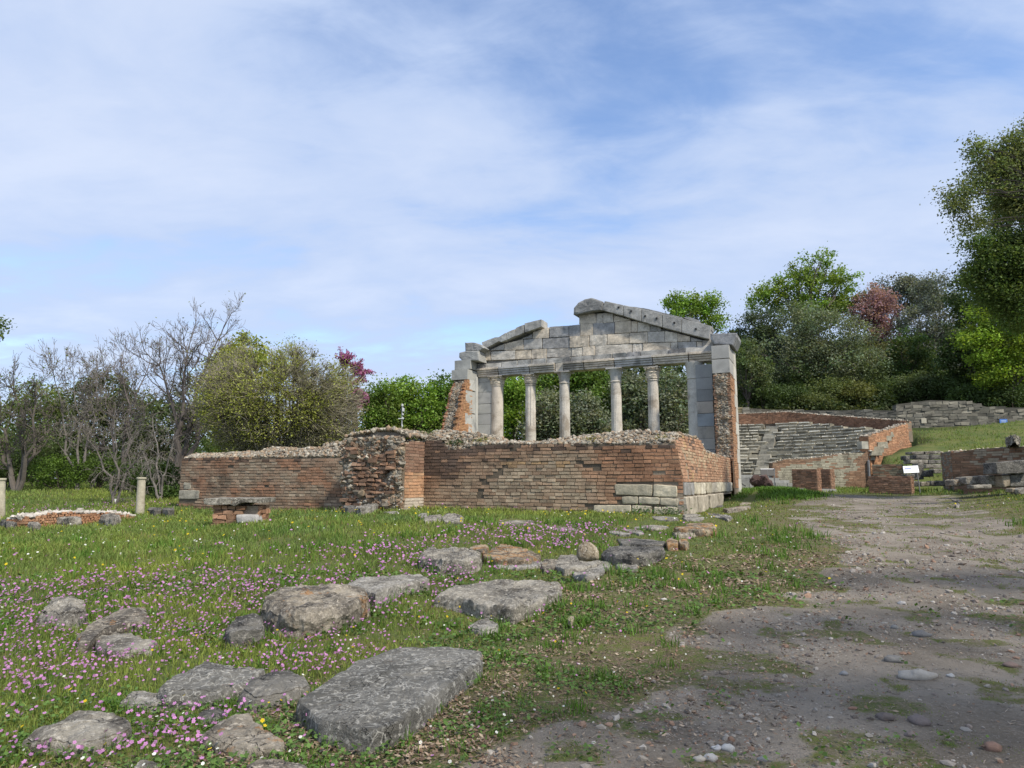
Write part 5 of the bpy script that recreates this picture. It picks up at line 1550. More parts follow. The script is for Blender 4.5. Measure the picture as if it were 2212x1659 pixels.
# brick table with a broken stone top
ta = gp(*ZL(880, 1090))
tb = empty('brick_table', ta, 'squat brick pedestal carrying a cracked grey slab, on the meadow', 'pedestal')
Y = ta[1] + 0.35
def tp(x, y): return at(*ZL(x, y), Y)
mb = MB()
rng = np.random.default_rng(77)
x0, x1 = tp(590, 1000)[0], tp(1165, 1000)[0]
zg = float(H(ta[0], Y)) - 0.12; zt = tp(800, 838)[2]
nrow = int((zt - zg) / 0.125)
for r in range(nrow):
    z = zg + (r + 0.5) * (zt - zg) / nrow
    for side in range(4):
        L = x1 - x0 if side % 2 == 0 else 0.8
        q = 0
        while q < L - 0.05:
            l = min(rng.uniform(0.16, 0.36), L - q)
            if side == 0 and z < zg + 0.62 and q > L * 0.52: q += l; continue
            m_ = q + l / 2
            c_, ax = {0: ((x0 + m_, Y - 0.32, z), (1, 0)), 1: ((x1 - 0.08, Y - 0.3 + m_, z), (0, 1)), 2: ((x0 + m_, Y + 0.42, z), (1, 0)), 3: ((x0 + 0.08, Y - 0.3 + m_, z), (0, 1))}[side]
            d = np.array([ax[0], ax[1], 0.0]); nn_ = np.array([-d[1], d[0], 0])
            boxes(mb, np.array(c_)[None] + nn_ * rng.uniform(-0.025, 0.025), [l / 2 - 0.01, 0.09, (zt - zg) / nrow / 2 - 0.01], np.stack([d, nn_, ZU]), pick(BR, rng) * rng.uniform(0.75, 1.3) * [1.1, 1.05, 1.0], 0.014, rng)
            q += l
boxes(mb, np.array([[(x0 + x1) / 2, Y + 0.05, (zg + zt) / 2]]), [(x1 - x0) / 2 - 0.04, 0.36, (zt - zg) / 2 - 0.01], np.eye(3), (0.25, 0.2, 0.15))
mb.build('brick_pedestal', M_BRICK, tb)
mb = MB()
zt2 = tp(850, 742)[2]
out = [tp(505, 760), tp(520, 745), tp(870, 742), tp(1235, 745), tp(1228, 800), tp(1050, 800), tp(960, 812), tp(900, 850), tp(868, 838), tp(840, 828), tp(560, 828), tp(510, 815)]
out = np.array(out); out[:, 1] = Y - 0.55
rough_solid(mb, out, np.array([0, 1.0, 0]), 1.3, (0.23, 0.22, 0.20), 0.014, 0.03)
mb.build('stone_top', ST_GREY, tb)
mb = MB()
P = np.array([tp(905, 945), tp(1165, 945), tp(1190, 1060), tp(905, 1060)]); P[:, 1] = Y - 0.5
rounded(mb, P, np.array([0, 1.0, 0]), 0.45, 0.07, 0.03, (0.36, 0.35, 0.33), n=(8, 6, 5))
mb.build('inset_block', M_RUBBLE, tb)
FOOT.append(np.array([[x0, Y - 0.4], [x1, Y - 0.5], [x1, Y + 0.5], [x0, Y + 0.5]]))

# ------------------------------------------------------------------ theatre
TC = np.array([17.4, 52.0])
th_ = empty('stone_theatre', (TC[0], TC[1], 1.3), 'small ancient theatre with curved stone seat rows, right of the facade', 'theatre')
NR, RI, DR, HR, ZB0 = 18, 6.2, 0.52, 0.315, 1.45
EA, EB = np.array([27.2, 52.0]), np.array([33.0, 56.4])
z_rim0, z_rim1 = 8.25, 6.55


def rimz(th): return float(np.interp(math.degrees(th), [-90, 34, 50, 76], [8.15, 8.25, 7.6, 6.5]))


STAIR = math.radians(30)
rng = np.random.default_rng(21)
mb = MB(); ms = MB()
cs, hs, axs, cl_ = [], [], [], []
for r in range(NR):
    rad = RI + r * DR; z = ZB0 + (r + 1) * HR
    th = math.radians(-60)
    while th < math.radians(88):
        dth = rng.uniform(0.5, 1.3) / rad
        tm = th + dth / 2
        th += dth
        p = TC + rad * np.array([math.sin(tm), math.cos(tm)])
        e_ = EB - EA
        if e_[0] * (p[1] - EA[1]) - e_[1] * (p[0] - EA[0]) < 0.3: continue
        if p[1] < 51.6: continue
        if z > rimz(tm) - 0.75: continue
        if abs((tm - STAIR)) * rad < 0.55: continue
        if rng.random() < 0.02: continue
        rd = np.array([math.sin(tm), math.cos(tm), 0]); tg = np.array([math.cos(tm), -math.sin(tm), 0])
        zz = z + rng.normal(0, 0.018); hh = HR * 1.35
        cs.append(np.append(p, zz - hh / 2) + rd * (0.40 + rng.normal(0, 0.02))); hs.append((dth * rad / 2 - 0.012, 0.40, hh / 2)); axs.append(np.stack([tg, rd, ZU]))
        g = rng.random()
        base_c = np.array([0.31, 0.285, 0.22]) if g < 0.6 else np.array([0.37, 0.34, 0.26]) if g < 0.85 else np.array([0.23, 0.215, 0.165])
        cl_.append(base_c * rng.uniform(0.8, 1.2))
boxes(mb, np.array(cs), np.array(hs), np.array(axs), np.array(cl_), 0.03, rng)
rows_mb = mb
# thin lips along the seat edges, in a paler colour than the seats
cs = np.array(cs); hs = np.array(hs); axs = np.array(axs)
lip = cs - axs[:, 1] * 0.42 + ZU * (hs[:, 2:3] - 0.025)
keep = rng.random(len(lip)) < 0.92
boxes(ms, lip[keep], np.stack([hs[keep, 0] * rng.uniform(0.7, 1.0, keep.sum()), np.full(keep.sum(), 0.07), np.full(keep.sum(), 0.045)], -1), axs[keep], np.array([0.58, 0.55, 0.46]) * rng.uniform(0.7, 1.2, (keep.sum(), 1)), 0.012, rng)
for k_ in (4,):
    off = rows_mb.n
    rows_mb.add(np.concatenate(ms.v), np.concatenate(ms.f[4]), np.concatenate(ms.c))
rows_mb.build('seat_rows', M_SEAT, th_)
mb = MB()
for r in range(NR * 2 - 2):
    rad = RI + r * DR / 2; z = ZB0 + (r + 1) * HR / 2 + 0.03
    if z > 7.3: break
    rd = np.array([math.sin(STAIR), math.cos(STAIR), 0]); tg = np.array([rd[1], -rd[0], 0])
    boxes(mb, (np.append(TC, 0) + rd * (rad + 0.2) + ZU * (z - 0.15))[None], [0.52, 0.2, 0.17], np.stack([tg, rd, ZU]), np.array([0.36, 0.34, 0.28]) * rng.uniform(0.7, 1.2), 0.02, rng)
mb.build('stairway', M_SEAT, th_)
# bowl under the seats, and the brick rim behind them
mb = MB()
tt = np.linspace(math.radians(-60), math.radians(88), 60)
for (r0, r1, f0, f1) in ((RI - 0.5, RI + NR * DR, 0, 1),):
    a = np.stack([TC[0] + r0 * np.sin(tt), TC[1] + r0 * np.cos(tt), np.full(60, ZB0 - 0.4)], -1)
    b = np.stack([TC[0] + r1 * np.sin(tt), TC[1] + r1 * np.cos(tt), np.array([min(ZB0 + NR * HR - 0.3, rimz(t) - 0.9) for t in tt])], -1)
    ok_t = [i for i in range(59) if True]
    keepi = []
    for i in range(59):
        p = b[i, :2]; e_ = EB - EA
        if e_[0] * (p[1] - EA[1]) - e_[1] * (p[0] - EA[0]) > 0: keepi.append(i)
    v = np.concatenate([a, b])
    mb.add(v, np.array([[i, i + 1, 60 + i + 1, 60 + i] for i in keepi]), (0.12, 0.115, 0.09))
mb.build('seat_bedding', M_SEAT, th_)
mb = MB()
RR = RI + NR * DR + 0.1
for i in range(len(tt) * 3):
    t0 = math.radians(-60) + i * math.radians(147) / (len(tt) * 3); t1 = t0 + math.radians(147) / (len(tt) * 3)
    tm = (t0 + t1) / 2
    p = TC + RR * np.array([math.sin(tm), math.cos(tm)])
    e_ = EB - EA
    if e_[0] * (p[1] - EA[1]) - e_[1] * (p[0] - EA[0]) < 0: continue
    rd = np.array([math.sin(tm), math.cos(tm), 0]); tg = np.array([rd[1], -rd[0], 0])
    zt = rimz(tm)
    k = 0
    while k < 9:
        z = zt - 0.12 * k - 0.06
        boxes(mb, (np.append(p, z) + rd * (0.3 + rng.normal(0, 0.01)))[None], [(t1 - t0) * RR / 2 * 0.99, 0.3, 0.052], np.stack([tg, rd, ZU]), pick(BR, rng) * [0.95, 0.88, 0.85], 0.006, rng)
        k += 1
    rocks(mb, (np.append(p, zt + 0.03) + rd * rng.uniform(0.0, 0.6, (4, 1)) + tg * rng.uniform(-0.2, 0.2, (4, 1))), 0.12, np.array([0.40, 0.36, 0.29]) * rng.uniform(0.7, 1.1, (4, 1)), rng, 0.4)
    boxes(mb, (np.append(p, zt - 0.9) + rd * 0.36)[None], [(t1 - t0) * RR / 2, 0.28, 0.8], np.stack([tg, rd, ZU]), MORTAR)
mb.build('brick_rim', M_BRICK, th_)


def free_wall(mb, A, B, zb, zt, colfn, thick=0.6, course=0.12, blen=0.45, z0=0.0, mcol=MORTAR, rng=RNG, skip=None, cap=None, jit=0.006, prot=0.014):
    """a wall in plan from A to B (outward face on the right-hand side when walking A to B)"""
    A = np.asarray(A, float); B = np.asarray(B, float)
    L = np.linalg.norm(B - A); d = np.append((B - A) / L, 0); nrm = np.array([d[1], -d[0], 0])
    f = (np.append(A, 0), d, nrm)
    brickwork(mb, f, 0, L, zb, zt, colfn, course=course, blen=blen, thick=thick, z0=z0, mcol=mcol, rng=rng, skip=skip, jit=jit, prot=prot)
    for (o_, dd, nn) in ((np.append(A, 0), -nrm, -d), (np.append(B, 0) - nrm * thick, nrm, d)):
        e0 = zt(0) if nn @ d < 0 else zt(L)
        brickwork(mb, (o_, dd, nn), 0, thick, zb, lambda s: e0, colfn, course=course, blen=min(blen, thick * 0.7), z0=z0, mortar=False, rng=rng, jit=jit, prot=prot)
    if cap is not None:
        n = int(L * 9)
        s = rng.uniform(0, L, n)
        p = np.append(A, 0) + s[:, None] * d - nrm * rng.uniform(0.02, thick, (n, 1)) + np.array([zt(x) for x in s])[:, None] * ZU
        rocks(mb, p, 0.09 * rng.uniform(0.6, 1.4, n), np.array(cap) * rng.uniform(0.75, 1.15, (n, 1)), rng, 0.45)
    return L


mb = MB()
e_top = interp([(0, at(*ZR(130, 570), 52.3)[2]), (np.linalg.norm(EB - EA), 6.5)])
free_wall(mb, EA, EB, lambda s: 1.3, e_top, lambda m, z, r: pick(BR, r) * np.array([1.35, 1.2, 1.05]), thick=0.7, cap=(0.42, 0.38, 0.31), rng=rng)
mb.build('end_wall', M_BRICKR, th_)['label'] = 'sloping orange end wall'
# front wing wall with patches of old plaster
wa, wb = at(*ZT(665, 1300), 50.2), at(*ZT(2085, 1300), 50.6)
wl = np.linalg.norm((wb - wa)[:2])
wz = [(ZT(665, 1165)), ZT(900, 1110), ZT(1250, 1095), ZT(1600, 1045), ZT(2085, 995)]
w_top = interp([(wl * k, at(p[0], p[1], 50.3)[2]) for k, p in zip((0, 0.16, 0.41, 0.66, 1.0), wz)])


def wcol(m, z, r):
    f = m / wl
    n = float(fbm(np.array([m * 0.5, z * 0.9, 2.0]), 3)) - 0.5
    if 0.06 < f < 0.80 + n * 0.5 and (w_top(m) - z) > 0.40 - 0.9 * n - 0.35 * f and r.random() < 0.92: return np.array([0.34, 0.315, 0.24]) * r.uniform(0.9, 1.1)
    return pick(BR, r) * np.array([0.95, 0.98, 0.98])


mb = MB()
free_wall(mb, wa[:2], wb[:2], lambda s: 1.0, w_top, wcol, thick=0.6, cap=(0.42, 0.38, 0.30), rng=rng, jit=0.003)
mb.build('wing_wall', M_BRICK, th_)
for k, (a, b) in enumerate([((1985, 850), (2090, 960)), ((2085, 1130), (2118, 1390))]):
    mb = MB()
    p0 = at(*ZT(*a), 50.3); p1 = at(*ZT(*b), 50.3)
    boxes(mb, ((p0 + p1) / 2 + [0, 0.4, 0])[None], [abs(p1[0] - p0[0]) / 2, 0.35, abs(p1[2] - p0[2]) / 2], np.eye(3), [(0.48, 0.45, 0.37), (0.33, 0.33, 0.33)][k], 0.01)
    mb.build('pillar_stone', M_SMOOTH, th_)
# steps at the foot of the seats
mb = MB()
for k, (y, xr_) in enumerate([(1470, 960), (1430, 905), (1390, 760), (1352, 700)]):
    p0 = at(*ZT(120, y), 49.0 + k * 0.5); p1 = at(*ZT(xr_, y), 49.0 + k * 0.5)
    xx = p0[0]
    while xx < p1[0]:
        l = min(rng.uniform(0.7, 1.5), p1[0] - xx)
        zc_ = at(*ZT(300, y), 49.0 + k * 0.5)[2]
        boxes(mb, np.array([[xx + l / 2, 49.25 + k * 0.5, zc_ - 0.16]]), [l / 2 - 0.01, 0.3, 0.17], np.eye(3), np.array([0.27, 0.27, 0.25]) * rng.uniform(0.75, 1.2), 0.015, rng)
        xx += l
mb.build('front_steps', M_SEAT, th_)

# retaining wall on the slope behind
rw = empty('retaining_wall', (36, 67, 7), 'long dark grey dry-stone retaining wall above the theatre and the grass slope', 'wall')


def rcol(m, z, r):
    c = np.array([[0.17, 0.16, 0.13], [0.15, 0.14, 0.115], [0.21, 0.195, 0.155], [0.125, 0.12, 0.10]])[r.integers(4)]
    return c * r.uniform(0.8, 1.2)


RA, RB, RC_, RD_ = np.array([15.0, 71.5]), np.array([28.5, 70.2]), np.array([37.5, 66.0]), np.array([62.0, 62.0])
mb = MB()
L = np.linalg.norm(RB - RA)
t1 = interp([(0, at(1590, 873, 71)[2]), (L * 0.5, at(1640, 878, 71)[2]), (L, at(1760, 886, 70)[2])])
free_wall(mb, RA, RB, lambda s: 5.5, t1, lambda m, z, r: rcol(m, z, r) * ([1.5, 1.35, 1.0] if m < 9 and r.random() < 0.6 else 1.0), thick=0.8, course=0.30, blen=0.8, rng=rng, jit=0.03, prot=0.05, mcol=(0.10, 0.09, 0.07))
L = np.linalg.norm(RC_ - RB)
t2 = interp([(0, at(1760, 886, 70.2)[2]), (L, at(1940, 886, 66)[2])])
free_wall(mb, RB, RC_, lambda s: 5.0, t2, rcol, thick=0.8, course=0.28, blen=0.7, rng=rng, jit=0.03, prot=0.05, mcol=(0.09, 0.085, 0.07))
mb.build('rough_stretch', M_SEAT, rw)
mb = MB()
L = np.linalg.norm(RD_ - RC_)
t3 = interp([(0, at(1942, 873, 66)[2]), (3, at(1990, 864, 65.5)[2]), (6.5, at(2050, 866, 65)[2]), (8, at(2075, 880, 65)[2]), (14, at(2150, 882, 64)[2]), (L, at(2330, 880, 62)[2])])
free_wall(mb, RC_, RD_, lambda s: 4.0, t3, rcol, thick=1.0, course=0.29, blen=0.85, rng=rng, jit=0.03, prot=0.05, mcol=(0.09, 0.085, 0.07))
mb.build('squared_stretch', M_SEAT, rw)
dwall = np.append((RD_ - RC_) / np.linalg.norm(RD_ - RC_), 0); nwall = np.array([dwall[1], -dwall[0], 0])


def on_wall(px_, py_):
    d = ray(px_, py_); P0 = np.append(RC_, 0)
    t = ((P0 - EYE) @ nwall) / (d @ nwall)
    return EYE + d * t


def plate(name, p, w_, h_, col, lab, cat, extra=None):
    q = on_wall(*p) + nwall * 0.13
    root = empty(name, q - ZU * h_ / 2, lab, cat)
    mb = MB(); boxes(mb, q[None], [w_ / 2, 0.02, h_ / 2], np.stack([dwall, nwall, ZU]), col); mb.build('board', M_METAL, root)
    mb = MB()
    if extra == 'lines':
        for k in range(3):
            boxes(mb, (q + nwall * 0.023 + ZU * (0.13 - 0.13 * k) * h_ * 1.6)[None], [w_ * (0.36 - 0.06 * k), 0.004, h_ * 0.055], np.stack([dwall, nwall, ZU]), (0.45, 0.55, 0.75))
        mb.build('faint_lines', M_METAL, root)
        mb = MB(); boxes(mb, (q - ZU * h_ * 0.9)[None], [0.03, 0.03, h_ * 0.5], np.stack([dwall, nwall, ZU]), (0.3, 0.3, 0.3)); mb.build('bracket', M_METAL, root)
    else:
        boxes(mb, (q + nwall * 0.022)[None], [w_ * 0.42, 0.004, h_ * 0.43], np.stack([dwall, nwall, ZU]), np.array(col) * 0.9); mb.build('face', M_METAL, root)


plate('blue_sign', ZR(1902, 390), 0.66, 0.56, (0.10, 0.22, 0.55), 'small blue sign on the right of the retaining wall', 'sign', 'lines')
plate('stone_plaque', ZR(872, 374), 0.45, 0.48, (0.50, 0.46, 0.36), 'pale square plaque set in the retaining wall', 'plaque')
plate('stone_plaque', ZR(920, 490), 0.34, 0.40, (0.40, 0.36, 0.26), 'lower yellowish plaque near the foot of the retaining wall', 'plaque')

# ------------------------------------------------------------------ right hand ruins
rr = empty('brick_wall', (27, 38, 1.0), 'brick wall with a pale broken top on the far right, before the grass slope', 'ruined wall')
A = at(*ZR(1115, 1000), 41.5); B = at(*ZR(1250, 1000), 39.0); Cc = at(2300, 1000, 34.0)
mb = MB()
t_a = at(*ZR(1180, 740), 40)[2]
free_wall(mb, B[:2], Cc[:2], lambda s: 0.8, interp([(0, at(*ZR(1260, 790), 39)[2]), (1.5, at(*ZR(1450, 715), 38.3)[2] - 0.1), (6, at(*ZR(2000, 700), 36)[2]), (12, at(*ZR(2177, 690), 35)[2])]),
          lambda m, z, r: (np.array([0.37, 0.31, 0.23]) if (m > 1.2 and r.random() < 0.55) else pick(BR, r)) * r.uniform(0.85, 1.1), thick=0.9, cap=(0.52, 0.46, 0.36), rng=rng)
mb.build('long_face', M_BRICK, rr)
mb = MB()
free_wall(mb, A[:2], B[:2], lambda s: 0.8, lambda s: t_a - 0.15, lambda m, z, r: (np.array([0.25, 0.22, 0.18]) if r.random() < 0.7 else pick(BR, r)) * r.uniform(0.8, 1.1), thick=0.7, cap=(0.52, 0.46, 0.36), rng=rng)
mb.build('return_face', M_RUBBLE, rr)
mb = MB()
A2 = at(*ZR(1380, 1080), 36); B2 = at(2300, 1040, 33)
free_wall(mb, A2[:2], B2[:2], lambda s: 0.6, interp([(0, at(*ZR(1390, 965), 36)[2]), (2.6, at(*ZR(1750, 930), 35)[2]), (8, at(*ZR(2100, 900), 34)[2])]), lambda m, z, r: pick(BR, r) * 0.8, thick=0.5, rng=rng)
mb.build('lower_face', M_BRICK, rr)

GM = 'dark hewn blocks beside the path'


def hewn(pts, Y, depth, mat, lab, group, col=(0.2, 0.2, 0.19), name='stone_block', cat='stone', amp=0.03, e=0.06, n=(9, 6, 5)):
    P = np.array([at(x, y, Y) for x, y in pts])
    mb = MB()
    rounded(mb, P, np.array([0, 1.0, 0]), depth, e, amp, col, n=n, ca=0.2)
    o = mb.build(name, mat, None)
    tag(o, lab, cat, group)
    c = P.mean(0)
    FOOT.append(np.array([[P[:, 0].min(), Y], [P[:, 0].max(), Y], [P[:, 0].max(), Y + depth], [P[:, 0].min(), Y + depth]]))


hewn(px(ZR, [(1815, 915), (2260, 875), (2260, 1055), (1825, 1068)]), 30.5, 0.9, ST_DARK, 'huge black-crusted block on top of the row at the right edge', GM)
hewn(px(ZR, [(1990, 1075), (2260, 1050), (2260, 1220), (2005, 1230)]), 30.8, 0.9, ST_DARK, 'dark block under the huge black-crusted one', GM)
hewn(px(ZR, [(1890, 1085), (1995, 1078), (2005, 1225), (1915, 1235)]), 30.7, 0.8, ST_TAN, 'pale cream block wedged between the dark blocks', GM)
hewn(px(ZR, [(1660, 1085), (1885, 1075), (1885, 1215), (1670, 1200)]), 31.2, 0.8, ST_GREY, 'brown-grey block left of the pale wedged one', GM)
hewn(px(ZR, [(1420, 1105), (1655, 1088), (1660, 1195), (1430, 1200)]), 31.6, 0.8, ST_GREY, 'streaked grey block, third from the right in the lower row', GM)
hewn(px(ZR, [(1265, 1140), (1415, 1125), (1420, 1215), (1275, 1225)]), 32.0, 0.7, ST_ORANGE, 'brown block at the left end of the row beside the path', GM)
hewn(px(ZR, [(1520, 1205), (1760, 1200), (1765, 1250), (1525, 1255)]), 30.6, 0.5, ST_GREY, 'flat pale stone under the row beside the path', GM)
hewn(px(ZR, [(2020, 1255), (2070, 1245), (2070, 1300), (2025, 1305)]), 28.6, 0.4, ST_TAN, 'small cream stone on the bank under the right-hand row', GM)
hewn(px(ZR, [(2095, 1260), (2260, 1230), (2260, 1330), (2110, 1335)]), 28.4, 0.5, ST_GREY, 'brownish stone on the bank at the right edge', GM)
GS = 'grey steps and blocks by the white sign'
hewn(px(ZR, [(720, 775), (880, 768), (880, 805), (725, 810)]), 44.5, 0.8, ST_GREY, 'flat top stone on the left of the stacked steps', GS)
hewn(px(ZR, [(890, 770), (1100, 758), (1105, 800), (895, 808)]), 44.5, 0.8, ST_GREY, 'flat top stone on the right of the stacked steps', GS)
hewn(px(ZR, [(780, 812), (955, 812), (955, 872), (785, 872)]), 44.0, 0.8, ST_DARK, 'second step block, left half', GS)
hewn(px(ZR, [(962, 812), (1108, 812), (1108, 870), (962, 872)]), 44.0, 0.8, ST_DARK, 'second step block, right half', GS)
hewn(px(ZR, [(700, 880), (935, 876), (935, 930), (700, 935)]), 43.5, 0.8, ST_GREY, 'third step block, left half', GS)
hewn(px(ZR, [(942, 878), (1108, 876), (1108, 930), (942, 932)]), 43.5, 0.8, ST_DARK, 'third step block, right half', GS)
hewn(px(ZR, [(900, 938), (1108, 936), (1108, 988), (900, 990)]), 43.0, 0.8, ST_GREY, 'lowest long step block', GS)
hewn(px(ZR, [(1000, 995), (1112, 992), (1112, 1055), (1010, 1056)]), 42.6, 0.5, ST_GREY, 'flat-faced block in the shade of the brick return', GS)
hewn(px(ZR, [(900, 1020), (1000, 1010), (1020, 1098), (890, 1100)]), 41.5, 0.5, ST_DARK, 'rough dark stump right of the white sign', GS)
hewn(px(ZR, [(800, 930), (885, 925), (885, 1135), (775, 1140)]), 41.8, 0.6, ST_DARK, 'tall fluted grey block behind the white sign', GS)
hewn(px(ZR, [(640, 1065), (765, 1062), (770, 1110), (650, 1115)]), 41.4, 0.5, ST_DARK, 'rounded dark stone under the white sign board', GS)
hewn(px(ZR, [(660, 1120), (770, 1112), (770, 1150), (665, 1152)]), 41.0, 0.5, ST_ORANGE, 'yellowish flat stone between the legs of the white sign', GS)
hewn(px(ZR, [(670, 1160), (835, 1158), (840, 1225), (690, 1228)]), 39.6, 0.5, ST_DARK, 'black kerb block, leftmost behind the sign legs', GS)
hewn(px(ZR, [(840, 1165), (970, 1162), (970, 1222), (842, 1226)]), 39.6, 0.5, ST_ORANGE, 'mossy kerb block right of the sign legs', GS)
hewn(px(ZR, [(975, 1152), (1210, 1150), (1205, 1215), (978, 1220)]), 39.5, 0.5, ST_DARK, 'long dark kerb block nearest the brick return', GS)
hewn(px(ZR, [(640, 825), (700, 820), (700, 880), (645, 885)]), 43.9, 0.6, ST_DARK, 'small dark stone at the left of the steps', GS)
lw = MB()
A3, B3 = at(*ZR(215, 1000), 46), at(*ZR(600, 1000), 45)
free_wall(lw, A3[:2], B3[:2], lambda s: 0.8, lambda s: at(*ZR(300, 935), 45.5)[2], lambda m, z, r: (pick(BR, r) if r.random() < 0.4 else np.array([0.27, 0.235, 0.17])) * r.uniform(0.8, 1.1), thick=0.5, rng=rng)
tag(lw.build('low_wall', M_BRICK, None), 'low brownish wall below the grass slope, left of the white sign', 'low wall')
slab('field_stone', px(ZR, [(1950, 640), (1965, 580), (2040, 560), (2110, 575), (2100, 620), (2030, 650)]), 0.4, ST_GREY, 'lone grey rock on the sunny grass slope at the right', GR, amp=0.12, seed=61)
slab('field_stone', px(ZR, [(1230, 1385), (1260, 1350), (1340, 1360), (1400, 1400), (1340, 1420), (1260, 1410)]), 0.15, ST_GREY, 'flat grey stone in the rough grass at the right of the path', GR, amp=0.05, seed=62)
slab('field_stone', px(ZR, [(1285, 1460), (1310, 1435), (1345, 1450), (1340, 1475), (1300, 1480)]), 0.12, ST_PALE, 'small pale stone in the rough grass right of the path', GR, amp=0.03, seed=63)
slab('field_stone', px(ZR, [(460, 1350), (490, 1338), (560, 1345), (560, 1368), (500, 1375)]), 0.10, ST_PALE, 'flat pale stone at the far end of the path', GR, amp=0.03, seed=64)
slab('field_stone', px(ZR, [(1040, 1310), (1090, 1300), (1140, 1312), (1100, 1328)]), 0.08, ST_GREY, 'flat grey stone at the grassy far edge of the path', GR, amp=0.03, seed=65)

# brick pedestals
def brick_pier(rects, Y, Yd, name, lab, group=None, base=None, dark=None):
    xs = [at(*r[0], Y) for r in rects]
    g = at(*rects[0][1], Y)
    root = empty(name, (g[0], Y, g[2]), lab, 'pedestal', group)
    mb = MB()
    for (p0, p1, yo) in rects:
        a = at(*p0, Y + yo); b = at(*p1, Y + yo)
        x0, x1, zt, zb = a[0], b[0], a[2], b[2]
        zbot = min(zb, float(H(x0, Y + yo))) - 0.05
        x1 = x1 - 0.24; free_wall(mb, np.array([x0, Y + yo + 0.3]), np.array([x1, Y + yo + 0.2 - (x1 - x0) * 0.75]), lambda s: zbot, lambda s: zt, lambda m, z, r: pick(BR, r) * np.array([0.95, 0.9, 0.9]), thick=Yd, course=0.105, blen=0.35, z0=zt, rng=rng)
        FOOT.append(np.array([[x0, Y + yo], [x1, Y + yo], [x1, Y + yo + Yd], [x0, Y + yo + Yd]]))
    mb.build('brick_body', M_BRICKR, root)
    if base:
        mb = MB()
        for (p0, p1) in base:
            a = at(*p0, Y - 0.15); b = at(*p1, Y - 0.15)
            P = [np.array([a[0], Y - 0.15, a[2]]), np.array([b[0], Y - 0.15, a[2]]), np.array([b[0], Y - 0.15, b[2] - 0.1]), np.array([a[0], Y - 0.15, b[2] - 0.1])]
            rounded(mb, P, np.array([0, 1.0, 0]), 1.1, 0.02, 0.01, (0.30, 0.30, 0.29))
        mb.build('stone_base', M_SMOOTH, root)


brick_pier([(ZT(975, 1262), ZT(1320, 1540), 0.0), (ZT(1325, 1262), ZT(1555, 1545), 0.25)], 41.5, 0.75, 'brick_pedestal', 'pair of joined square brick piers on a stone footing, on the grass before the theatre', None, [(ZT(950, 1545), ZT(1340, 1582)), (ZT(1340, 1555), ZT(1610, 1580))])
brick_pier([(ZR(195, 1090), ZR(635, 1250), 0.0)], 38.5, 0.9, 'brick_pedestal', 'low dark red brick block left of the white sign')
mb = MB()
g = gp(*ZT(480, 1490))
rocks(mb, np.array([at(*ZT(x, y), 40.5) for x, y in [(390, 1450), (440, 1455), (500, 1450), (560, 1445), (420, 1425), (520, 1420), (470, 1480), (590, 1470)]]), 0.36, np.array([0.12, 0.075, 0.06]) * rng.uniform(0.7, 1.4, (8, 1)), rng, 0.7)
tag(mb.build('masonry_lump', M_RUBBLE, None), 'reddish brown lump of fallen masonry in the grass by the side wall', 'rubble')


def board_sign(name, quad, Y, col, lab, legs, lines):
    P = np.array([at(*p, Y + (0.12 if k < 2 else -0.12)) for k, p in enumerate(quad)])
    c = P.mean(0)
    root = empty(name, (c[0], Y, float(H(c[0], Y))), lab, 'sign')
    nrm = np.cross(P[1] - P[0], P[3] - P[0]); nrm /= np.linalg.norm(nrm)
    if nrm[1] > 0: nrm = -nrm
    mb = MB(); prism(mb, P, -nrm, 0.05, col); mb.build('board', M_METAL, root)
    for lx in legs:
        t_ = at(*lx[0], Y); b_ = at(*lx[1], Y)
        mb = MB(); tube(mb, np.array([t_ + [0, 0.06, 0], [b_[0], Y + 0.06, float(H(b_[0], Y)) - 0.1]]), 0.03, 8, (0.20, 0.21, 0.22)); mb.build('leg', M_METAL, root)
    if lines:
        mb = MB()
        U = (P[1] - P[0]); V = (P[3] - P[0])
        for (u0, u1, v0, hgt, cc) in lines:
            q = [P[0] + U * u0 + V * v0, P[0] + U * u1 + V * v0, P[0] + U * u1 + V * (v0 + hgt), P[0] + U * u0 + V * (v0 + hgt)]
            prism(mb, np.array(q) + nrm * 0.006, -nrm, 0.004, cc)
        mb.build('faint_print', M_METAL, root)


board_sign('information_board', px(ZR, [(608, 962), (802, 952), (820, 1042), (624, 1050)]), 37.8, (0.78, 0.80, 0.82), 'white information board on two legs in front of grey blocks', [(ZR(655, 1048), ZR(668, 1235)), (ZR(800, 1042), ZR(836, 1232))],
           [(0.08, 0.54, 0.30, 0.13, (0.22, 0.27, 0.48)), (0.10, 0.46, 0.46, 0.06, (0.40, 0.43, 0.55)), (0.60, 0.93, 0.25, 0.03, (0.62, 0.66, 0.66)), (0.60, 0.90, 0.36, 0.03, (0.62, 0.66, 0.66)), (0.60, 0.92, 0.47, 0.03, (0.62, 0.66, 0.66)), (0.60, 0.8, 0.58, 0.03, (0.62, 0.66, 0.66))])
board_sign('information_board', px(ZT, [(480, 1258), (686, 1256), (686, 1358), (490, 1358)]), 43.0, (0.035, 0.035, 0.035), 'dark panel with a white top rail in front of the theatre steps', [(ZT(510, 1358), ZT(510, 1500)), (ZT(692, 1250), ZT(692, 1510))], [(0.0, 1.0, -0.03, 0.09, (0.6, 0.6, 0.6)), (0.5, 0.51, 0.08, 0.9, (0.2, 0.2, 0.2))])
mb = MB()
tube(mb, np.array([at(*ZT(165, 1425), 36.2), at(*ZT(200, 1470), 36.2), at(*ZT(235, 1500), 36.2), at(*ZT(265, 1512), 36.2)]), 0.022, 6, (0.02, 0.02, 0.02))
tag(mb.build('black_cable', M_METAL, None), 'black cable curving from the pier foot into the grass', 'cable')

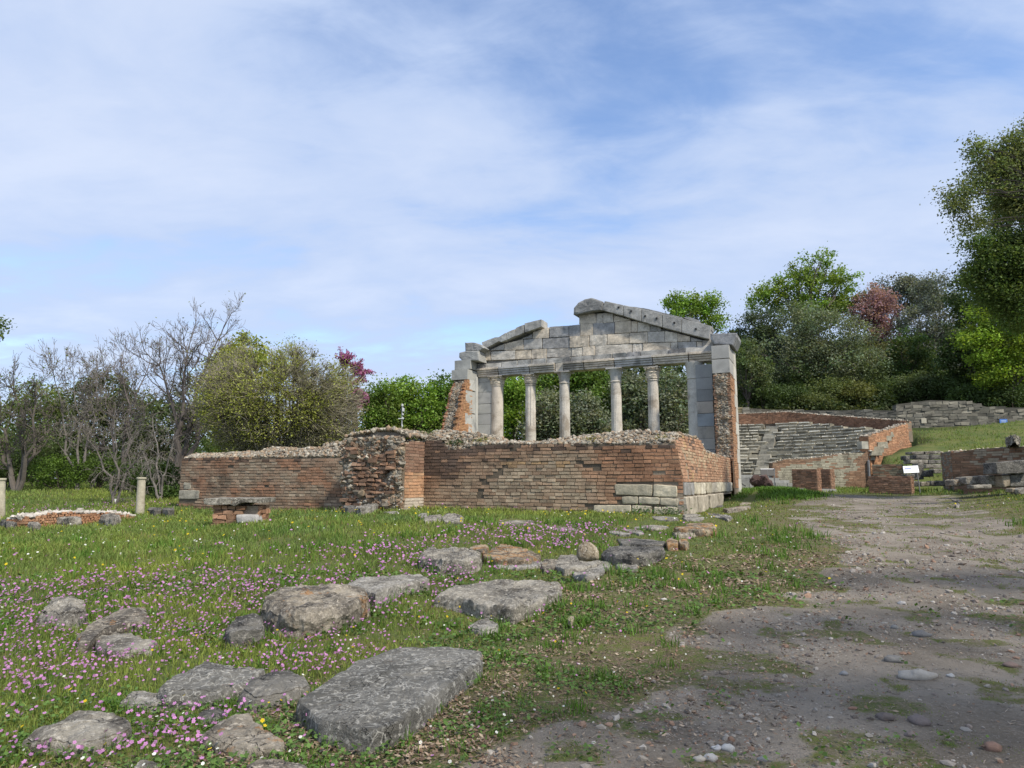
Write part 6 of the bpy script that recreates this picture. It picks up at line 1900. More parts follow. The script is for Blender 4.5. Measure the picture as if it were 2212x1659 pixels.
# camera mast beyond the rubble
Yp = 48.0
zp = zm(880, 900, 300 / 2212)
pb = at(*zp(905, 1275), Yp); pt = at(*zp(930, 815), Yp)
mast = empty('camera_mast', (pb[0], Yp, float(H(pb[0], Yp))), 'thin grey mast with white camera boxes between the ruin top and the trees', 'mast')
mb = MB(); tube(mb, np.array([[pb[0], Yp, float(H(pb[0], Yp)) - 0.2], pt]), 0.045, 8, (0.33, 0.34, 0.35)); mb.build('pole', M_METAL, mast)
for (x, y, w_, h_) in ((926, 830, 0.14, 0.2), (940, 915, 0.18, 0.3), (935, 1000, 0.12, 0.14), (900, 1080, 0.42, 0.07), (932, 1075, 0.16, 0.16), (922, 1212, 0.1, 0.2)):
    c = at(*zp(x, y), Yp - 0.1)
    w_, h_ = w_ * 0.45, h_ * 0.45
    P = [c + [-w_, 0, h_], c + [w_, 0, h_], c + [w_, 0, -h_], c + [-w_, 0, -h_]]
    mb = MB(); rounded(mb, P, np.array([0, 1.0, 0]), 0.2, 0.04, 0.0, (0.55, 0.56, 0.57), n=(3, 3, 3)); mb.build('camera_box', M_METAL, mast)

# ------------------------------------------------------------------ trees and shrubs
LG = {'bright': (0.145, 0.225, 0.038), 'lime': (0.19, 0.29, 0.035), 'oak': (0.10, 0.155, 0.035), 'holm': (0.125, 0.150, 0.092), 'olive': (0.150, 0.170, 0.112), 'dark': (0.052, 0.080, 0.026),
      'bluegrey': (0.135, 0.148, 0.125), 'pink': (0.40, 0.15, 0.30), 'dusk': (0.27, 0.165, 0.175), 'yellow': (0.19, 0.215, 0.04), 'bush': (0.115, 0.135, 0.04)}
BARKC = (0.115, 0.095, 0.080)


def crown_points(blobs, Y, ncl, rng, shell=0.55, lump=0.35):
    """clump centres through a crown given as (px, py, rx, ry[, depth offset]) lobes"""
    out = []
    area = np.array([b[2] * b[3] for b in blobs], float); area /= area.sum()
    for b, a in zip(blobs, area):
        n = max(14, int(ncl * a))
        Yb = Y + (b[4] if len(b) > 4 else 0)
        c = at(b[0], b[1], Yb)
        rx, rz = b[2] / F * Yb, b[3] / F * Yb
        ry = min(rx, max(rz, rx * 0.7))
        d = rng.normal(0, 1, (n, 3)); d /= np.linalg.norm(d, axis=1, keepdims=True)
        r = shell + (1 - shell) * rng.random(n) ** 0.5
        r = r * (1 + lump * 2 * (fbm(d * 2.2 + c * 0.13 + 7, 3) - 0.5))
        out.append(c + d * r[:, None] * np.array([rx, ry, rz]))
    return np.concatenate(out)


def curve(a, b, rng, n=6, sag=0.12, up=0.25):
    t = np.linspace(0, 1, n)[:, None]
    L = np.linalg.norm(b - a)
    off = rng.normal(0, 1, 3) * L * sag; off[2] = abs(off[2]) * up * 2
    return a + (b - a) * t + off * (4 * t * (1 - t)) * 0.5 + rng.normal(0, 1, (n, 3)) * L * 0.02 * (t * (1 - t) * 4)


def tree(name, label, base, Y, blobs, colr, ncl=110, per=70, leaf=0.12, cr=0.55, seed=0, group=None, trunk_r=None, shell=0.5, forks=14, cat='tree', lean=0, var=0.30, flatc=0.75, sub=2, lump=0.35, gz=None, bark=BARKC, fork_h=0.35, fork_px=None, wl=None, limb=1.0):
    rng = np.random.default_rng(1000 + seed)
    if wl is None:
        pts = crown_points(blobs, Y, ncl, rng, shell, lump)
    else:
        pts = []
        for (lx, ly, lz, lr) in wl:
            d_ = rng.normal(0, 1, (ncl // len(wl), 3)); d_ /= np.linalg.norm(d_, axis=1, keepdims=True)
            pts.append(np.array([lx, ly, lz]) + d_ * lr * (shell + (1 - shell) * rng.random((len(d_), 1)) ** 0.5) * [1, 1, 0.7])
        pts = np.concatenate(pts)
    cen = pts.mean(0)
    bx = at(base[0], base[1], Y)[0] if wl is None else base[0]
    zg = float(H(bx, Y)) if gz is None else gz
    B = np.array([bx, Y, zg - 0.2])
    root = empty(name, (bx, Y, zg), label, cat, group)
    hgt = pts[:, 2].max() - zg
    tr = trunk_r or hgt * 0.022
    # crown
    mb = MB()
    n = len(pts)
    cl = np.asarray(LG[colr] if isinstance(colr, str) else colr, float) * 1.3
    ck = rng.uniform(1 - var, 1 + var, (n, 1)) * (1 + rng.uniform(-0.10, 0.10, (n, 3)))
    P = np.repeat(pts, per, 0) + rng.normal(0, 1, (n * per, 3)) * cr * np.repeat(rng.uniform(0.6, 1.15, (n, 1)), per, 0) * np.array([1, 1, flatc]) * 0.55
    Cc = np.repeat(cl * ck, per, 0) * rng.uniform(0.75, 1.25, (n * per, 1))
    leaves(mb, P, leaf, Cc, rng)
    mb.build('crown', M_LEAF, root)
    # trunk and limbs
    mb = MB()
    low = pts[:, 2].min()
    fk = B + np.array([(cen[0] - bx) * 0.3, 0, max(0.4, (cen[2] - zg) * fork_h)])
    if fork_px is not None: fk = at(fork_px[0], fork_px[1], Y)
    tube(mb, curve(B, fk, rng, 6, 0.05), np.linspace(tr * 1.25, tr * 0.85, 6), 8, bark)
    idx = rng.permutation(n)[:forks]
    for i in idx:
        tgt = pts[i]
        c_ = curve(fk, fk + (tgt - fk) * 0.97, rng, 7, 0.14, 0.35)
        tube(mb, c_, np.linspace(tr * rng.uniform(0.4, 0.6) * limb, tr * 0.07 * limb, 7), 5, bark)
        near = np.argsort(np.linalg.norm(pts - tgt, axis=1))[1:1 + sub * 3]
        for j in near[:sub + 1]:
            st = c_[rng.integers(3, 6)]
            tube(mb, curve(st, st + (pts[j] - st) * 0.95, rng, 4, 0.12), np.linspace(tr * 0.16, tr * 0.03, 4), 4, bark)
    mb.build('trunk', M_BARK, root)
    return root


def branching(mb, rng, p, d, L, r, lev, tips, col, spread=0.55, droop=0.0, kids=(3, 4), shrink=0.68, upk=0.08, fine=None):
    n = 5
    pts = [p]
    dd = d.copy()
    for k in range(n):
        dd = dd + rng.normal(0, 0.13, 3) + np.array([0, 0, upk - droop]); dd /= np.linalg.norm(dd)
        pts.append(pts[-1] + dd * L / n)
    pts = np.array(pts)
    if lev <= 1:
        fine.append((pts, r))
    else:
        tube(mb, pts, np.linspace(r, r * 0.55, n + 1), 5 if lev > 2 else 4, col)
    if lev == 0:
        tips.append(pts[-1]); return
    for _ in range(rng.integers(kids[0], kids[1] + 1)):
        k = rng.integers(2, n + 1)
        nd = dd + rng.normal(0, spread, 3); nd /= np.linalg.norm(nd)
        branching(mb, rng, pts[k], nd, L * shrink * rng.uniform(0.75, 1.2), r * 0.55, lev - 1, tips, col, spread, droop, kids, shrink, upk, fine)


def bare_tree(name, label, base, Y, stems, col, seed, group=None, lev=4, r=0.14, spread=0.5, droop=0.0, shrink=0.66, kids=(3, 4), leafc=None, nleaf=0, white=None, upk=0.08, tw=0.014, leaf=0.075):
    """stems: list of (target px, fraction) from the base; each splits into ever finer twigs"""
    rng = np.random.default_rng(2000 + seed)
    bx = at(base[0], base[1], Y)[0]; zg = float(H(bx, Y))
    B = np.array([bx, Y, zg - 0.15])
    root = empty(name, (bx, Y, zg), label, 'tree', group)
    mb = MB(); tips = []; fine = []
    for (tp_, yo, fr_) in stems:
        T = at(tp_[0], tp_[1], Y + yo)
        d = T - B; L = np.linalg.norm(d)
        # main stem, then branching off along it
        n = 9
        c_ = curve(B + rng.normal(0, 0.08, 3) * [1, 1, 0], T, rng, n, 0.06)
        tube(mb, c_, np.linspace(r, r * 0.22, n), 7, col)
        for k in range(int(n * fr_), n):
            for _ in range(2 if k < n - 1 else 3):
                t = c_[min(k + 1, n - 1)] - c_[k - 1]; t /= np.linalg.norm(t)
                nd = t + rng.normal(0, 0.62, 3); nd /= np.linalg.norm(nd)
                branching(mb, rng, c_[k], nd, L * 0.165 * rng.uniform(0.7, 1.2), r * 0.36 * (1 - 0.5 * k / n), lev - 1, tips, col, spread, droop, kids, shrink, upk, fine)
    mb.build('trunk', M_BARK, root)
    if fine:
        mb = MB()
        a = np.concatenate([f[0][:-1] for f in fine]); b = np.concatenate([f[0][1:] for f in fine])
        twigs(mb, a, b, tw, np.asarray(col) * rng.uniform(0.9, 1.5, (len(a), 1)), 0.05, rng)
        mb.build('twigs', M_BARK, root)
    if nleaf:
        tips = np.array(tips)
        P = tips[rng.integers(0, len(tips), nleaf)] + rng.normal(0, 0.12, (nleaf, 3))
        mb = MB(); leaves(mb, P, leaf, np.asarray(leafc) * rng.uniform(0.7, 1.3, (nleaf, 1)), rng); mb.build('young_leaves', M_LEAF, root)
    if white:
        mb = MB(); tube(mb, np.array([B, B + [0, 0, white]]), [r * 1.15, r * 1.08], 8, (0.62, 0.62, 0.60)); mb.build('painted_foot', M_SMOOTH, root)
    return root


GT, GL_, GH, GBK = 'trees behind the brick ruin', 'bare trees on the left bank', 'trees on the hill', 'trees behind the columns'
# left bank
bare_tree('bare_tree', 'tallest bare grey tree, standing left of the domed bush', (372, 1095), 45, [((470, 735), 1.5, 0.35), ((405, 760), -1, 0.35), ((345, 790), 0, 0.4), ((480, 800), 1, 0.4)], (0.115, 0.10, 0.092), 1, GL_, 4, 0.20, 0.5, 0.0, 0.70, (3, 4), (0.17, 0.19, 0.05), 500)
bare_tree('bare_tree', 'slender leaning bare tree with a white painted foot', (250, 1077), 33, [((246, 900), 0, 0.2), ((180, 930), 0.5, 0.3), ((320, 960), 0, 0.3)], (0.14, 0.125, 0.11), 2, GL_, 4, 0.075, 0.55, 0.06, 0.70, (2, 3), None, 0, 0.45, upk=0.0, tw=0.008)
bare_tree('bare_tree', 'multi-stemmed twiggy tree at the left edge with a few green leaves', (40, 1040), 42, [((30, 840), 0, 0.35), ((0, 860), 1, 0.35), ((75, 850), -1, 0.35), ((110, 900), 1, 0.4), ((-30, 930), 0, 0.4)], (0.12, 0.105, 0.09), 3, GL_, 4, 0.15, 0.5, 0.0, 0.66, (3, 4), (0.11, 0.16, 0.04), 1600)
bare_tree('bare_tree', 'pale drooping bare tree hanging over the left end of the ruin', (345, 1085), 36, [((330, 900), 1, 0.35), ((300, 960), 0, 0.3), ((375, 950), 0, 0.35)], (0.17, 0.155, 0.14), 4, GL_, 4, 0.07, 0.5, 0.16, 0.72, (2, 3), None, 0, None, upk=-0.02, tw=0.008)
bare_tree('bare_tree', 'thin bare tree between the left edge tree and the white footed one', (165, 1050), 44, [((160, 815), 0, 0.4), ((120, 830), 0, 0.4), ((210, 820), 1, 0.4)], (0.16, 0.145, 0.13), 5, GL_, 4, 0.10, 0.5, 0.0, 0.68, (3, 4), (0.15, 0.17, 0.05), 300)
bare_tree('bare_tree', 'brownish bare tree farther back behind the white footed one', (265, 1050), 47, [((265, 800), 0, 0.4), ((320, 795), 1, 0.4), ((225, 820), 1, 0.4)], (0.15, 0.13, 0.12), 6, GL_, 4, 0.12, 0.5, 0.0, 0.68, (3, 4), (0.15, 0.17, 0.05), 300)


def twiggy_dome(name, label, base, Y, cen, rx, rz, seed, group):
    rng = np.random.default_rng(3000 + seed)
    B0 = at(base[0], base[1], Y); zg = float(H(B0[0], Y))
    root = empty(name, (B0[0], Y, zg), label, 'tree', group)
    c = at(cen[0], cen[1], Y); Rx, Rz = rx / F * Y, rz / F * Y
    R = np.array([Rx, Rx * 0.8, Rz])
    mb = MB()
    ends = []
    for i in range(150):
        d = rng.normal(0, 1, 3); d[2] = d[2] * 0.8 + 0.25; d /= np.linalg.norm(d)
        tgt = c + d * R * rng.uniform(0.6, 0.9)
        st = np.array([B0[0] + rng.normal(0, 0.25), Y + rng.normal(0, 0.25), zg - 0.1])
        mid = st + (tgt - st) * 0.45; mid[:2] = st[:2] + (tgt - st)[:2] * 0.38; mid += rng.normal(0, 0.25, 3)
        t = np.linspace(0, 1, 9)[:, None]
        q = (1 - t) ** 2 * st + 2 * t * (1 - t) * mid + t ** 2 * tgt
        tube(mb, q, np.linspace(0.085, 0.018, 9), 5, np.array([0.14, 0.125, 0.105]) * rng.uniform(0.8, 1.3))
        ends += list(q[5:]) + list(q[7:])
    mb.build('stems', M_BARK, root)
    ends = np.array(ends)
    # fine twigs reaching the outline
    n = 26000
    s = ends[rng.integers(0, len(ends), n)]
    dirn = (s - c) / R; dirn /= np.maximum(np.linalg.norm(dirn, axis=1, keepdims=True), 1e-3)
    e = s + (dirn * R * 0.20 + rng.normal(0, 1, (n, 3)) * np.array([0.42, 0.42, 0.36]) + [0, 0, 0.15]) * rng.uniform(0.5, 1.25, (n, 1))
    rr_ = np.linalg.norm((e - c) / R, axis=1)
    lim = 0.94 + 0.16 * (fbm((e - c) / R * 3 + 4, 3) - 0.5) * 2
    ok = rr_ < lim
    mb = MB()
    twigs(mb, s[ok], e[ok], 0.016, np.array([0.27, 0.245, 0.175]) * rng.uniform(0.7, 1.35, (ok.sum(), 1)), 0.08, rng)
    mb.build('twigs', M_BARK, root)
    m = 60000
    ee = e[ok]
    P = ee[rng.integers(0, len(ee), m)] + rng.normal(0, 1, (m, 3)) * 0.22
    patch = fbm(P * 0.55 + 3, 3)
    g = np.where(patch[:, None] > 0.5, np.array([0.18, 0.195, 0.045]), np.array([0.125, 0.125, 0.055]))
    mb = MB()
    keep = rng.random(m) < np.clip((patch - 0.25) * 2.4, 0.2, 1)
    leaves(mb, P[keep], 0.058, 1.7 * g[keep] * rng.uniform(0.7, 1.35, (keep.sum(), 1)), rng)
    mb.build('young_leaves', M_LEAF, root)


twiggy_dome('domed_bush', 'huge domed twiggy tree just in leaf, behind the left brick wall', (622, 1010), 38, (603, 872), 200, 142, 1, GT)
tree('evergreen_oak', 'dark green rounded tree behind the bare trees', (225, 1010), 60, [(225, 860, 75, 55), (165, 900, 60, 60), (290, 890, 60, 60)], (0.075, 0.095, 0.030), 130, 70, 0.15, 1.1, 1, GT)
tree('light_tree', 'light green tree far left behind the twiggy edge tree', (95, 1010), 66, [(85, 870, 70, 40), (120, 920, 60, 50), (20, 930, 60, 60)], (0.135, 0.165, 0.05), 110, 60, 0.16, 1.1, 2, GT)
tree('yellow_tree', 'yellow-green tree top rising over the left shoulder of the domed bush', (528, 1000), 56, [(530, 760, 42, 36), (490, 790, 40, 36), (570, 800, 50, 40)], 'yellow', 100, 60, 0.13, 0.8, 3, GT)
tree('evergreen_oak', 'grey green tree between the bare trees and the domed bush', (400, 1020), 58, [(350, 920, 70, 60), (420, 880, 55, 70), (300, 960, 60, 50)], (0.085, 0.105, 0.045), 120, 60, 0.15, 1.0, 4, GT)
tree('evergreen_oak', 'deep green tree low behind the left edge tree', (60, 1010), 58, [(30, 960, 90, 50), (120, 970, 80, 45)], (0.060, 0.085, 0.028), 110, 60, 0.15, 1.0, 41, GT)
# pink judas tree behind the dome
def judas(name, label, base, Y, sprays, seed, colr, group, n_per=420, wid=0.30):
    rng = np.random.default_rng(4000 + seed)
    bx = at(base[0], base[1], Y)[0]; zg = float(H(bx, Y))
    root = empty(name, (bx, Y, zg), label, 'tree', group)
    mt, ml = MB(), MB()
    B = np.array([bx, Y, zg - 0.1])
    for (a, b) in sprays:
        A_, E_ = at(a[0], a[1], Y), at(b[0], b[1], Y + rng.uniform(-1, 1))
        tube(mt, curve(B, A_, rng, 6, 0.06), np.linspace(0.12, 0.05, 6), 5, (0.10, 0.075, 0.07))
        c_ = curve(A_, E_, rng, 8, 0.06)
        tube(mt, c_, np.linspace(0.05, 0.012, 8), 4, (0.10, 0.075, 0.07))
        for k in range(9):
            s_ = c_[rng.integers(1, 7)]
            dd = (E_ - A_) / np.linalg.norm(E_ - A_) + rng.normal(0, 0.5, 3); dd /= np.linalg.norm(dd)
            q = np.linspace(0, 1, 14)[:, None] * dd * np.linalg.norm(E_ - A_) * rng.uniform(0.25, 0.6) + s_
            tube(mt, q[::4], np.linspace(0.02, 0.008, 4), 3, (0.10, 0.075, 0.07))
            P = np.repeat(q, n_per // 126 + 1, 0) + rng.normal(0, wid * 0.28, (14 * (n_per // 126 + 1), 3))
            leaves(ml, P, 0.085, np.asarray(LG[colr]) * rng.uniform(0.65, 1.3, (len(P), 1)), rng)
    mt.build('trunk', M_BARK, root); ml.build('blossom', M_PETAL, root)


judas('judas_tree', 'magenta flowering tree peeping out on the right of the domed bush', (750, 1000), 50, [((740, 800), (735, 762)), ((745, 800), (758, 765)), ((752, 805), (775, 782)), ((758, 815), (792, 800)), ((760, 830), (785, 815)), ((762, 840), (790, 855)), ((765, 850), (782, 880)), ((740, 790), (750, 770)), ((755, 820), (780, 795)), ((770, 840), (778, 870))], 1, 'pink', GT)
judas('judas_tree', 'pale pink blossom wisps behind the tallest bare tree', (500, 1000), 57, [((470, 800), (478, 755)), ((480, 800), (492, 752)), ((490, 800), (470, 770))], 3, 'dusk', GT, 260)
# between dome and facade
tree('oak_tree', 'bright green tree with dark stems behind the camera mast', (880, 985), 66, [(868, 850, 42, 38), (905, 870, 45, 40), (850, 890, 45, 40), (890, 905, 55, 28)], 'bright', 150, 60, 0.15, 1.0, 5, GBK, forks=16, shell=0.35)
tree('oak_tree', 'fresh green tree next to the pink blossom', (822, 985), 64, [(820, 845, 32, 22), (805, 880, 28, 36), (835, 885, 30, 34), (815, 915, 40, 26)], (0.11, 0.17, 0.035), 110, 60, 0.14, 0.9, 6, GBK, forks=12, shell=0.35)
tree('oak_tree', 'dense green tree touching the left broken edge of the facade', (955, 990), 68, [(948, 845, 40, 30), (980, 865, 42, 45), (940, 885, 42, 36), (965, 915, 50, 30)], (0.085, 0.145, 0.028), 150, 60, 0.15, 1.0, 7, GBK, forks=14, shell=0.35)
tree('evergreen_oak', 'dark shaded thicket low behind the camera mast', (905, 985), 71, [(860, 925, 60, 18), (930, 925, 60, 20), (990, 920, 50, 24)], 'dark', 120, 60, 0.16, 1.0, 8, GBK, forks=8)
# seen through the columns
tree('oak_tree', 'bright leafy tree in the first gap between the columns', (1110, 1000), 62, [(1108, 845, 40, 40), (1130, 890, 36, 40), (1095, 910, 40, 40), (1118, 870, 40, 50)], 'bright', 150, 60, 0.15, 0.9, 9, GBK)
tree('evergreen_oak', 'grey green bush in the second gap between the columns', (1185, 1000), 58, [(1185, 890, 40, 45), (1165, 925, 38, 30), (1200, 925, 38, 30)], 'olive', 130, 70, 0.13, 0.8, 10, GBK)
tree('oak_tree', 'dark leafy crown high in the second gap', (1195, 1000), 70, [(1180, 835, 55, 45), (1230, 835, 50, 45)], 'oak', 150, 60, 0.17, 1.1, 11, GBK)
tree('oak_tree', 'dark glossy crown high in the wide middle gap', (1280, 1000), 69, [(1270, 825, 45, 35), (1300, 845, 45, 40), (1255, 860, 40, 40)], (0.070, 0.115, 0.022), 150, 60, 0.17, 1.1, 12, GBK)
tree('evergreen_oak', 'silvery green bush low in the wide middle gap', (1262, 1000), 58, [(1260, 895, 40, 45), (1285, 920, 35, 30), (1235, 925, 30, 30)], 'olive', 140, 70, 0.13, 0.8, 13, GBK)
tree('oak_tree', 'lighter green tree at the right of the wide middle gap', (1312, 1000), 63, [(1312, 880, 26, 50), (1305, 925, 30, 36)], (0.10, 0.16, 0.03), 90, 60, 0.14, 0.8, 14, GBK)
tree('evergreen_oak', 'dark grey green tree in the fourth gap between the columns', (1370, 1000), 61, [(1365, 850, 40, 45), (1385, 890, 38, 50), (1350, 915, 36, 40)], 'holm', 150, 70, 0.15, 0.9, 15, GBK)
tree('evergreen_oak', 'grey green tree in the right-hand gap of the facade', (1445, 1000), 60, [(1455, 850, 45, 45), (1430, 890, 40, 50), (1480, 900, 40, 50), (1450, 930, 50, 40)], 'olive', 170, 70, 0.14, 0.9, 16, GBK)
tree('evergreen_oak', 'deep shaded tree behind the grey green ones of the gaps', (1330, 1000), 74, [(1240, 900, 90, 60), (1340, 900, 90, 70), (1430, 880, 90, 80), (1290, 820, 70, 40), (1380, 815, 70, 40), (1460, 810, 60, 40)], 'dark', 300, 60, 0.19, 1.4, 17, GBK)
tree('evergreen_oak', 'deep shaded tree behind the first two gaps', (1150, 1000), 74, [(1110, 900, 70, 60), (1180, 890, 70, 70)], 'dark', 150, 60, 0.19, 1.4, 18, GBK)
# on the hill
tree('oak_tree', 'small bright oak rising just behind the right slope of the pediment', (1500, 860), 88, [(1490, 655, 62, 26), (1465, 665, 40, 22), (1530, 662, 42, 18), (1545, 695, 34, 24), (1500, 690, 50, 22)], 'bright', 120, 60, 0.17, 1.0, 19, GH, forks=16, shell=0.3, lump=0.5)
tree('oak_tree', 'large bright green oak with visible limbs on the hilltop', (1735, 780), 98, [(1770, 585, 62, 42), (1720, 610, 60, 40), (1800, 630, 55, 50), (1665, 640, 45, 32), (1700, 665, 50, 30), (1840, 670, 30, 36), (1760, 660, 70, 40), (1640, 650, 25, 28)], (0.135, 0.20, 0.035), 230, 70, 0.19, 1.05, 20, GH, forks=26, shell=0.3, lump=0.5, trunk_r=0.42)
tree('evergreen_oak', 'big domed grey green holm oak above the theatre', (1765, 880), 80, [(1770, 730, 100, 62), (1700, 770, 75, 60), (1840, 770, 75, 60), (1770, 790, 110, 50), (1740, 690, 60, 40)], 'holm', 330, 80, 0.14, 1.1, 21, GH, var=0.35)
tree('evergreen_oak', 'dark tree between the facade pier and the domed holm oak', (1630, 880), 84, [(1620, 720, 40, 45), (1650, 760, 50, 60), (1600, 760, 30, 50), (1660, 700, 36, 30)], (0.055, 0.075, 0.042), 190, 70, 0.15, 1.0, 22, GH)
tree('light_tree', 'lighter grey green tree hugging the right facade pier', (1612, 880), 74, [(1610, 770, 26, 40), (1620, 810, 40, 36), (1640, 800, 30, 30)], (0.10, 0.13, 0.055), 120, 70, 0.12, 0.7, 23, GH)
tree('judas_tree', 'dusky pink tree between the hilltop oak and the olive trees', (1895, 800), 96, [(1895, 650, 42, 36), (1915, 685, 40, 34), (1870, 670, 36, 40), (1900, 720, 40, 26)], 'dusk', 160, 60, 0.17, 1.0, 24, GH, shell=0.3)
tree('evergreen_oak', 'dark flat-topped tree on the skyline right of the dusky pink one', (1940, 800), 104, [(1935, 620, 44, 22), (1975, 615, 40, 20), (1960, 640, 60, 28), (1990, 650, 40, 30)], 'bluegrey', 150, 70, 0.18, 1.1, 25, GH)
tree('olive_tree', 'tall blue-grey tree on the skyline beside the near oaks', (2020, 860), 92, [(2025, 630, 50, 36), (2040, 680, 60, 55), (1990, 710, 50, 50), (2030, 750, 65, 55), (2000, 790, 55, 40)], 'bluegrey', 300, 80, 0.15, 1.1, 26, GH, var=0.4)
tree('oak_tree', 'brownish green tree below the dusky pink one', (1905, 870), 86, [(1905, 765, 45, 32), (1880, 800, 50, 30), (1935, 790, 40, 36)], (0.10, 0.105, 0.045), 150, 60, 0.15, 0.9, 27, GH)
tree('evergreen_oak', 'dark tree filling the hollow under the blue-grey one', (1960, 880), 82, [(1965, 770, 50, 50), (1930, 820, 50, 30), (2000, 830, 60, 40)], 'dark', 200, 70, 0.16, 1.0, 28, GH)
tree('evergreen_oak', 'shaded tree at the back of the right edge', (2100, 900), 74, [(2100, 640, 45, 70), (2130, 720, 60, 90), (2090, 780, 55, 60), (2150, 830, 90, 50), (2200, 800, 60, 70)], 'dark', 380, 70, 0.17, 1.0, 29, GH)
tree('lime_tree', 'luminous yellow-green tree at the right edge, above the retaining wall', (2190, 900), 68, [(2150, 690, 55, 45), (2115, 740, 45, 50), (2185, 740, 60, 60), (2160, 800, 60, 40), (2220, 680, 60, 80)], (0.15, 0.22, 0.028), 300, 80, 0.14, 0.95, 30, GH, var=0.35)
tree('dark_oak', 'dark near oak filling the upper right corner above the luminous tree', (2520, 1060), 30, [(2180, 560, 60, 70), (2230, 480, 80, 110), (2230, 640, 90, 90), (2150, 625, 40, 50), (2125, 535, 34, 34), (2200, 400, 50, 60), (2130, 590, 40, 40)], (0.085, 0.125, 0.036), 620, 105, 0.062, 0.60, 31, GH, trunk_r=0.4, fork_px=(2420, 620), limb=0.45)
tree('light_oak', 'near oak branch tips with pale young leaves reaching in at the upper right', (2700, 1080), 24, [(2190, 330, 45, 40), (2150, 360, 45, 36), (2110, 320, 18, 26), (2120, 395, 36, 20), (2075, 420, 38, 22), (2058, 447, 36, 14), (2100, 485, 36, 18), (2200, 420, 60, 60), (2240, 340, 60, 90)], (0.125, 0.15, 0.06), 380, 70, 0.050, 0.46, 32, GH, forks=40, shell=0.2, lump=0.5, trunk_r=0.3, fork_px=(2400, 500), limb=0.35)
tree('light_oak', 'leaf tuft poking in at the left edge of the picture', (-330, 1080), 30, [(-42, 706, 40, 26), (-110, 700, 60, 60)], (0.09, 0.13, 0.035), 110, 60, 0.07, 0.5, 33, GT)
tree('shade_oak', 'spreading oak just outside the right edge, shading the near end of the path', (11.5, -1.0), -1.0, [], 'oak', 400, 60, 0.075, 0.6, 34, GH, wl=[(9.4, 0.4, 7.8, 3.0), (12, 2.5, 8.4, 3.2), (7.8, -2.2, 8.2, 2.8), (12.5, -2, 9, 3.6), (10.5, -3.5, 8.6, 3), (14.5, 4.5, 8.0, 3.0), (7.0, -1.6, 8.0, 2.4)], trunk_r=0.35)

# shrubs
def shrub(label, p, Y, w_, h_, colr, seed, group, n=60, per=60, leaf=0.09, cr=0.5):
    rng = np.random.default_rng(5000 + seed)
    c = at(p[0], p[1], Y); zg = float(H(c[0], Y))
    W_, Hh = w_ / F * Y, h_ / F * Y * 2
    root = empty('shrub', (c[0], Y, zg), label, 'shrub', group)
    cc = np.array([c[0], Y, c[2]])
    d = rng.normal(0, 1, (n, 3)); d /= np.linalg.norm(d, axis=1, keepdims=True)
    r = 0.45 + 0.55 * rng.random(n) ** 0.5
    pts = cc + d * r[:, None] * np.array([W_, W_ * 0.7, h_ / F * Y]) * (1 + 0.5 * (fbm(d * 2 + seed, 3) - 0.5))[:, None]
    pts[:, 2] = np.maximum(pts[:, 2], H(pts[:, 0], pts[:, 1]) + 0.1)
    cl = np.asarray(LG[colr] if isinstance(colr, str) else colr, float)
    cl = cl * 1.25
    P = np.repeat(pts, per, 0) + rng.normal(0, 1, (n * per, 3)) * cr * 0.5
    mb = MB(); leaves(mb, P, leaf, np.repeat(cl * rng.uniform(0.7, 1.3, (n, 1)), per, 0) * rng.uniform(0.8, 1.2, (n * per, 1)), rng); mb.build('foliage', M_LEAF, root)
    mb = MB()
    for i in range(10):
        tube(mb, curve(np.array([c[0], Y, zg - 0.1]), pts[i], rng, 5, 0.1), np.linspace(0.04, 0.01, 5), 4, BARKC)
    mb.build('stems', M_BARK, root)


GSH = 'shrubs on the slope above the theatre'
SHR = [((1640, 850), 75, 50, 22, 'dark', 'dark shrub right behind the facade pier'), ((1700, 858), 76, 55, 20, 'dark', 'low dark shrub above the left of the theatre wall'), ((1800, 845), 77, 60, 26, (0.12, 0.15, 0.055), 'pale yellow-green shrub above the middle of the theatre'),
       ((1850, 850), 76, 40, 18, (0.13, 0.14, 0.045), 'low yellowish shrub right of the pale one'), ((1870, 820), 79, 55, 32, (0.075, 0.10, 0.04), 'grey green shrub above the theatre rim'), ((1930, 850), 76, 55, 26, (0.07, 0.10, 0.032), 'green shrub above the bend of the retaining wall'),
       ((1985, 835), 75, 50, 28, (0.085, 0.11, 0.045), 'feathery green shrub over the squared retaining wall'), ((2045, 845), 74, 55, 24, 'dark', 'dark shrub hanging over the squared retaining wall'), ((2110, 860), 70, 60, 22, (0.055, 0.085, 0.025), 'ivy-like shrub on the wall top at the right'),
       ((2180, 862), 68, 60, 24, 'dark', 'dark shrub on the wall top at the right edge'), ((1760, 870), 75, 40, 10, (0.10, 0.12, 0.045), 'small low shrub on the grassy lip of the theatre'), ((1735, 825), 80, 60, 30, 'dark', 'dark shrub in the shade under the domed holm oak')]
for k, (p, Y, w_, h_, c_, lab) in enumerate(SHR):
    shrub(lab, p, Y, w_, h_, c_, k, GSH, 70, 70, 0.12, 0.7)
GSL = 'shrubs on the left bank'
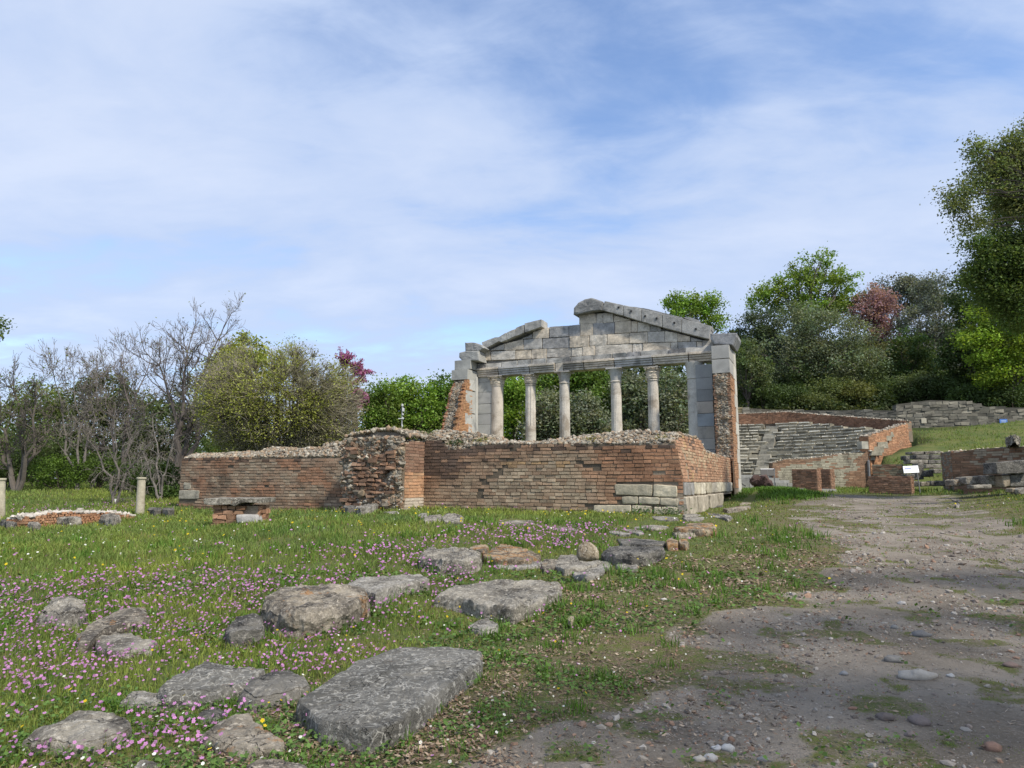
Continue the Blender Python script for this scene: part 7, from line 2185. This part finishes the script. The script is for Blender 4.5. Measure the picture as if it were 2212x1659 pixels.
SHL = [((130, 1020), 44, 60, 30, (0.085, 0.14, 0.025), 'fresh green shrub under the thin bare tree'), ((210, 1010), 46, 50, 30, (0.07, 0.11, 0.025), 'green shrub behind the white footed tree'), ((340, 1040), 39, 48, 42, (0.045, 0.075, 0.018), 'dark green bush beside the left end of the ruin'),
       ((20, 1010), 47, 60, 30, (0.05, 0.075, 0.02), 'dark shrub under the left edge tree'), ((290, 1035), 42, 45, 32, (0.05, 0.08, 0.02), 'dark shrub between the white footed tree and the dark bush'), ((80, 985), 50, 60, 36, (0.06, 0.085, 0.028), 'shadowy shrub far back on the left bank'),
       ((375, 1085), 37, 30, 20, (0.05, 0.085, 0.02), 'low ivy clump at the foot of the ruin end'), ((500, 975), 54, 80, 26, (0.07, 0.11, 0.03), 'green shrub seen low behind the left brick wall'), ((700, 965), 56, 80, 26, (0.075, 0.12, 0.035), 'green shrub low behind the rubble pier')]
for k, (p, Y, w_, h_, c_, lab) in enumerate(SHL):
    shrub(lab, p, Y, w_, h_, c_, 40 + k, GSL, 60, 70, 0.075, 0.45)

# undergrowth that covers the hill
rng = np.random.default_rng(91)
n = 52000
x = rng.uniform(8, 75, n); y = 72.6 + rng.random(n) ** 1.5 * 45
hz_ = fbm(np.stack([x * 0.35, y * 0.35], -1), 3)
ok = (x > 0.2 * y)
x, y, hz_ = x[ok], y[ok], hz_[ok]
z = H(x, y) + rng.random(len(x)) * np.clip((hz_ - 0.35) * 6, 0.1, 2.2)
cl_ = np.where(hz_[:, None] > 0.52, np.array([0.055, 0.078, 0.028]), np.array([0.085, 0.10, 0.038])) * rng.uniform(0.6, 1.3, (len(x), 1))
mb = MB(); leaves(mb, np.stack([x, y, z], -1), 0.20, cl_, rng)
tag(mb.build('undergrowth', M_LEAF, None), 'low dark undergrowth covering the hillside above the retaining wall', 'undergrowth', None, 'stuff')

n = 60000
x = rng.uniform(-75, 6, n); y = rng.uniform(62, 84, n)
hz_ = fbm(np.stack([x * 0.22, y * 0.22], -1), 3)
z = H(x, y) + rng.random(n) * (2.0 + 6.5 * hz_)
cl_ = np.array([0.085, 0.115, 0.045]) * (0.6 + 0.9 * fbm(np.stack([x * 0.5, y * 0.5, z * 0.5], -1), 3))[:, None] * rng.uniform(0.7, 1.3, (n, 1))
mb = MB(); leaves(mb, np.stack([x, y, z], -1), 0.24, cl_, rng)
tag(mb.build('thicket', M_LEAF, None), 'far thicket closing the view beyond the bare trees on the left', 'thicket', None, 'stuff')

# ------------------------------------------------------------------ meadow: grass, flowers, litter, gravel
FOOT_BB = [(f, f.min(0), f.max(0)) for f in FOOT]


def blocked(x, y, margin=0.0):
    b = np.zeros(len(x), bool)
    P = np.stack([x, y], -1)
    for f, lo, hi in FOOT_BB:
        m = (x > lo[0] - margin) & (x < hi[0] + margin) & (y > lo[1] - margin) & (y < hi[1] + margin)
        if m.any():
            i = np.where(m)[0]
            b[i] |= sdist(P[i], f) > -margin
    # inside the ruin
    r = np.stack([x - OX, y - OY], -1)
    u = r @ UA[:2]; v = r @ VB[:2]
    b |= (u > -0.05) & (u < uEND) & (v > -0.03) & (v < V_FAC + 1)
    b |= (u > PIER_R) & (u < PIER_R + PW) & (v > -PT) & (v < 1)
    return b


def sample(n, y0, y1, rng, wide=0.86, p=0.0):
    y = np.exp(rng.uniform(math.log(y0), math.log(y1), n))
    x = rng.uniform(-wide, wide, n) * y
    return x, y


def blades(mb, x, y, hgt, wid, col, rng):
    n = len(x)
    z = H(x, y) - 0.01
    a = rng.uniform(0, 6.283, n)
    dx, dy = np.cos(a), np.sin(a)
    b = rng.uniform(0, 6.283, n); ln = rng.uniform(0.1, 0.75, n) * hgt
    bx, by = np.cos(b) * ln, np.sin(b) * ln
    p = np.stack([x, y, z], -1)
    wv = np.stack([dx, dy, 0 * dx], -1) * wid[:, None]
    up1 = np.stack([bx * 0.35, by * 0.35, hgt * 0.6], -1)
    up2 = np.stack([bx, by, hgt * rng.uniform(0.75, 1.0, n)], -1)
    v = np.stack([p - wv, p + wv, p + up1 + wv * 0.7, p + up1 - wv * 0.7, p + up2], 1)
    base = np.arange(n) * 5
    cc = np.repeat(col, 5, 0)
    mb.v.append(v.reshape(-1, 3)); mb.c.append(cc)
    mb.f.setdefault(4, []).append(base[:, None] + np.array([0, 1, 2, 3]) + mb.n)
    mb.f.setdefault(3, []).append(base[:, None] + np.array([3, 2, 4]) + mb.n)
    mb.n += n * 5


def grass_colour(x, y, rng, dry):
    P = np.stack([x, y], -1)
    a = fbm(P * 0.35 + 11, 3); b = fbm(P * 1.7 + 5, 3)
    c = np.array([0.172, 0.232, 0.056]) + (a[:, None] - 0.5) * np.array([0.16, 0.12, 0.0]) + (b[:, None] - 0.5) * np.array([0.05, 0.05, 0.01])
    c = c * rng.uniform(0.65, 1.35, (len(x), 1))
    yl = rng.random(len(x)) < (0.08 + 0.35 * dry)
    c[yl] = np.array([0.23, 0.20, 0.075]) * rng.uniform(0.6, 1.2, (yl.sum(), 1))
    return np.clip(c, 0.01, 1)


rng = np.random.default_rng(55)
x, y = sample(520000, 2.9, 62, rng)
dirt, d = masks(x, y)
strip = ss(-3.4, -0.2, d) * (y < 40)                   # trodden strip along the path
clump = fbm(np.stack([x * 1.9, y * 1.9], -1), 3)
leafy = fbm(np.stack([x * 0.9 + 30, y * 0.9], -1), 3)
prob = (1 - dirt) ** 1.5 * np.clip(1 - strip * (0.45 + 0.9 * ss(0.42, 0.56, leafy)), 0.04, 1)
prob = prob * np.clip(0.45 + (clump - 0.35) * 2.4, 0.15, 1)
th_in = (np.hypot(x - TC[0], y - TC[1]) < 16) & (y > 51)
for (lx, ly, lr) in ((960, 1560, 0.35), (1040, 1500, 0.35), (1080, 1440, 0.4), (1000, 1620, 0.3), (1180, 1420, 0.5), (1320, 1330, 0.6), (1290, 1270, 0.5)):
    c_ = gp(lx, ly)
    prob = prob * (1 - 0.75 * np.exp(-((x - c_[0]) ** 2 + (y - c_[1]) ** 2) / lr ** 2))
keep = (rng.random(len(x)) < prob) & ~blocked(x, y) & ~th_in
x, y, strip, clump, d = x[keep], y[keep], strip[keep], clump[keep], d[keep]
hgt = (0.058 * (1 - strip) + 0.022) * rng.uniform(0.45, 1.5, len(x)) * np.clip(0.5 + clump, 0.6, 1.5)
ROW = poly_px([(880, 1275), (870, 1165), (1280, 1145), (1500, 1085), (1640, 1072), (1580, 1170), (1380, 1265), (1200, 1330), (930, 1330)])
inrow = ss(-0.6, 0.5, sdist(np.stack([x, y], -1), ROW))
hgt *= 1 - 0.6 * inrow
hgt *= np.clip((y / 9), 0.8, 1.4) * np.where(y > 24, 1.4, 1.0)
wid = 0.0026 * np.clip(y / 4.0, 1, 9) * rng.uniform(0.7, 1.3, len(x))
mb = MB(); blades(mb, x, y, hgt, wid, grass_colour(x, y, rng, np.maximum(strip * 0.8, inrow * 0.7)), rng)
tag(mb.build('grass', M_GRASS, None), 'spring grass covering the meadow and the banks', 'grass', None, 'stuff')

x, y = sample(260000, 2.9, 30, rng)
dirt, d = masks(x, y)
mz = fbm(np.stack([x * 4.5, y * 4.5], -1), 3)
near_ = ss(-4.0, -0.5, d)
keep = (rng.random(len(x)) < near_ * (1 - dirt) ** 1.1 * ss(0.40, 0.58, mz)) & ~blocked(x, y)
x, y = x[keep], y[keep]
hgt = rng.uniform(0.010, 0.028, len(x)) * np.clip(y / 7, 1, 2.2)
cm = grass_colour(x, y, rng, np.full(len(x), 0.5)) * np.array([0.92, 0.92, 0.9])
mb = MB(); blades(mb, x, y, hgt, 0.0028 * np.clip(y / 4, 1, 9), cm, rng)
tag(mb.build('moss', M_GRASS, None), 'short mossy turf along the trodden edge of the path', 'moss', None, 'stuff')

# taller tufts near stones and in the meadow
mb = MB()
tuft = []
for _ in range(520):
    xx, yy = sample(1, 3.0, 20, rng); tuft.append((xx[0], yy[0]))
for f in FOOT[:18]:
    for _ in range(5):
        q = f[rng.integers(len(f))]; tuft.append((q[0] + rng.normal(0, 0.06), q[1] + rng.normal(0, 0.06) - 0.03))
tuft += [tuple(gp(*p)[:2]) for p in ((1310, 1465), (1290, 1470), (1330, 1475), (1275, 1210), (1440, 1250), (1490, 1270), (770, 1600), (740, 1590), (760, 1330), (120, 1370), (1260, 1310), (1045, 1540), (1090, 1425), (330, 1570), (285, 1600))]
tuft += [(13.0 + rng.normal(0, 0.9), 32.5 + rng.normal(0, 2.0)) for _ in range(160)]
tuft = np.array(tuft)
dt, dd_ = masks(tuft[:, 0], tuft[:, 1])
tuft = tuft[(dt < 0.22)]
k = 34
cx2 = np.repeat(tuft, k, 0) + rng.normal(0, 0.05, (len(tuft) * k, 2)) * np.clip(np.repeat(tuft[:, 1:2], k, 0) / 5, 1, 5)
kb = ~blocked(cx2[:, 0], cx2[:, 1])
cx2 = cx2[kb]
hg = rng.uniform(0.05, 0.17, len(cx2)) * np.clip(cx2[:, 1] / 7, 0.7, 1.7)
cl_ = np.array([0.090, 0.175, 0.026]) * rng.uniform(0.6, 1.5, (len(cx2), 1))
blades(mb, cx2[:, 0], cx2[:, 1], hg, 0.0028 * np.clip(cx2[:, 1] / 4, 1, 8), cl_, rng)
tag(mb.build('grass_tufts', M_GRASS, None), 'darker tall tufts of grass among the stones', 'grass', None, 'stuff')

# broad low leaves (clover, mallow) in the foreground
mb = MB()
x, y = sample(60000, 2.9, 11, rng)
dirt, d = masks(x, y)
pt = fbm(np.stack([x * 1.6 + 70, y * 1.6], -1), 3)
keep = (rng.random(len(x)) < (1 - dirt) ** 3 * ss(0.47, 0.62, pt)) & ~blocked(x, y)
x, y = x[keep], y[keep]
leaves(mb, np.stack([x, y, H(x, y) + rng.uniform(0.015, 0.07, len(x))], -1), 0.015 * np.clip(y / 5, 1, 2), np.array([0.085, 0.15, 0.035]) * rng.uniform(0.6, 1.6, (len(x), 1)), rng, 1.4, 0.85)
tag(mb.build('clover', M_GRASS, None), 'low broad-leaved weeds in the foreground grass', 'weeds', None, 'stuff')


def flowers(name, label, n, y0, y1, dens, size, col, colc, hrange, rng, petals=5, stem=True):
    x, y = sample(n, y0, y1, rng)
    dirt, d = masks(x, y)
    keep = (rng.random(n) < dens(x, y, d) * (1 - ss(0.15, 0.4, dirt))) & ~blocked(x, y, 0.0)
    x, y = x[keep], y[keep]; m = len(x)
    z = H(x, y) + rng.uniform(hrange[0], hrange[1], m) * np.clip(y / 8, 0.9, 1.5)
    c = np.stack([x, y, z], -1)
    sz = size * rng.uniform(0.7, 1.25, m) * np.clip(y / 7, 1, 2.2)
    nrm = rng.normal(0, 0.45, (m, 3)) + np.array([0, -0.35, 1.0]); nrm /= np.linalg.norm(nrm, axis=1, keepdims=True)
    a = np.cross(nrm, np.array([0.3, 0.8, 0.1])); a /= np.linalg.norm(a, axis=1, keepdims=True); b = np.cross(nrm, a)
    mb = MB()
    ph = rng.uniform(0, 6.28, m)
    cc = np.asarray(col) * rng.uniform(0.7, 1.3, (m, 1))
    for k in range(petals):
        th = ph + k * 2 * math.pi / petals
        e = (np.cos(th)[:, None] * a + np.sin(th)[:, None] * b); s_ = (-np.sin(th)[:, None] * a + np.cos(th)[:, None] * b)
        v = np.stack([c, c + (e * 0.6 + s_ * 0.42) * sz[:, None], c + e * sz[:, None] + nrm * sz[:, None] * 0.15, c + (e * 0.6 - s_ * 0.42) * sz[:, None]], 1)
        mb.add(v.reshape(-1, 3), np.arange(m * 4).reshape(m, 4), np.repeat(cc, 4, 0))
    leaves(mb, c + nrm * sz[:, None] * 0.12, size * 0.22, np.broadcast_to(colc, (m, 3)), rng, 3, 1.0)
    o = mb.build(name, M_PETAL, None)
    tag(o, label, 'wildflowers', None, 'stuff')
    if stem:
        ms_ = MB(); g = np.stack([x, y, H(x, y)], -1)
        twigs(ms_, g, c, 0.0015 * np.clip(y / 4, 1, 4), (0.09, 0.13, 0.03), 0.05, rng)
        so_ = ms_.build('flower_stems', M_STEM, o)


CLUST = [(c[0], c[1], r) for c, r in ((gp(870, 1200), 1.1), (gp(830, 1215), 0.8), (gp(440, 1330), 1.3), (gp(130, 1400), 1.0), (gp(180, 1430), 0.7), (gp(520, 1290), 1.2), (gp(330, 1290), 1.5), (gp(1130, 1165), 1.6), (gp(1180, 1180), 1.0), (gp(940, 1270), 0.7), (gp(980, 1240), 0.6), (gp(1000, 1290), 0.6), (gp(700, 1400), 0.5), (gp(720, 1440), 0.5),
         (gp(820, 1330), 0.5), (gp(1260, 1150), 1.2), (gp(60, 1480), 0.7), (gp(250, 1310), 1.0), (gp(500, 1480), 0.5), (gp(380, 1600), 0.4), (gp(160, 1104), 2.5), (gp(260, 1098), 2.0), (gp(600, 1290), 1.2), (gp(60, 1300), 1.4))]


def pinkd(x, y, d):
    t = np.zeros(len(x))
    for (cx3, cy3, r) in CLUST: t += np.exp(-((x - cx3) ** 2 + (y - cy3) ** 2) / (r * r))
    n = fbm(np.stack([x * 0.7, y * 0.7], -1), 3)
    return np.clip(t * 0.85 + 0.12 * ss(0.45, 0.65, n) * (y < 14) * ss(1.0, -2.0, x - 0.12 * y) + 0.012, 0, 1) * ss(0.4, -1.2, d)


flowers('pink_flowers', 'pink wild geraniums scattered through the meadow', 40000, 3.0, 34, pinkd, 0.0125, (0.50, 0.23, 0.47), (0.48, 0.34, 0.44), (0.05, 0.15), rng)
flowers('yellow_flowers', 'small yellow flowers, thickest below the brick walls', 6000, 3.2, 30, lambda x, y, d: np.clip(0.05 + 0.55 * ss(0.5, 0.65, fbm(np.stack([x * 0.5 + 9, y * 0.5], -1), 3)) * ss(14, 22, y) * ss(6.5, 5.0, x), 0, 1), 0.013, (0.62, 0.47, 0.02), (0.5, 0.3, 0.02), (0.06, 0.14), rng, 5, False)
flowers('white_daisies', 'tiny white daisies dotted over the grass', 6000, 3.0, 30, lambda x, y, d: 0.10 + 0.25 * ss(0.52, 0.66, fbm(np.stack([x * 0.6 + 50, y * 0.6], -1), 3)), 0.010, (0.72, 0.72, 0.68), (0.6, 0.45, 0.05), (0.04, 0.10), rng, 6, False)

# fallen oak leaves
x, y = sample(120000, 2.9, 16, rng)
dirt, d = masks(x, y)
pt = fbm(np.stack([x * 0.9 + 30, y * 0.9], -1), 3); p2 = fbm(np.stack([x * 3 + 3, y * 3], -1), 3)
dens = ss(-3.0, -0.6, d) * ss(2.0, 0.2, d) * (0.15 + 1.0 * ss(0.43, 0.58, pt)) * (0.15 + ss(0.42, 0.62, p2)) * (1 - 0.75 * ss(-0.2, 0.5, d)) + 0.015 * (d > 0)
for (lx, ly, lr) in ((960, 1560, 0.35), (1040, 1500, 0.35), (880, 1620, 0.3), (1080, 1440, 0.4), (1000, 1620, 0.3), (1180, 1420, 0.5), (1320, 1330, 0.6), (1200, 1290, 0.4), (1290, 1270, 0.5), (640, 1540, 0.2), (1480, 1220, 0.7)):
    c_ = gp(lx, ly)
    dens = dens + 0.8 * np.exp(-((x - c_[0]) ** 2 + (y - c_[1]) ** 2) / lr ** 2) * (0.3 + ss(0.35, 0.55, p2))
keep = (rng.random(len(x)) < dens) & ~blocked(x, y)
x, y = x[keep], y[keep]
mb = MB()
cl_ = np.array([[0.26, 0.19, 0.13], [0.20, 0.13, 0.085], [0.33, 0.26, 0.19], [0.15, 0.10, 0.07]])[rng.integers(0, 4, len(x))] * rng.uniform(0.7, 1.2, (len(x), 1))
leaves(mb, np.stack([x, y, H(x, y) + rng.uniform(0.004, 0.03, len(x))], -1), 0.019 * np.clip(y / 6, 1, 2), cl_, rng, 2.0, 0.45)
tag(mb.build('dead_leaves', M_LITTER, None), 'brown fallen oak leaves littering the edge of the path', 'leaf litter', None, 'stuff')

# gravel on the path
x, y = sample(130000, 2.9, 34, rng)
dirt, d = masks(x, y)
pt = fbm(np.stack([x * 0.8 + 3, y * 0.8], -1), 4)
keep = (rng.random(len(x)) < np.clip(dirt * 1.2, 0, 1) * (0.16 + 0.9 * ss(0.42, 0.60, pt)) * 0.85)
x, y = x[keep], y[keep]
mb = MB()
sz = np.minimum(0.0044 * np.exp(rng.exponential(0.42, len(x))), 0.032) * np.clip(y / 6, 1, 2.2)
pal = np.array([[0.30, 0.27, 0.23], [0.20, 0.165, 0.14], [0.26, 0.17, 0.12], [0.36, 0.33, 0.29], [0.16, 0.135, 0.115], [0.25, 0.22, 0.19]])
rocks(mb, np.stack([x, y, H(x, y) + sz * 0.15], -1), sz, pal[rng.integers(0, 6, len(x))] * rng.uniform(0.75, 1.2, (len(x), 1)), rng, 0.55)
tag(mb.build('gravel', M_PEBBLE, None), 'loose gravel and small pebbles strewn over the dirt path', 'gravel', None, 'stuff')
# sticks and straw
x, y = sample(2600, 2.9, 12, rng)
dirt, d = masks(x, y)
keep = (d > -2.0) & ~blocked(x, y)
x, y = x[keep], y[keep]
a = rng.uniform(0, 6.28, len(x)); L = rng.uniform(0.02, 0.10, len(x))
p0 = np.stack([x, y, H(x, y) + 0.006], -1)
x1, y1 = x + np.cos(a) * L, y + np.sin(a) * L
p1 = np.stack([x1, y1, H(x1, y1) + 0.008], -1)
mb = MB(); twigs(mb, p0, p1, 0.0022, np.array([0.30, 0.25, 0.20]) * rng.uniform(0.5, 1.4, (len(x), 1)), 0.08, rng)
tag(mb.build('straw_and_sticks', M_LITTER, None), 'dry stalks and little sticks lying on the path', 'litter', None, 'stuff')

# plants rooted in the ruin
def plant(label, p, vpl, w_, seed, colr):
    rng = np.random.default_rng(6000 + seed)
    u, z = uz(*p, vpl)
    c = W(u, vpl, z)
    root = empty('wall_plant', c - ZU * 0.05, label, 'plant')
    n = 260
    P = c + rng.normal(0, 1, (n, 3)) * np.array([w_, w_ * 0.6, w_ * 0.35]) + [0, 0, w_ * 0.3]
    mb = MB(); leaves(mb, P, 0.035, np.asarray(colr) * rng.uniform(0.6, 1.4, (n, 1)), rng); mb.build('foliage', M_LEAF, root)
    mb = MB(); twigs(mb, np.repeat((c - ZU * 0.08)[None], 30, 0), P[:30], 0.006, (0.08, 0.09, 0.03), 0.05, rng); mb.build('stems', M_STEM, root)


plant('yellow-green tuft growing on the rubble above the pier', ZP(1530, 140), -0.4, 0.28, 1, (0.20, 0.22, 0.05))
plant('green tuft on the rubble right of the pier top', ZP(1990, 215), 0.2, 0.25, 2, (0.12, 0.16, 0.05))
plant('dark green plant on the rubble left of the columns', zm(1040, 1080, 360 / 2212)(655, 190), 0.25, 0.20, 3, (0.05, 0.085, 0.03))
plant('yellowish grass tuft on the wall top below the first column', zm(1040, 1080, 360 / 2212)(1050, 155), 0.25, 0.18, 4, (0.22, 0.22, 0.07))
plant('yellow tuft on the wall top near the middle columns', ZF(720, 140), 0.3, 0.2, 5, (0.24, 0.22, 0.07))
plant('yellow-green tuft by the corner of the wall top', ZF(1740, 125), 0.3, 0.16, 6, (0.20, 0.20, 0.05))
plant('leafy weed at the foot of the corner blocks', ZF(1430, 1200), -0.25, 0.26, 7, (0.05, 0.12, 0.025))
plant('grey green weed at the foot of the right corner block', ZF(1840, 1200), -0.25, 0.26, 8, (0.07, 0.13, 0.045))
